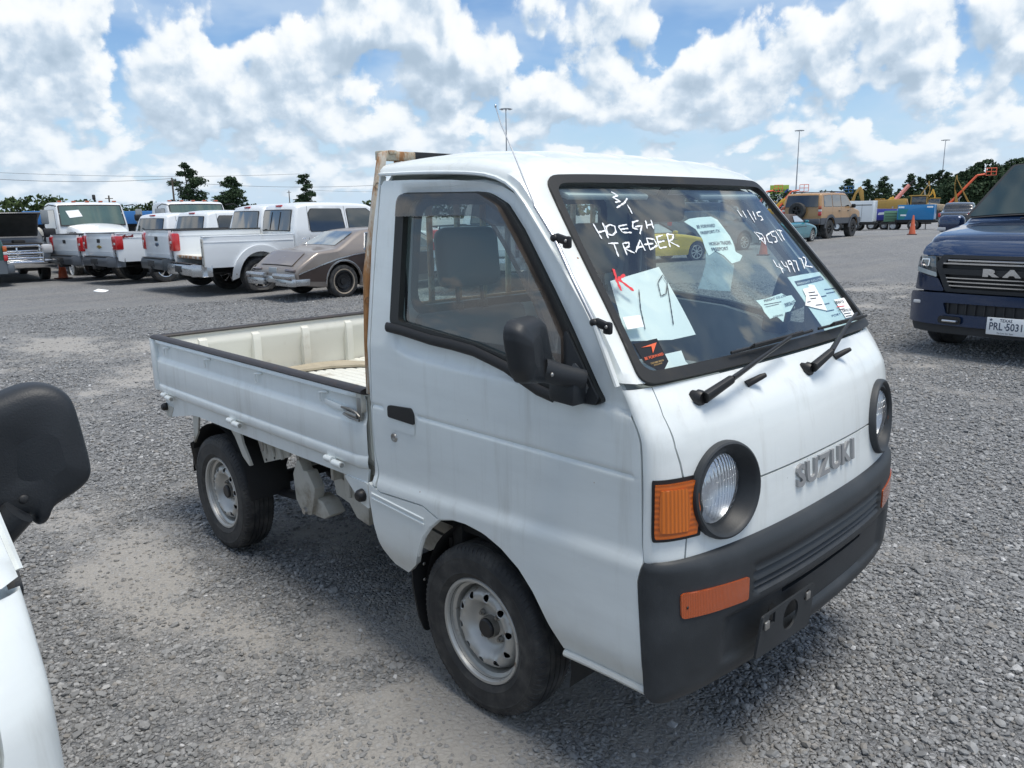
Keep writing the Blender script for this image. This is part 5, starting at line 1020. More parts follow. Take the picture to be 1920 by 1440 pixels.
DEC = {'white_sticker': ([(1.7097, -0.8725), (1.7099, -0.7776), (1.7633, -0.7925), (1.7655, -0.8805)], 'paper', -0.0048), 'warning_sticker': ([(1.829, -0.8871), (1.8219, -0.7611), (1.9257, -0.7672), (1.969, -0.8279), (1.9131, -0.8863)], 'sticker_black', -0.0048), 'torn_label_1': ([(1.2558, -0.1165), (1.24, -0.0599), (1.2334, 0.0187), (1.2297, 0.1407), (1.2505, 0.1805), (1.3039, 0.186), (1.351, 0.1889), (1.3913, 0.1772), (1.4472, 0.1415), (1.4722, 0.178), (1.5007, 0.124), (1.5107, 0.0401), (1.4627, 0.0199), (1.4324, -0.023), (1.4554, -0.1006), (1.4122, -0.0903), (1.3582, -0.062), (1.3021, -0.0636)], 'wet_paper', -0.0085), 'torn_label_2': ([(1.4179, -0.0879), (1.4355, -0.0261), (1.4669, 0.0156), (1.5126, 0.0348), (1.5164, 0.0576), (1.5903, -0.0351), (1.6553, -0.116), (1.6381, -0.2281), (1.6181, -0.3313), (1.5571, -0.2432), (1.4948, -0.1607)], 'film', -0.01), 'torn_label_3': ([(1.7235, 0.0288), (1.7232, 0.1237), (1.7095, 0.2874), (1.7296, 0.3153), (1.7295, 0.3674), (1.7659, 0.3651), (1.812, 0.2518), (1.8132, 0.1997), (1.858, 0.1284), (1.823, 0.1069), (1.8282, 0.0406), (1.79, 0.032), (1.7614, 0.0415)], 'wet_paper', -0.0085), 'document_label': ([(1.628, 0.4531), (1.6253, 0.6456), (1.6279, 0.868), (1.7243, 0.8886), (1.8261, 0.8867), (1.964, 0.8697), (1.9556, 0.6313), (1.9531, 0.4376), (1.8648, 0.442), (1.7499, 0.4487)], 'wet_paper', -0.0085), 'document_band': ([(1.6576, 0.491), (1.6523, 0.8373), (1.6812, 0.8451), (1.6879, 0.4849)], 'blue_ink', -0.0078), 'torn_slip': ([(1.7115, 0.5074), (1.7076, 0.5855), (1.6922, 0.6007), (1.7005, 0.6602), (1.7772, 0.6373), (1.8569, 0.5939), (1.8276, 0.494), (1.8017, 0.4152), (1.7541, 0.4862)], 'paper', -0.0048), 'inspection_sticker': ([(1.8081, 0.7635), (1.8149, 0.9172), (1.9285, 0.8821), (1.925, 0.7403)], 'paper', -0.0048), 'printed_line_0': ([(1.7361, 0.5379), (1.7393, 0.6121), (1.7437, 0.608), (1.7405, 0.534)], 'ink', -0.0036), 'printed_line_1': ([(1.7534, 0.5225), (1.7596, 0.6203), (1.7639, 0.6162), (1.7578, 0.5187)], 'ink', -0.0036), 'printed_line_2': ([(1.7711, 0.5112), (1.7737, 0.5757), (1.778, 0.5718), (1.7753, 0.5075)], 'ink', -0.0036), 'printed_line_3': ([(1.8117, 0.5165), (1.8158, 0.5889), (1.8201, 0.5849), (1.8159, 0.5127)], 'ink', -0.0036), 'printed_line_4': ([(1.7855, 0.4541), (1.7854, 0.4933), (1.7897, 0.4896), (1.7897, 0.4505)], 'ink', -0.0036), 'printed_line_10': ([(1.7351, 0.7545), (1.7431, 0.9182), (1.7489, 0.9131), (1.7408, 0.7504)], 'blue_ink', -0.0072), 'printed_line_11': ([(1.7586, 0.7428), (1.7621, 0.8617), (1.7679, 0.8571), (1.7643, 0.7388)], 'blue_ink', -0.0072), 'printed_line_12': ([(1.7697, 0.6244), (1.7711, 0.7225), (1.7768, 0.7186), (1.7753, 0.6208)], 'blue_ink', -0.0072), 'printed_line_13': ([(1.8153, 0.6039), (1.8164, 0.6914), (1.822, 0.6876), (1.8208, 0.6004)], 'blue_ink', -0.0072), 'printed_line_14': ([(1.8554, 0.5914), (1.8582, 0.6862), (1.8637, 0.6824), (1.8608, 0.5879)], 'blue_ink', -0.0072), 'printed_line_20': ([(1.8496, 0.732), (1.8568, 0.8338), (1.8611, 0.8288), (1.8539, 0.7275)], 'red_marker', -0.0036), 'printed_line_21': ([(1.8675, 0.7289), (1.8717, 0.8062), (1.876, 0.8014), (1.8717, 0.7245)], 'ink', -0.0036), 'printed_line_22': ([(1.8977, 0.7542), (1.9042, 0.8437), (1.9084, 0.8387), (1.902, 0.7496)], 'ink', -0.0036), 'printed_line_23': ([(1.9136, 0.7545), (1.9189, 0.8342), (1.9232, 0.8291), (1.9179, 0.75)], 'ink', -0.0036), 'printed_line_30': ([(1.7517, 0.0691), (1.7526, 0.2295), (1.7558, 0.2276), (1.7548, 0.0675)], 'blue_ink', -0.0072), 'printed_line_31': ([(1.7646, 0.0686), (1.7621, 0.1959), (1.7652, 0.1941), (1.7676, 0.067)], 'blue_ink', -0.0072), 'sticker_arrow': ([(1.8507, -0.865), (1.8399, -0.7763), (1.8821, -0.8233), (1.8521, -0.812)], 'orange_print', -0.0034)}
for nm, (poly, mm, oo) in DEC.items():
    decal(nm.rstrip('0123456789').rstrip('_'), poly, M[mm], oo)
def print_on(name, txt, quad, m, o, parent=None):
    """one line of print stretched into a (u,v) quad: bottom-left, bottom-right, top-right, top-left"""
    V, F = text_geo(txt, 1.0, 0.0, .01, align='LEFT')
    if not len(V): return
    a = (V[:,0]-V[:,0].min())/(V[:,0].max()-V[:,0].min()); b = (V[:,1]-V[:,1].min())/(V[:,1].max()-V[:,1].min()); q4 = np.array(quad, float)
    UV = (q4[0][None]*(1-a)[:,None]+q4[1][None]*a[:,None])*(1-b)[:,None]+(q4[3][None]*(1-a)[:,None]+q4[2][None]*a[:,None])*b[:,None]
    P = gl_pt(UV[:,0], UV[:,1], o); mk(name, P, F, m, parent or gl, smooth=False)
PRT = [('printed_word', 'BE FORWARD', [(1.9062, -0.8767), (1.8978, -0.7761), (1.8862, -0.7734), (1.8939, -0.875)], 'orange_print', -0.0032), ('printed_word', 'CUSTOMER SERVICE', [(1.927, -0.861), (1.9219, -0.7912), (1.9153, -0.7899), (1.9203, -0.8608)], 'gold_print', -0.0032), ('printed_word', 'EXCELLENCE', [(1.9354, -0.85), (1.9323, -0.8061), (1.9265, -0.8053), (1.9296, -0.8493)], 'gold_print', -0.0032), ('printed_word', 'BE FORWARD', [(1.3003, -0.0492), (1.2958, 0.1103), (1.2752, 0.1248), (1.2802, -0.0395)], 'blue_ink', -0.0072), ('printed_word', 'FREEPORT-TX', [(1.3362, -0.052), (1.3288, 0.1243), (1.3105, 0.1331), (1.3185, -0.0445)], 'blue_ink', -0.0072), ('printed_word', 'HOEGH TRADER', [(1.4015, -0.0406), (1.4039, 0.1494), (1.3813, 0.1597), (1.3818, -0.0325)], 'blue_ink', -0.0072), ('printed_word', 'FREEPORT', [(1.4341, -0.0518), (1.4352, 0.0902), (1.4152, 0.0992), (1.4145, -0.0454)], 'blue_ink', -0.0072), ('printed_word', 'FREIGHT CO.,LTD', [(1.7427, 0.0843), (1.7342, 0.3057), (1.7212, 0.312), (1.7284, 0.0917)], 'blue_ink', -0.0072), ('printed_word', '300361F', [(1.7873, 0.2309), (1.7818, 0.3447), (1.7603, 0.3561), (1.767, 0.2384)], 'blue_ink', -0.0072), ('printed_word', 'BE FORWARD', [(1.8288, 0.0691), (1.8282, 0.1635), (1.8177, 0.1667), (1.8187, 0.0735)], 'blue_ink', -0.0072), ('printed_word', 'FREIGHT CO.,LTD', [(1.6845, 0.4983), (1.6788, 0.8205), (1.6662, 0.8221), (1.6707, 0.5038)], 'paper', -0.007), ('printed_word', 'PORT', [(1.8964, 0.6058), (1.8976, 0.7269), (1.8855, 0.7364), (1.8845, 0.6144)], 'blue_ink', -0.0072), ('printed_word', 'INV13', [(1.8365, 0.754), (1.8418, 0.8623), (1.8233, 0.8657), (1.8187, 0.7594)], 'ink', -0.0032), ('printed_word', 'DATE 03', [(1.8893, 0.7549), (1.8977, 0.8768), (1.8821, 0.8816), (1.8743, 0.7614)], 'ink', -0.0032)]
for nm, txt, quad, mm, oo in PRT: print_on(nm, txt, quad, M[mm], oo)

# loose papers behind the glass
def glass_sheet(name, poly, off, label, cat, curl=.0, m=None):
    uv0 = np.array(poly).mean(0)
    o = panel(name, lambda u, v: gl_pt(u, v, off)+np.stack([-curl*((u-uv0[0])/.2)**2, 0*u, 0*u], -1), poly, m or M['paper'], None, step=.03, scale=(.63,.62), rim=.0008, out=(1,0,.6), edge=0, label=label, cat=cat)
    return o
sh = glass_sheet('paper_sheet', [(1.5172, -0.7776), (1.4709, -0.4392), (1.8186, -0.4758), (1.8223, -0.6294), (1.7965, -0.8608), (1.6871, -0.8366)], -.030, 'white paper sheet marked 19 propped behind the windscreen on the driver side', 'paper', .004)
for nm, dg2 in (('handwritten_digit', [[(1.5736, -0.6571), (1.6646, -0.7109), (1.7581, -0.7491)]]), ('handwritten_digit', [[(1.5146, -0.4614), (1.5496, -0.5204), (1.6168, -0.5519), (1.609, -0.5115), (1.5545, -0.4615), (1.5146, -0.4614)], [(1.5638, -0.469), (1.6743, -0.5325), (1.7582, -0.5803)]])):
    b = MB()
    for s_ in dg2: stroke(None, s_, .0028, o=-.0275, mb=b)
    b.build(nm, M['ink'], sh, smooth=False)
glass_sheet('dash_paper', [(1.8729, -0.9238), (1.8681, -0.7611), (1.866, -0.5839), (1.9153, -0.5967), (1.984, -0.569), (1.987, -0.8003), (1.9837, -0.9191)], -.045, 'creased white paper lying low on the dashboard behind the black pentagon sticker', 'paper', .002)
# ------------------------------------------------------------------ other vehicles on the lot
def smooth_line(P, it=2):
    P = [np.array(p, float) for p in P]
    for _ in range(it):
        Q = [P[0]]
        for a, b in zip(P[:-1], P[1:]): Q += [a*.75+b*.25, a*.25+b*.75]
        Q.append(P[-1]); P = Q
    return np.array(P)
def vehicle_root(name, ground_xy, heading, label, cat, group=None, dz=0.0):
    """origin between the rear wheels on the ground; x forward, y left"""
    x, y = ground_xy; r = empty(name, (x, y, float(ground_z(x, y))+dz), math.radians(heading), label, cat, group); return r
def car_body(name, topl, bottom, r, Y, mt, parent, crown=.02, step=.07, it=2, rim=.03):
    """rounded body: side panels with wheel arches and a skin bent over from one side to the other"""
    T = smooth_line(topl, it); d = np.gradient(T, axis=0); d /= np.linalg.norm(d, axis=1)[:, None]+1e-9; n = np.stack([-d[:, 1], d[:, 0]], 1)
    V = []; tt = np.linspace(0, math.pi/2, 5); yk = np.linspace(1, -1, 9)
    for p, q in zip(T, n):
        rows = []
        for t in tt:
            s = p+q*(-r+r*math.sin(t)); y = float(Y(s[0], s[1]))-r+r*math.cos(t); rows.append((s[0], y, s[1]))
        yb = rows[-1][1]
        mid = [(p[0]+q[0]*crown*(1-k*k), yb*k, p[1]+q[1]*crown*(1-k*k)) for k in yk[1:-1]]
        V += rows+mid+[(a, -b, c) for a, b, c in rows[::-1]]
    m = len(tt)*2+len(yk)-2; F = [(i*m+j, i*m+j+1, (i+1)*m+j+1, (i+1)*m+j) for i in range(len(T)-1) for j in range(m-1)]
    out = list(map(tuple, T-n*r))+list(bottom)
    for sg in (1, -1):
        v, f = panel_geo(lambda x, z, sg=sg: np.stack([x, sg*np.vectorize(Y)(x, z), z], -1), out, step=step, rim=rim, out=(0, sg, 0), edge=0)
        k = len(V); V += [tuple(a) for a in v]; F += [tuple(i+k for i in g_) for g_ in f]
    return mk(name, V, F, mt, parent, sharp=45)
def arch(cx, r, z0, zb, n=10):
    """arch points from front to back over a wheel, for a body bottom at height zb"""
    a0 = math.asin(max(-1, min(1, (zb-z0)/r))); return [(cx+r*math.cos(a), z0+r*math.sin(a)) for a in np.linspace(a0, math.pi-a0, n)]
def side_pane(name, poly, Y, sg, m, parent, off=.004, rr=.03, step=.15, seal=None, sw=.018):
    S = lambda x, z: np.stack([x, sg*np.vectorize(Y)(x, z), z], -1); p = rc(poly, rr, 3); o = panel(name, S, p, m, parent, step=step, rim=.004, out=(0, sg, 0), off=off, edge=0)
    if seal:
        c = np.mean(np.array(p), 0); q_ = [tuple(c+(np.array(a)-c)*(1+sw/np.linalg.norm(np.array(a)-c)*1.3)) for a in p]
        panel(name.replace('window', 'window_frame') if 'window' in name else name+'_frame', S, q_, seal, o, step=step, rim=.004, out=(0, sg, 0), off=off-.0022, edge=0)
    return o
def face_pane(name, a, b, poly, m, parent, off=.006, crown=0.03, yw=.86, rim=.004, rr=.04, bend=0.0):
    """pane on a sloping face between side-view points a (s=0) and b (s=1); polygon in (y, s)"""
    a = np.array(a, float); b = np.array(b, float); t = b-a; t /= np.linalg.norm(t); n = np.array([-t[1], t[0]]); ym = yw
    def S(y, s): P = a[None]+(b-a)[None]*np.asarray(s)[:, None]+n[None]*(off+crown*(1-(np.asarray(y)[:, None]/ym)**2)); return np.stack([P[:, 0]-bend*(np.asarray(y)/ym)**2, y, P[:, 1]], -1)
    L = float(np.linalg.norm(b-a)); return panel(name, S, rc([(p[0], p[1]) for p in poly], [rr]*len(poly), 3), m, parent, step=.12, scale=(1, L), rim=rim, out=(n[0], 0, n[1]), edge=0)
TYRE_P = M['tyre']
def road_wheel(parent, c, sg, R, w, rim_r, style='steel', n=40, flat=False, rim_m=None, tyre_m=None, whitewall=False):
    e = empty('wheel', c, 0, parent=parent); hw = w/2
    prof = [(rim_r, hw*.55), (rim_r+.012, hw*.86), ((rim_r+R)/2, hw), (R*.95, hw*.92), (R*.985, hw*.80), (R, hw*.6), (R, hw*.15), (R*.985, hw*.12), (R*.985, hw*.04), (R, 0)]; prof = prof+[(r, -a) for r, a in prof[::-1]]
    t = MB().lathe(prof, (0, 0, 0), 1, n)
    if flat: t.V = [(x*(1.0+.10*max(0, -z-R*.55)/R), y*(1+.35*max(0, -z-R*.5)/R*2), max(z, -R*.80)) for x, y, z in t.V]
    t.build('tyre', tyre_m or TYRE_P, e)
    if whitewall: MB().lathe([(rim_r+.028, sg*hw*.93), (rim_r+.034, sg*(hw*.95+.003)), (rim_r+.048, sg*(hw*.98+.003)), (rim_r+.052, sg*hw*.96)], (0, 0, 0), 1, n).build('whitewall_ring', mat('grimy_whitewall', (.34, .29, .23), .7) if 'grimy_whitewall' not in bpy.data.materials else bpy.data.materials['grimy_whitewall'], e)
    rm = rim_m or M['rim']
    if style == 'steel':
        MB().lathe([(rim_r+.006, sg*hw*.9), (rim_r, sg*hw*.92), (rim_r-.015, sg*hw*.5), (rim_r*.80, sg*hw*.42), (rim_r*.72, sg*hw*.62), (rim_r*.5, sg*hw*.50), (rim_r*.34, sg*hw*.46), (rim_r*.30, sg*hw*.72), (0, sg*hw*.74)], (0, 0, 0), 1, n).build('rim', rm, e)
        for k in range(12): a = 2*math.pi*k/12; MB().cyl((rim_r*.70*math.cos(a), sg*hw*.60, rim_r*.70*math.sin(a)), (rim_r*.70*math.cos(a), sg*hw*.635, rim_r*.70*math.sin(a)), rim_r*.065, 8).build('rim_hole', M['black'], e)
    else:
        MB().lathe([(rim_r+.006, sg*hw*.9), (rim_r, sg*hw*.94), (rim_r-.02, sg*hw*.85), (rim_r-.03, sg*hw*.1), (0, sg*hw*.05)], (0, 0, 0), 1, n).build('rim', M['chassis_dark'] if style != 'plain' else rm, e)
        MB().lathe([(rim_r+.007, sg*hw*.9), (rim_r+.002, sg*hw*.955), (rim_r-.018, sg*hw*.90), (rim_r-.02, sg*hw*.7)], (0, 0, 0), 1, n).build('rim_lip', rm, e)
        ns = {'spoke5': 5, 'spoke8': 8, 'spoke10': 10}.get(style, 6)
        for k in range(ns):
            a = 2*math.pi*(k+.25)/ns; ca, sa = math.cos(a), math.sin(a); wd = .34*rim_r*2.6/ns; q_ = []
            for rr_, ww in ((rim_r*.18, wd*.6), (rim_r*.96, wd)): q_ += [(rr_*ca-ww*sa, rr_*sa+ww*ca), (rr_*ca+ww*sa, rr_*sa-ww*ca)]
            MB().prism([q_[0], q_[2], q_[3], q_[1]], sg*hw*.62, sg*hw*.84, axis=1, bev=.006).build('spoke', rm, e)
        MB().lathe([(rim_r*.26, sg*hw*.5), (rim_r*.26, sg*hw*.86), (rim_r*.15, sg*hw*.95), (0, sg*hw*.95)], (0, 0, 0), 1, 20).build('hub_cap', rm, e)
    return e
def four(parent, wb, track, R, w, rim_r, **k):
    for x in (0, wb):
        for sg in (-1, 1): road_wheel(parent, (x, sg*track/2, R), sg, R, w, rim_r, **k)

M['wpaint'] = mat('fleet_white_paint', (.74, .77, .79), .32, coat=.6, var=.05, vscale=1.5, dirt=(.42, .40, .36), dscale=2.4, dlo=.56, dhi=.9)
M['trim_black'] = mat('textured_trim', (.022, .023, .025), .6, var=.2)
def pickup(name, xy, head, label, P):
    """full-size crew cab pickup seen from behind; P overrides the dimensions"""
    D = dict(w=2.02, ro=1.24, zb=1.36, zf=.62, bed=2.05, wb=3.97, R=.40, tw=.27, track=1.72, zr=1.96, lights='tall', gate=True, style='spoke8', rim=.24, paint=M['wpaint'], emblem='oval', bumper=M['dull_chrome'], flare=False, glass=M['dark_glass'], liner=M['trim_black'], slide=False, flat=False, bz=.62); D.update(P)
    rt = vehicle_root(name, xy, head, label, 'pickup', 'pickups in the row behind', D.get('dz', 0)); w = D['w']/2; xr = -D['ro']; xc = xr+D['bed']+.05; zb, zf = D['zb'], D['zf']; pm = D['paint']
    Yb = lambda x, z: w-.030*max(0, (z-1.05)/.35)-.05*max(0, (.75-z)/.2)**2*.6-.03*max(0, (xr+.25-x)/.25)**2
    A = arch(0, D['R']+.10, D['R']+.03, zf)
    for sg in (-1, 1):
        out = rc([(xr, zf+.02), (xr, zb), (xc-.03, zb), (xc-.03, zf)], [.04, .05, .02, .01], 3)+A+[(xr+.12, zf)]
        S = lambda x, z, sg=sg: np.stack([x, sg*np.vectorize(Yb)(x, z), z], -1)
        if D['lights'] == 'hole': bs = panel('bed_side', S, out, pm, rt, holes=[], step=.09, rim=.16, out=(0, sg, 0), edge=0)
        else: bs = panel('bed_side', S, out, pm, rt, step=.09, rim=.16, out=(0, sg, 0), edge=0)
        MB().box(((xr+xc)/2, sg*(w-.09), zb-.004), (xc-xr-.03, .15, .03), bev=.012).build('bed_rail', D['liner'] if D.get('dark_rail', True) else pm, bs)
        panel('crease', S, [(xr+.02, zb-.13), (xc-.05, zb-.13), (xc-.05, zb-.112), (xr+.02, zb-.112)], pm, bs, step=.2, rim=.012, out=(0, sg, 0), off=.010, edge=0)
        MB().box(((xr+xc)/2, sg*(w-.17), (zb+.85)/2), (xc-xr-.06, .03, zb-.85)).build('bed_liner', D['liner'], bs)
        wl = MB(); A2 = np.linspace(0, math.pi, 12); V = []
        for t in A2: V += [((D['R']+.11)*math.cos(t), sg*(w-.03), D['R']+.03+(D['R']+.10)*math.sin(t)), ((D['R']+.11)*math.cos(t), sg*(w-.42), D['R']+.03+(D['R']+.10)*math.sin(t))]
        wl.raw(V, [(2*i, 2*i+1, 2*i+3, 2*i+2) for i in range(11)]).build('wheel_well', M['chassis_dark'], bs)
        if D['flare']:
            ro_, ri = D['R']+.24, D['R']+.10; pts = [(ro_*math.cos(t), D['R']+.03+ro_*math.sin(t)) for t in np.linspace(-.12, math.pi+.12, 22)]+[(ri*math.cos(t), D['R']+.03+ri*math.sin(t)) for t in np.linspace(math.pi+.05, -.05, 22)]
            fl_ = panel('fender_flare', S, pts, pm, bs, step=.05, rim=.06, out=(0, sg, 0), off=.055, edge=.012)
            for t in np.linspace(.05, math.pi-.05, 9): MB().ell(((D['R']+.18)*math.cos(t), sg*(w+.028), D['R']+.03+(D['R']+.18)*math.sin(t)), (.03, .02, .03), 8).build('flare_bolt', M['nut'], fl_)
        if D['lights'] == 'tall': tl_ = MB().box((xr+.05, sg*(w-.115), zb-.27), (.18, .245, .40), bev=.04)
        elif D['lights'] == 'square': tl_ = MB().box((xr+.06, sg*(w-.13), zb-.25), (.20, .275, .36), bev=.035)
        if D['lights'] in ('tall', 'square'):
            tl_ = tl_.build('tail_light', M['red_lens'], rt); MB().box((xr-.042, sg*(w-.10), zb-.27), (.012, .10, .06), bev=.004).build('reversing_lens', M['white_lens'], tl_)
        else:
            MB().box((xr-.004, sg*(w-.06), (zb+zf)/2), (.02, .10, zb-zf-.10), bev=.004).build('lamp_pocket', mat('bare_pocket', (.42, .41, .37), .6, dirt=(.2, .12, .07), dscale=6) if 'bare_pocket' not in bpy.data.materials else bpy.data.materials['bare_pocket'], rt)
            for zz in (zb-.12, zb-.22, zb-.42, zb-.60): MB().ell((xr-.016, sg*(w-.055), zz), (.012, .035, .04), 8).build('lamp_hole', M['black'], rt)
    MB().box(((xr+xc)/2, 0, .84), (xc-xr-.06, 2*w-.3, .04)).build('bed_floor', D['liner'] if D['gate'] else M['inner_white'], rt)
    MB().box((xc-.05, 0, (zb+.84)/2), (.04, 2*w-.3, zb-.86)).build('bed_front_wall', D['liner'] if D['gate'] else M['inner_white'], rt)
    if D['gate']:
        tg_ = MB().prism([(xr-.015, zf+.03), (xr-.035, zf+.20), (xr-.035, zb-.14), (xr-.015, zb-.06), (xr-.02, zb-.005), (xr+.05, zb+.004), (xr+.05, zf+.03)], -(w-.255), w-.255, axis=1, bev=.008).build('tailgate', pm, rt)
        MB().box((xr+.01, 0, zb+.004), (.09, 2*w-.50, .012), bev=.004).build('tailgate_cap', M['trim_black'], tg_)
        MB().box((xr-.045, 0, zb-.20), (.02, .16, .10), bev=.01).build('gate_handle', M['trim_black'], tg_)
        if D['emblem'] == 'oval': MB().ell((xr-.04, 0, zb-.33), (.02, .24, .10), 20).build('oval_emblem', mat('dark_blue_badge', (.02, .05, .12), .2, coat=1) if 'dark_blue_badge' not in bpy.data.materials else bpy.data.materials['dark_blue_badge'], tg_)
        elif D['emblem'] == 'cross': MB().box((xr-.04, 0, zb-.36), (.02, .26, .05), bev=.006).box((xr-.041, 0, zb-.36), (.02, .10, .09), bev=.006).build('bow_emblem', mat('gold_badge', (.40, .28, .08), .3, metal=.6) if 'gold_badge' not in bpy.data.materials else bpy.data.materials['gold_badge'], tg_)
        panel('gate_crease', lambda y, z: np.stack([0*y+xr-.037, y, z], -1), [(-(w-.2), zf+.25), (w-.2, zf+.25), (w-.2, zf+.262), (-(w-.2), zf+.262)], pm, tg_, step=.3, rim=.012, out=(-1, 0, 0), off=.006, edge=0)
    else:   # no tailgate: the open end shows the bed, posts and a rusty sill
        MB().box((xr+.02, 0, .83), (.08, 2*w-.3, .06), bev=.006).build('bed_sill', rusty('rusty_sill', (.5, .5, .46), amount=.7) if 'rusty_sill' not in bpy.data.materials else bpy.data.materials['rusty_sill'], rt)
    bz = D['bz']; bp_ = MB().prism([(xr-.20, bz-.13), (xr-.22, bz+.02), (xr-.19, bz+.11), (xr-.02, bz+.13), (xr-.02, bz-.13)], -(w-.30), w-.30, axis=1, bev=.02)
    for sg in (-1, 1): bp_.prism([(xr-.20, sg*(w-.32)), (xr+.16, sg*(w+.0)), (xr+.16, sg*(w-.06)), (xr-.02, sg*(w-.10)), (xr-.02, sg*(w-.32))][::sg], bz-.15, bz+.11, axis=2, bev=.015)
    bo = bp_.build('rear_bumper', D['bumper'], rt); MB().box((xr-.13, 0, bz+.128), (.14, 1.3, .012), bev=.003).build('bumper_step_pad', M['trim_black'], bo); MB().box((xr-.215, 0, bz+.0), (.02, .40, .14), bev=.01).build('plate_recess', M['trim_black'], bo)
    MB().box((xr-.10, 0, bz-.16), (.30, .10, .10), bev=.01).cyl((xr-.2, 0, bz-.10), (xr-.2, 0, bz+.0), .03).build('tow_hitch', M['chassis_dark'], rt)
    # frame, axle and exhaust under the bed
    MB().box((.4, 0, .58), (3.0, .9, .12), bev=.01).cyl((0, -D['track']/2, D['R']), (0, D['track']/2, D['R']), .05, 12).ell((0, 0, D['R']), (.3, .34, .32), 14).cyl((-.3, -.5, .5), (-1.15, -.62, .48), .035, 10).build('running_gear', M['chassis_dark'], rt)
    # cab
    zr = D['zr']; xf = xc+D.get('cab', 3.0); hd_ = D.get('hood', 1.25)
    Yc = lambda x, z: w-.03-.17*max(0, (z-1.30)/(zr-1.30))**1.1-.05*max(0, (.75-z)/.3)**2-.12*max(0, (x-(xf+.4))/(hd_+.2))**2
    topl = [(xc, .55), (xc-.005, 1.28), (xc+.13, zr-.12), (xc+.22, zr-.02), (xc+.7, zr+.015), (xf-1.15, zr), (xf-.85, zr-.05), (xf-.10, 1.36), (xf+.05, 1.31), (xf+hd_-.15, 1.22), (xf+hd_, 1.10), (xf+hd_+.04, .60)]
    body = car_body('cab_body', topl, [(xf+hd_+.02, .55)]+arch(D['wb'], D['R']+.10, D['R']+.03, .52)+[(xc+.02, .50)], .07, Yc, pm, rt, crown=.03, step=.11)
    def pl(s): return [(xc+.00, 1.30), (xc+.125, zr-.12)][s]
    rw = [(-.68, .12), (.68, .12), (.62, .92), (-.62, .92)]
    a_, b_ = (xc-.001, 1.30), (xc+.128, zr-.12)
    fr_ = face_pane('rear_window_frame', a_, b_, [(-.77, .06), (.77, .06), (.72, .97), (-.72, .97)], M['trim_black'], rt, off=.003)
    rwn = face_pane('rear_window', a_, b_, [(-.74, .10), (.74, .10), (.69, .93), (-.69, .93)], D['glass'], rt, off=.007)
    if D['slide']:
        for y in (-.22, .22): MB().box(((a_[0]+b_[0])/2-.036, y, (a_[1]+b_[1])/2), (.02, .018, .42), rot=(0, math.atan2(b_[0]-a_[0], b_[1]-a_[1]), 0)).build('window_divider', M['trim_black'], rwn)
    MB().box((xc+.15, 0, zr-.045), (.05, .30, .045), bev=.012).build('third_brake_light', M['red_lens'], rt)
    for sg in (-1, 1):
        xs = xc+.42
        side_pane('rear_door_window', [(xs, 1.33), (xs+.02, zr-.22), (xs+.10, zr-.13), (xs+.86, zr-.13), (xs+.90, 1.33)] if not D.get('lt') else [(xs, 1.40), (xs+.06, zr-.16), (xs+.52, zr-.16), (xs+.56, 1.33), (xs+.12, 1.33)], Yc, sg, D.get('sglass', D['glass']), rt, off=.006, rr=.05, seal=M['trim_black'])
        side_pane('front_door_window', [(xs+1.02, 1.33), (xs+1.02, zr-.13), (xf-1.02, zr-.14), (xf-.42, 1.35)], Yc, sg, M['car_glass'] if False else D.get('fglass', D['glass']), rt, off=.006, rr=.05, seal=M['trim_black'])
        for xx in (xs-.10, xs+.955, xf-.22): panel('door_gap', lambda x, z, sg=sg: np.stack([x, sg*np.vectorize(Yc)(x, z), z], -1), [(xx, .60), (xx+.008, .60), (xx+.008+(.10 if xx < xs else 0), zr-.06 if xx < xf-.5 else 1.30), (xx+(.10 if xx < xs else 0), zr-.06 if xx < xf-.5 else 1.30)], M['black'], rt, step=.2, rim=.0, out=(0, sg, 0), off=.002, edge=0)
        for xx in (xs+.75, xs+1.75): MB().box((xx, sg*(w-.01), 1.13), (.20, .03, .035), bev=.01).build('door_handle', D['paint'], rt)
        MB().box((xf-.52, sg*(w+.16), 1.42), (.12, .22, .26), bev=.04).box((xf-.50, sg*(w+.0), 1.36), (.05, .20, .04), bev=.01).build('side_mirror', M['trim_black'], rt)
    face_pane('windscreen', (xf-.85, zr-.05), (xf-.10, 1.36), [(-.70, .05), (.70, .05), (.80, .95), (-.80, .95)], M['dark_glass'], rt, off=.008, crown=.03)
    four(rt, D['wb'], D['track'], D['R'], D['tw'], D['rim'], style=D['style'], flat=D['flat'], rim_m=D.get('rimm', M['chrome']))
    return rt
pickup('pickup_truck', (-15.85, 6.34), 87, 'white crew cab pickup with no tailgate, rusty bed end and bolted fender flares', dict(gate=False, lights='hole', flare=True, slide=True, style='spoke8', R=.40, flat=True, rim=.27, dark_rail=False, liner=M['wpaint'], zb=1.28, bz=.58, fglass=M['car_glass']))
pickup('pickup_truck', (-17.45, 6.35), 88, 'white pickup with black bed liner and oval badge beside the one without tailgate', dict(glass=M['dark_glass'], lt=True, bumper=mat('dark_grey_bumper', (.06, .07, .08), .4, metal=.3), bz=.66, zb=1.42, sglass=mat('green_curtained_glass', (.16, .30, .25), .1, coat=1, var=.3, vscale=3), cab=2.55))
pickup('pickup_truck', (-21.55, 6.3), 96, 'white four wheel drive pickup with big square red tail light and gold tailgate badge', dict(lights='square', emblem='cross', style='spoke5', dark_rail=False, R=.39, zb=1.36, zr=1.90, bed=2.5, bumper=mat('grey_step_bumper', (.10, .11, .125), .4, metal=.4), bz=.63))
pickup('pickup_truck', (-24.1, 6.15), 98, 'farthest left white pickup in the row with curved red tail lights', dict(lights='tall', emblem='none', style='steel', R=.38, zb=1.33, zr=1.88, bed=2.5, bumper=bpy.data.materials['grey_step_bumper'], bz=.62, rimm=M['rim']))
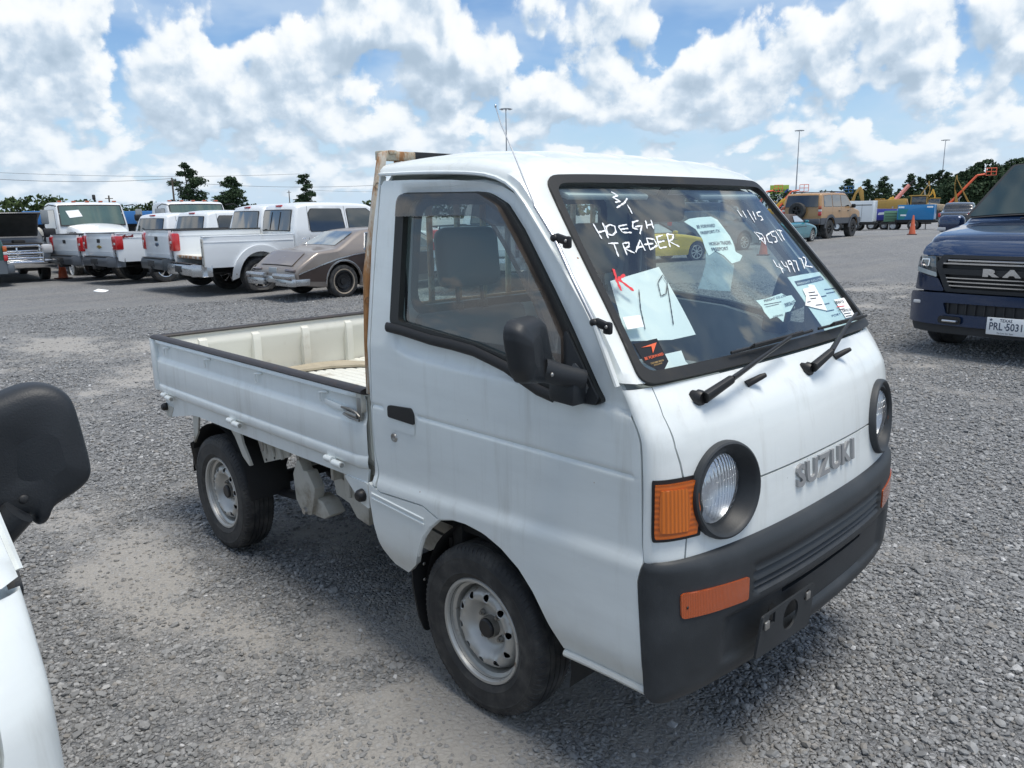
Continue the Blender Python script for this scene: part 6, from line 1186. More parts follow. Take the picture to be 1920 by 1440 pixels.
V_, F_ = text_geo('4x4', .13, .003, .006, shear=.3)
o4 = mk('four_wheel_drive_decal', [(-.98+v[0]*1.6, -1.0-v[2], 1.27+v[1]) for v in V_], F_, mat('maroon_print', (.18, .02, .02), .5), [o for o in bpy.data.objects if o.name == 'pickup_truck.002'][0], smooth=False)

# ---- two-tone bustle-back saloon
def saloon():
    rt = vehicle_root('sedan', (-12.98, 6.65), 91, 'two tone taupe and dark brown bustle back sedan with chrome rear bumper and whitewall tyres', 'sedan', None)
    taupe = mat('taupe_metallic', (.26, .225, .20), .35, metal=.35, coat=.5, var=.08, vscale=2, dirt=(.20, .17, .14), dscale=4, dlo=.6, dhi=.9); brown = mat('dark_brown_metallic', (.050, .034, .030), .28, metal=.3, coat=.7, var=.15, vscale=3)
    w = .90
    def Y(x, z): return w-.015-.27*max(0, (z-.92)/.45)**1.15-.04*max(0, (.45-z)/.2)**2-.10*max(0, (-.55-x)/.62)**2-.10*max(0, (x-3.2)/.8)**2-.02*max(0, (z-.70)/.25)
    topl = [(-1.06, .36), (-1.08, .56), (-1.02, .66), (-.62, .925), (-.50, .955), (-.18, .985), (-.06, 1.0), (.56, 1.315), (.72, 1.345), (1.2, 1.372), (1.9, 1.362), (2.05, 1.335), (2.62, .985), (2.75, .965), (3.95, .90), (4.05, .84), (4.07, .36)]
    car_body('body_shell', topl, [(4.05, .30)]+arch(2.90, .37, .33, .24)+[(2.50, .22), (.40, .22)]+arch(0, .40, .34, .25)+[(-1.04, .32)], .06, Y, taupe, rt, crown=.02, step=.09)
    for sg in (-1, 1):
        S = lambda x, z, sg=sg: np.stack([x, sg*np.vectorize(Y)(x, z), z], -1)
        up = [(-1.0, .52), (-.90, .56), (-.55, .67), (-.15, .775), (.25, .845), (.50, .872), (3.95, .80)]
        panel('brown_flank', S, [(-1.0, .40), (-1.0, .52)]+up[1:]+[(3.95, .36)]+arch(2.90, .385, .33, .36)+arch(0, .415, .34, .36), brown, rt, step=.09, rim=.004, out=(0, sg, 0), off=.004, edge=0)
        panel('coach_line', S, up+[(p[0], p[1]+.022) for p in up[::-1]], M['dull_chrome'], rt, step=.1, rim=.006, out=(0, sg, 0), off=.009, edge=0)
        panel('arch_trim', S, arch(0, .435, .34, .30, 20)+arch(0, .415, .34, .30, 20)[::-1], M['dull_chrome'], rt, step=.1, rim=.006, out=(0, sg, 0), off=.010, edge=0)
        side_pane('rear_door_window', [(.53, .955), (.72, 1.275), (1.20, 1.285), (1.20, .955)], Y, sg, M['dark_glass'], rt, off=.006, rr=.02, seal=M['chrome'], sw=.014)
        panel('window_divider', S, [(.88, .955), (.905, .955), (.915, 1.28), (.89, 1.28)], M['chrome'], rt, step=.2, rim=.004, out=(0, sg, 0), off=.012, edge=0)
        side_pane('front_door_window', [(1.32, .955), (1.32, 1.285), (1.92, 1.275), (2.42, .955)], Y, sg, M['dark_glass'], rt, off=.006, rr=.02, seal=M['chrome'], sw=.014)
        for pts in ([(.50, .30), (.50, .80), (.56, .955)], [(1.26, .27), (1.26, .95)], [(2.42, .27), (2.46, .93)]):
            for a, b in zip(pts[:-1], pts[1:]): panel('door_gap', S, [a, (a[0]+.009, a[1]), (b[0]+.009, b[1]), b], M['black'], rt, step=.2, rim=0, out=(0, sg, 0), off=.0065, edge=0)
        for x in (.68, 1.45): MB().box((x, sg*(w+.006), .80), (.14, .02, .022), bev=.006).build('door_handle', M['chrome'], rt)
        MB().box((.12, sg*.735, 1.165), (.07, .012, .03), bev=.004, rot=(sg*-.5, 0, 0)).build('pillar_badge', M['chrome'], rt)
        MB().box((-1.06, sg*.63, .60), (.05, .34, .055), rot=(0, -.5, 0), bev=.01).build('rear_lamp', mat('dull_rear_lamp', (.12, .09, .085), .2, coat=1) if 'dull_rear_lamp' not in bpy.data.materials else bpy.data.materials['dull_rear_lamp'], rt)
        b_ = MB().prism([(-1.20, .44), (-1.235, .50), (-1.21, .545), (-1.10, .55), (-1.08, .44)], sg*.20, sg*.86, axis=1, bev=.015).box((-1.13, sg*.56, .375), (.12, .66, .15), bev=.03).prism([(-1.16, .31), (-1.16, .44), (-.78, .44), (-.80, .31)], sg*.845, sg*.885, axis=1, bev=.012).build('rear_bumper', M['dull_chrome'], rt)
        MB().box((-1.195, sg*.56, .375), (.015, .18, .02), bev=.004).build('bumper_insert', bpy.data.materials['dull_rear_lamp'], b_); MB().box((-1.20, sg*.78, .46), (.06, .16, .05), bev=.01).build('corner_marker', bpy.data.materials['dull_rear_lamp'], b_)
    MB().box((-1.10, 0, .42), (.10, .44, .14), bev=.03).build('bumper_centre', M['dull_chrome'], rt); MB().box((-1.075, 0, .58), (.03, .30, .14), bev=.01).build('plate_holder', mat('old_plate', (.35, .38, .40), .5), rt)
    face_pane('rear_window', (-.02, 1.02), (.54, 1.305), [(-.60, .04), (.60, .04), (.52, .94), (-.52, .94)], mat('sky_lit_glass', (.10, .14, .17), .03, coat=1, spec=1), rt, off=.010, crown=.02, rr=.03)
    for a, b, hw in (((-1.0, .675), (-.64, .915), .55),):
        face_pane('boot_lid', a, b, [(-hw-.06, .02), (hw+.06, .02), (hw-.02, 1.0), (-hw+.02, 1.0)], taupe, rt, off=.012, crown=.02, rr=.02)
    MB().ell((-.80, 0, .83), (.03, .05, .04), 10).build('boot_crest', M['chrome'], rt)
    face_pane('windscreen', (2.05, 1.335), (2.62, .985), [(-.60, .05), (.60, .05), (.68, .95), (-.68, .95)], M['dark_glass'], rt, off=.008, crown=.03)
    MB().box((1.4, 0, .26), (3.9, 1.3, .06)).cyl((0, -.7, .34), (0, .7, .34), .05).build('underbody', M['chassis_dark'], rt)
    four(rt, 2.90, 1.54, .335, .205, .20, style='steel', rim_m=M['hub'], whitewall=True)
saloon()

# ---- blue pickup facing the camera at the right
def blue_pickup():
    rt = empty('pickup_truck', (-.62, 10.85, float(ground_z(-1, 8))), math.radians(0), 'dark blue pickup facing forward at the right edge with chrome bar grille and Texas plate', 'pickup')
    rt.rotation_euler = (0, 0, math.radians(BLUE_HEAD)); rt.location = (BLUE_XY[0], BLUE_XY[1], float(ground_z(*BLUE_XY)))
    # here x points forward out of the grille, y to the vehicle's left; the origin is on the ground below the front bumper centre
    blue = mat('dark_blue_metallic', (.015, .036, .092), .22, metal=.45, coat=1.0, coat_rough=.03, var=.1, vscale=2); w = 1.03
    def Y(x, z): return w-.03-.05*max(0, (z-.95)/.3)**1.2-.22*max(0, (z-1.22)/.72)**1.05-.10*max(0, (x+.75)/.52)**2.2-.06*max(0, (.5-z)/.2)**2
    topl = [(-5.8, .5), (-5.8, 1.45), (-3.9, 1.47), (-3.85, 1.50), (-3.45, 1.93), (-3.2, 1.975), (-2.2, 1.99), (-1.95, 1.955), (-1.22, 1.36), (-1.08, 1.31), (-.42, 1.222), (-.28, 1.19), (-.235, 1.12), (-.23, 1.05)]
    topl = [(x-.0, z) for x, z in topl]
    car_body('body_shell', topl, [(-.23, .62), (-.26, .50)]+arch(-.98, .50, .42, .42)+[(-1.7, .42), (-4.2, .42)]+arch(-4.65, .50, .42, .42)+[(-5.6, .5)], .07, Y, blue, rt, crown=.03, step=.09)
    def F_(y, z, o=0.0): 
        a = np.clip(np.abs(y)/1.0, 0, 1.05); return np.stack([.02+o-.07*a**2-.20*a**6-.04*np.clip((z-.90)/.2, 0, 1)**1.5-.17*np.clip((z-1.03)/.135, 0, 1)**2, y, z+0*y], -1)
    FS = lambda o: (lambda y, z: F_(np.asarray(y, float), np.asarray(z, float), o))
    panel('bonnet_edge', FS(.0), rc([(-.93, 1.015), (.93, 1.015), (.92, 1.10), (.86, 1.165), (-.86, 1.165), (-.92, 1.10)], .03), blue, rt, step=.06, rim=.05, out=(1, 0, 0))
    panel('grille_surround', FS(.03), rc([(-.73, .93), (-.66, 1.03), (.66, 1.03), (.73, .93), (.60, .665), (-.60, .665)], .03), M['trim_black'], rt, step=.06, rim=.10, out=(1, 0, 0), holes=[rc([(-.66, .92), (-.60, .995), (.60, .995), (.66, .92), (.55, .70), (-.55, .70)], .03)])
    panel('grille_mesh', FS(-.02), rc([(-.70, .92), (-.62, 1.01), (.62, 1.01), (.70, .92), (.57, .68), (-.57, .68)], .02), M['black'], rt, step=.08, rim=0, out=(1, 0, 0), edge=0)
    gb = MB()
    for z, hw in ((.975, .60), (.945, .64)): MB().tube([tuple(F_(np.array([y]), np.array([z]), .035)[0]) for y in np.linspace(-hw, hw, 24)], .0115, 6).build('grille_bar', M['chrome'], rt)
    for z, hw in ((.805, .60), (.768, .585), (.73, .565)): MB().tube([tuple(F_(np.array([y]), np.array([z]), .035)[0]) for y in np.linspace(-hw, hw, 24)], .0115, 6).build('grille_bar', M['chrome'], rt)
    panel('grille_centre_bar', FS(.045), rc([(-.66, .895), (.66, .895), (.62, .84), (-.62, .84)], .015), M['trim_black'], rt, step=.08, rim=.05, out=(1, 0, 0))
    x_ = -.255
    for chx, wl in (('R', .145), ('A', .16), ('M', .18)):
        V, Fc = text_geo(chx, .155, .014, .012, align='LEFT'); V = V-np.array([V[:, 0].min(), 0, 0]); V[:, 0] *= wl/V[:, 0].max(); hgt = V[:, 1].max()-V[:, 1].min(); V[:, 1] = (V[:, 1]-V[:, 1].min())/hgt*.075
        Y_ = x_+V[:, 0]; P_ = F_(-(-Y_), .835+V[:, 1]+0*Y_, .062); P_[:, 0] += V[:, 2]; mk('grille_letter', P_, Fc, M['chrome'], rt, sharp=30); x_ += wl+.025
    for sg in (-1, 1):
        hl = panel('headlight', lambda y, z, sg=sg: F_(y*sg, z, .02), rc([(.70, .80), (.745, 1.01), (.945, 1.005), (.965, .86), (.955, .845)], [.02, .02, .03, .03, .02]), mat('dark_lamp_glass', (.05, .06, .065), .05, coat=1, spec=1) if 'dark_lamp_glass' not in bpy.data.materials else bpy.data.materials['dark_lamp_glass'], rt, step=.04, rim=.05, out=(1, 0, 0))
        panel('lamp_light_bar', lambda y, z, sg=sg: F_(y*sg, z, .026), rc([(.705, .805), (.715, .85), (.955, .895), (.962, .862), (.950, .85)], .01), mat('pale_lamp_lens', (.45, .50, .50), .1, coat=1) if 'pale_lamp_lens' not in bpy.data.materials else bpy.data.materials['pale_lamp_lens'], hl, step=.05, rim=.004, out=(1, 0, 0), edge=0)
        panel('projector_frame', lambda y, z, sg=sg: F_(y*sg, z, .028), rc([(.805, .905), (.80, .985), (.905, .98), (.915, .915)], .015), M['chrome'], hl, holes=[rc([(.817, .917), (.812, .973), (.895, .968), (.903, .926)], .012)], step=.04, rim=.006, out=(1, 0, 0), edge=0)
        panel('fender_corner', lambda y, z, sg=sg: F_(y*sg, z, .0), rc([(.62, .665), (.70, .79), (.96, .84), (.985, .66)], .02), blue, rt, step=.05, rim=.06, out=(1, 0, 0))
        fg = panel('fog_lamp_recess', lambda y, z, sg=sg: F_(y*sg, z, .06), rc([(.80, .46), (.80, .575), (.96, .575), (.965, .47)], .04), M['trim_black'], rt, step=.05, rim=.01, out=(1, 0, 0), edge=0)
        MB().box(tuple(F_(np.array([.87*sg]), np.array([.545]), .075)[0]), (.02, .10, .035), bev=.01).build('fog_lamp', M['white_lens'], fg)
        hk = panel('tow_hook_recess', lambda y, z, sg=sg: F_(y*sg, z, .105), rc([(.40, .355), (.40, .43), (.62, .43), (.62, .355)], .035), M['black'], rt, step=.05, rim=.01, out=(1, 0, 0), edge=0)
        P_ = F_(np.array([.43*sg, .56*sg]), np.array([.39, .39]), .115); MB().tube([P_[0], P_[0]+np.array([.02, 0, 0]), P_[1]+np.array([.02, 0, 0]), P_[1]], .013, 8).build('tow_hook', M['chrome'], hk)
        mr_ = MB().box((-1.42, sg*1.12, 1.30), (.16, .27, .20), bev=.06, seg=3).box((-1.40, sg*.98, 1.22), (.07, .20, .05), bev=.015).build('side_mirror', blue, rt); MB().box((-1.345, sg*1.195, 1.245), (.02, .09, .04), bev=.006).build('mirror_marker_lamp', M['white_lens'], mr_)
        side_pane('front_door_window', [(-2.75, 1.30), (-2.75, 1.83), (-2.2, 1.85), (-1.55, 1.36)], Y, sg, M['dark_glass'], rt, off=.006, seal=M['trim_black'])
        side_pane('rear_door_window', [(-3.65, 1.30), (-3.55, 1.80), (-2.87, 1.83), (-2.87, 1.30)], Y, sg, M['dark_glass'], rt, off=.006, seal=M['trim_black'])
        for x_0 in (-.98, -4.65): road_wheel(rt, (x_0, sg*.87, .40), sg, .40, .28, .25, style='spoke5', n=48)
        wl = MB(); A2 = np.linspace(0, math.pi, 12); V = []
        for t in A2: V += [(-.98+.50*math.cos(t), sg*.98, .42+.50*math.sin(t)), (-.98+.50*math.cos(t), sg*.60, .42+.50*math.sin(t))]
        wl.raw(V, [(2*i, 2*i+1, 2*i+3, 2*i+2) for i in range(11)]).build('wheel_well', M['chassis_dark'], rt)
    bm_ = panel('front_bumper', FS(.07), rc([(-.99, .335), (.99, .335), (1.0, .60), (.985, .645), (.62, .655), (-.62, .655), (-.985, .645), (-1.0, .60)], .03), blue, rt, step=.06, rim=.16, out=(1, 0, 0), holes=[rc([(-.56, .45), (.56, .45), (.60, .56), (-.60, .56)], .02)])
    panel('bumper_grille', FS(.035), [(-.62, .44), (.62, .44), (.62, .57), (-.62, .57)], M['trim_black'], bm_, step=.08, rim=0, out=(1, 0, 0), edge=0)
    for k in range(14): MB().box(tuple(F_(np.array([-.55+.0846*k]), np.array([.505]), .045)[0]), (.02, .012, .10)).build('grille_rib', M['trim_black'], bm_)
    panel('front_valance', FS(.03), rc([(-.93, .25), (.93, .25), (.98, .345), (-.98, .345)], .03), M['trim_black'], rt, step=.08, rim=.08, out=(1, 0, 0))
    pl_ = MB().box((.112, .0, .375), (.012, .33, .165), bev=.006).build('number_plate', mat('number_plate_white', (.75, .77, .78), .4), rt)
    for txt, y0, z0, s_, wd, bd in (('TEXAS', 0, .432, .03, .105, .003), ('PRL', -.083, .375, .072, .115, .002), ('5031', .078, .375, .072, .135, .002), ('The Lone Star State', 0, .312, .016, .14, .0005)):
        V, Fc = text_geo(txt, 1.0, 0, bd*8); hgt = V[:, 1].max()-V[:, 1].min(); wdt = V[:, 0].max()-V[:, 0].min()
        mk('plate_letters', [(.119, y0+v[0]/wdt*wd, z0+(v[1]-(V[:, 1].max()+V[:, 1].min())/2)/hgt*s_) for v in V], Fc, M['blue_ink'], pl_, smooth=False)
    def star(c, r): return [(c[0]+(r if k % 2 == 0 else r*.42)*math.sin(math.pi*k/5), c[1]+(r if k % 2 == 0 else r*.42)*math.cos(math.pi*k/5)) for k in range(10)]
    MB().prism(star((-.128, .435), .017), .1185, .1195, axis=0).build('plate_star', M['blue_ink'], pl_); MB().prism(rc([(-.012, .385), (.0, .372), (.012, .378), (.008, .362), (-.004, .360)], .002), .1185, .1195, axis=0).build('state_outline', M['blue_ink'], pl_)
    face_pane('windscreen', (-1.95, 1.955), (-1.20, 1.36), [(-.68, .06), (.68, .06), (.88, .965), (-.88, .965)], mat('tinted_windscreen', (.022, .040, .045), .06, spec=.4, var=.4, vscale=1.5), rt, off=.008, crown=.05, bend=.0)
    face_pane('windscreen_frame', (-1.95, 1.955), (-1.20, 1.36), [(-.71, .03), (.71, .03), (.92, .99), (-.92, .99)], M['black'], rt, off=.003, crown=.05)
    for y in (-.35, .3): MB().tube([(-1.14, y, 1.36), (-1.22, y+.25, 1.41), (-1.24, y+.55, 1.42)], .010, 6).build('wiper', M['black'], rt)
    for sg in (-1, 1):
        for a, b in ():
            pts = [(-1.10, sg*.52, 1.375), (-.75, sg*.47, 1.345), (-.40, sg*.42, 1.31), (-.18, sg*.40, 1.25)]; MB().tube(pts, [.02, .05, .045, .02], 10, flat=.35, up=(0, 0, 1)).build('bonnet_ridge', blue, rt)
BLUE_XY, BLUE_HEAD = (-.36, 6.52), -93
blue_pickup()

# ---- the neighbouring kei truck at the left edge, of the same kind as the first
nb_root = copy_tree(truck, None, skip=('door_mirror','marker_letter','white_sticker','warning_sticker','torn_label','document_label','document_band','torn_slip','inspection_sticker','sticker_arrow','printed_word','guard_frame'))
nb_root['label'] = 'neighbouring white kei truck at the left edge showing only its black mirror and door corner'
nb_root.location = (NEI[0], NEI[1], 0) if 'NEI' in globals() else (.11, -2.615, 0)
for o_ in (truck, nb_root): o_['group'] = 'small white kei trucks'

NM = [(-1.9416, 1.268), (-1.9229, 1.2857), (-1.8994, 1.2941), (-1.869, 1.3045), (-1.8452, 1.3034), (-1.8278, 1.2941), (-1.8183, 1.279), (-1.8142, 1.2493), (-1.8072, 1.1873), (-1.8105, 1.1709), (-1.8219, 1.1588), (-1.8427, 1.1472), (-1.8596, 1.1393), (-1.8671, 1.1193), (-1.8797, 1.1179), (-1.8811, 1.1359), (-1.9092, 1.1319), (-1.9428, 1.1385), (-1.956, 1.1633)]
nm = NM
for _ in range(2): nm = [tuple(np.array(a)*w1+np.array(b)*(1-w1)) for a, b in zip(nm, nm[1:]+nm[:1]) for w1 in (.75, .25)]
nm = nm; ny_, nz_ = -1.86, 1.21; V = []
for x, k in ((.488, .90), (.478, .97), (.480, .995), (.486, 1.0), (.515, 1.0), (.530, .99), (.541, .965), (.550, .92), (.556, .86), (.560, .76), (.562, .60), (.563, .35)): V += [(.48+(x-.48)*.6+(p[0]-ny_)*.15, ny_+(p[0]-ny_)*k, nz_+(p[1]-nz_)*k) for p in nm]
n_ = len(nm); F = [(k*n_+i, k*n_+(i+1) % n_, (k+1)*n_+(i+1) % n_, (k+1)*n_+i) for k in range(11) for i in range(n_)]+[tuple(range(n_)), tuple(range(11*n_, 12*n_))[::-1]]
V = [(v[0]-nb_root.location.x, v[1]-nb_root.location.y, v[2]) for v in V]
nmir = mk('door_mirror', V, F, M['plastic'], nb_root, sharp=70)
MB().ell((.531-nb_root.location.x, -1.893-nb_root.location.y, 1.165), (.006, .012, .012), 8).build('mirror_screw', M['trim_black'], nmir)
MB().tube([(.53-nb_root.location.x, -1.90-nb_root.location.y, 1.15), (.52-nb_root.location.x, -1.93-nb_root.location.y, 1.12), (.50-nb_root.location.x, -1.97-nb_root.location.y, 1.10)], [.02, .022, .024], 10).build('mirror_arm', M['plastic'], nmir)
# ------------------------------------------------------------------ farther vehicles, machines, trees, masts
def polar(az, d):
    a = math.radians(az); return (CAM_POS[0]+d*math.cos(a), CAM_POS[1]+d*math.sin(a))
def gz(x, y): return float(ground_z(x, y))
def put(name, az, d, heading, label, cat, group=None, dz=0.0):
    x, y = polar(az, d); return empty(name, (x, y, gz(x, y)+dz), math.radians(heading), label, cat, group)
# white medium duty lorries behind the pickups
def lorry(xy, head, label, note=False):
    rt = vehicle_root('medium_truck', xy, head, label, 'truck', 'white medium duty trucks behind the pickups', -.22)
    w = 1.12; Y = lambda x, z: w-.08*max(0, (z-1.7)/.9)-.02
    car_body('cab_body', [(-1.75, .9), (-1.78, 2.35), (-1.65, 2.52), (-1.2, 2.56), (-.35, 2.53), (-.20, 2.47), (.10, 1.72), (.10, .9)], [(.1, .85), (-1.7, .85)], .08, Y, M['wpaint'], rt, step=.2)
    Yh = lambda x, z: .98-.20*max(0, x/1.5)**1.3-.10*max(0, (z-1.35)/.3)
    car_body('bonnet', [(.02, .8), (.02, 1.78), (.3, 1.80), (.9, 1.70), (1.38, 1.55), (1.50, 1.40), (1.54, .75)], [(1.5, .70)]+arch(.85, .52, .50, .70)+[(.05, .75)], .10, Yh, M['wpaint'], rt, crown=.06, step=.15)
    face_pane('windscreen_frame', (-.20, 2.47), (.10, 1.75), [(-.98, .02), (.98, .02), (1.02, .97), (-1.02, .97)], M['black'], rt, off=.004, crown=.03)
    ws = face_pane('windscreen', (-.20, 2.47), (.10, 1.75), [(-.94, .08), (.94, .08), (.98, .92), (-.98, .92)], mat('pale_green_windscreen', (.07, .115, .10), .05, coat=1, var=.5, vscale=1.6) if 'pale_green_windscreen' not in bpy.data.materials else bpy.data.materials['pale_green_windscreen'], rt, off=.010, crown=.03)
    if note: face_pane('windscreen_note', (-.20, 2.47), (.10, 1.75), [(-.78, .30), (-.38, .26), (-.30, .56), (-.70, .62)], M['paper'], ws, off=.030, crown=.02, rr=.01)
    for y in (-.85, -.42, -.0, .10, .42, .85):
        if y != .10: MB().box((-.42, y, 2.575), (.12, .13, .05), bev=.015).build('clearance_lamp', M['amber_dark'], rt)
    g_ = panel('grille', lambda y, z: np.stack([1.545+.0*y, y, z], -1), rc([(-.52, .85), (.52, .85), (.62, 1.38), (-.62, 1.38)], .06), M['dull_chrome'], rt, step=.2, rim=.03, out=(1, 0, 0), edge=0, off=.01)
    for k in range(5): MB().box((1.565, 0, .92+.09*k), (.02, .95, .028), bev=.005).build('grille_slot', M['black'], g_)
    MB().prism([(-.05, 1.455), (.05, 1.455), (0, 1.53)], 1.50, 1.56, axis=0).build('bonnet_diamond', M['chrome'], rt)
    MB().box((1.64, 0, .62), (.20, 2.2, .26), bev=.05).build('front_bumper', M['dull_chrome'], rt)
    for sg in (-1, 1):
        MB().box((1.42, sg*.80, 1.12), (.12, .28, .24), bev=.05).build('headlight', M['white_lens'], rt)
        side_pane('door_window', [(-1.25, 1.70), (-1.25, 2.30), (-.42, 2.30), (-.12, 1.70)], Y, sg, M['car_glass'] if False else M['dark_glass'], rt, off=.006, seal=M['black'])
        m_ = MB().tube([(-.05, sg*1.05, 2.42), (.10, sg*1.30, 2.46), (.14, sg*1.48, 2.36), (.14, sg*1.50, 1.75), (.05, sg*1.20, 1.45), (-.05, sg*1.08, 1.45)], .018, 6); mm = m_.build('mirror_arm', M['black'], rt)
        MB().box((.13, sg*1.46, 2.08), (.07, .22, .46), bev=.03).build('mirror_head', mat('grey_mirror_face', (.25, .27, .28), .3) if 'grey_mirror_face' not in bpy.data.materials else bpy.data.materials['grey_mirror_face'], mm)
        MB().ell((.12, sg*1.36, 1.62), (.06, .20, .20), 12).build('convex_mirror', M['black'], mm)
        MB().box((-.8, sg*1.0, .62), (1.2, .30, .35), bev=.05).build('fuel_tank', M['dull_chrome'], rt)
        for x_0 in (.85, -3.6): road_wheel(rt, (x_0, sg*.92, .50), sg, .50, .26, .29, style='steel', rim_m=M['wpaint'])
    MB().tube([(1.46, .85, 1.5), (1.62, .95, 1.92)], .014, 6).box((1.62, .95, 2.02), (.10, .24, .22), bev=.06, seg=3).build('bonnet_mirror', M['black'], rt)
    MB().box((-2.7, 0, .75), (5.5, .8, .25), bev=.02).build('chassis_rails', M['chassis_dark'], rt)
    if note:
        V, F = text_geo('HYBRID', .26, .002, .004, shear=.1, sx=1.25)
        for sg in (-1,):   # brushed on the bonnet side by hand
            mk('marker_writing', [(.72-.62*0+v[0]*.0+.0, sg*0-.0, 0) for v in V[:0]], [], M['ink'], rt) if False else None
        P = np.array([(1.02-(.55-v[0]*.62)*0, 0, 0) for v in V]) if False else None
        S = lambda a, b: (.16+.0*a, a, b)
        mk('marker_writing', [( .66+v[0]*.62*1.0, -(Yh(.66+v[0]*.62, 1.52)+.006), 1.50+v[1]*.9) for v in V], F, M['ink'], rt, smooth=False)
    return rt
lorry((-27.6, 6.85), -2, 'white medium duty truck with paper in the windscreen and HYBRID written on its bonnet', True)
lorry((-27.4, 10.4), -2, 'second white medium duty truck half hidden behind pickup cabs nearer the pine trees')

# dark pickup with its bonnet up and a chrome guard
def open_bonnet_pickup():
    rt = vehicle_root('pickup_truck', (-29.3, 4.12), -4, 'dark grey pickup with raised bonnet and chrome front end standing beside the green wagon', 'pickup')
    dk = mat('dark_grey_paint', (.045, .05, .055), .3, coat=.7, var=.2); w = 1.0; Y = lambda x, z: w-.03-.16*max(0, (z-1.3)/.6)-.08*max(0, (x-3.6)/1.2)**2
    car_body('cab_body', [(-1.1, .6), (-1.1, 1.35), (.9, 1.36), (1.0, 1.75), (1.15, 1.86), (2.6, 1.86), (2.8, 1.80), (3.35, 1.28), (3.5, 1.16), (4.70, 1.05), (4.80, .60)], [(4.75, .55)]+arch(3.6, .48, .42, .5)+[(3.0, .48), (.5, .48)]+arch(0, .48, .42, .5)+[(-1.0, .55)], .07, Y, dk, rt, step=.15)
    MB().prism([(3.45, 1.30), (3.40, 1.42), (3.75, 1.86), (4.30, 2.02), (4.34, 1.98), (3.80, 1.78), (3.50, 1.38)], -.82, .82, axis=1, bev=.03).build('raised_bonnet', dk, rt)
    b = MB().prism([(3.52, 1.36), (3.80, 1.74), (4.28, 1.94), (4.26, 1.92), (3.82, 1.68), (3.56, 1.34)], -.74, .74, axis=1); b.build('bonnet_underside', mat('bonnet_insulation', (.06, .058, .052), .9, var=.5, vscale=5, bump=.5), rt)
    face_pane('windscreen', (2.8, 1.80), (3.35, 1.28), [(-.70, .05), (.70, .05), (.80, .95), (-.80, .95)], M['dark_glass'], rt, off=.01, crown=.03)
    MB().box((4.20, 0, 1.10), (.9, 1.4, .06), bev=.01).box((4.0, .2, 1.16), (.4, .3, .12), bev=.03).box((4.25, -.4, 1.15), (.3, .25, .10), bev=.03).build('engine_bay', M['chassis_dark'], rt)
    g_ = MB().box((4.80, 0, .92), (.06, 1.15, .05), bev=.01).box((4.80, 0, .78), (.06, 1.2, .04), bev=.01).box((4.80, 0, 1.06), (.07, 1.2, .06), bev=.02)
    for y in (-.58, 0, .58): g_.box((4.80, y, .90), (.06, .05, .36), bev=.01)
    g_.build('chrome_grille', M['chrome'], rt); MB().box((4.76, 0, .90), (.04, 1.1, .34)).build('grille_mesh', M['black'], rt)
    for sg in (-1, 1): MB().box((4.70, sg*.78, .96), (.14, .30, .26), bev=.05).build('headlight', M['white_lens'], rt); MB().box((3.05, sg*1.22, 1.40), (.12, .34, .26), bev=.05).box((3.05, sg*1.05, 1.28), (.07, .25, .05), bev=.01).build('side_mirror', M['trim_black'], rt)
    MB().prism([(4.72, .40), (4.92, .44), (4.94, .66), (4.75, .72)], -.96, .96, axis=1, bev=.03).build('front_bumper', M['chrome'], rt)
    for z in (.60, .72, .86): MB().tube([(4.98, -.62, z), (4.98, .62, z)], .028, 8).build('guard_bar', M['chrome'], rt)
    for sg in (-1, 1): MB().tube([(4.98, sg*.62, .60), (4.98, sg*.62, .98), (4.98, sg*.50, 1.08)], .028, 8).build('guard_upright', M['chrome'], rt)
    MB().tube([(4.98, -.50, 1.08), (4.98, .50, 1.08)], .028, 8).build('guard_bar', M['chrome'], rt)
    four(rt, 3.6, 1.66, .39, .25, .22, style='steel')
open_bonnet_pickup()
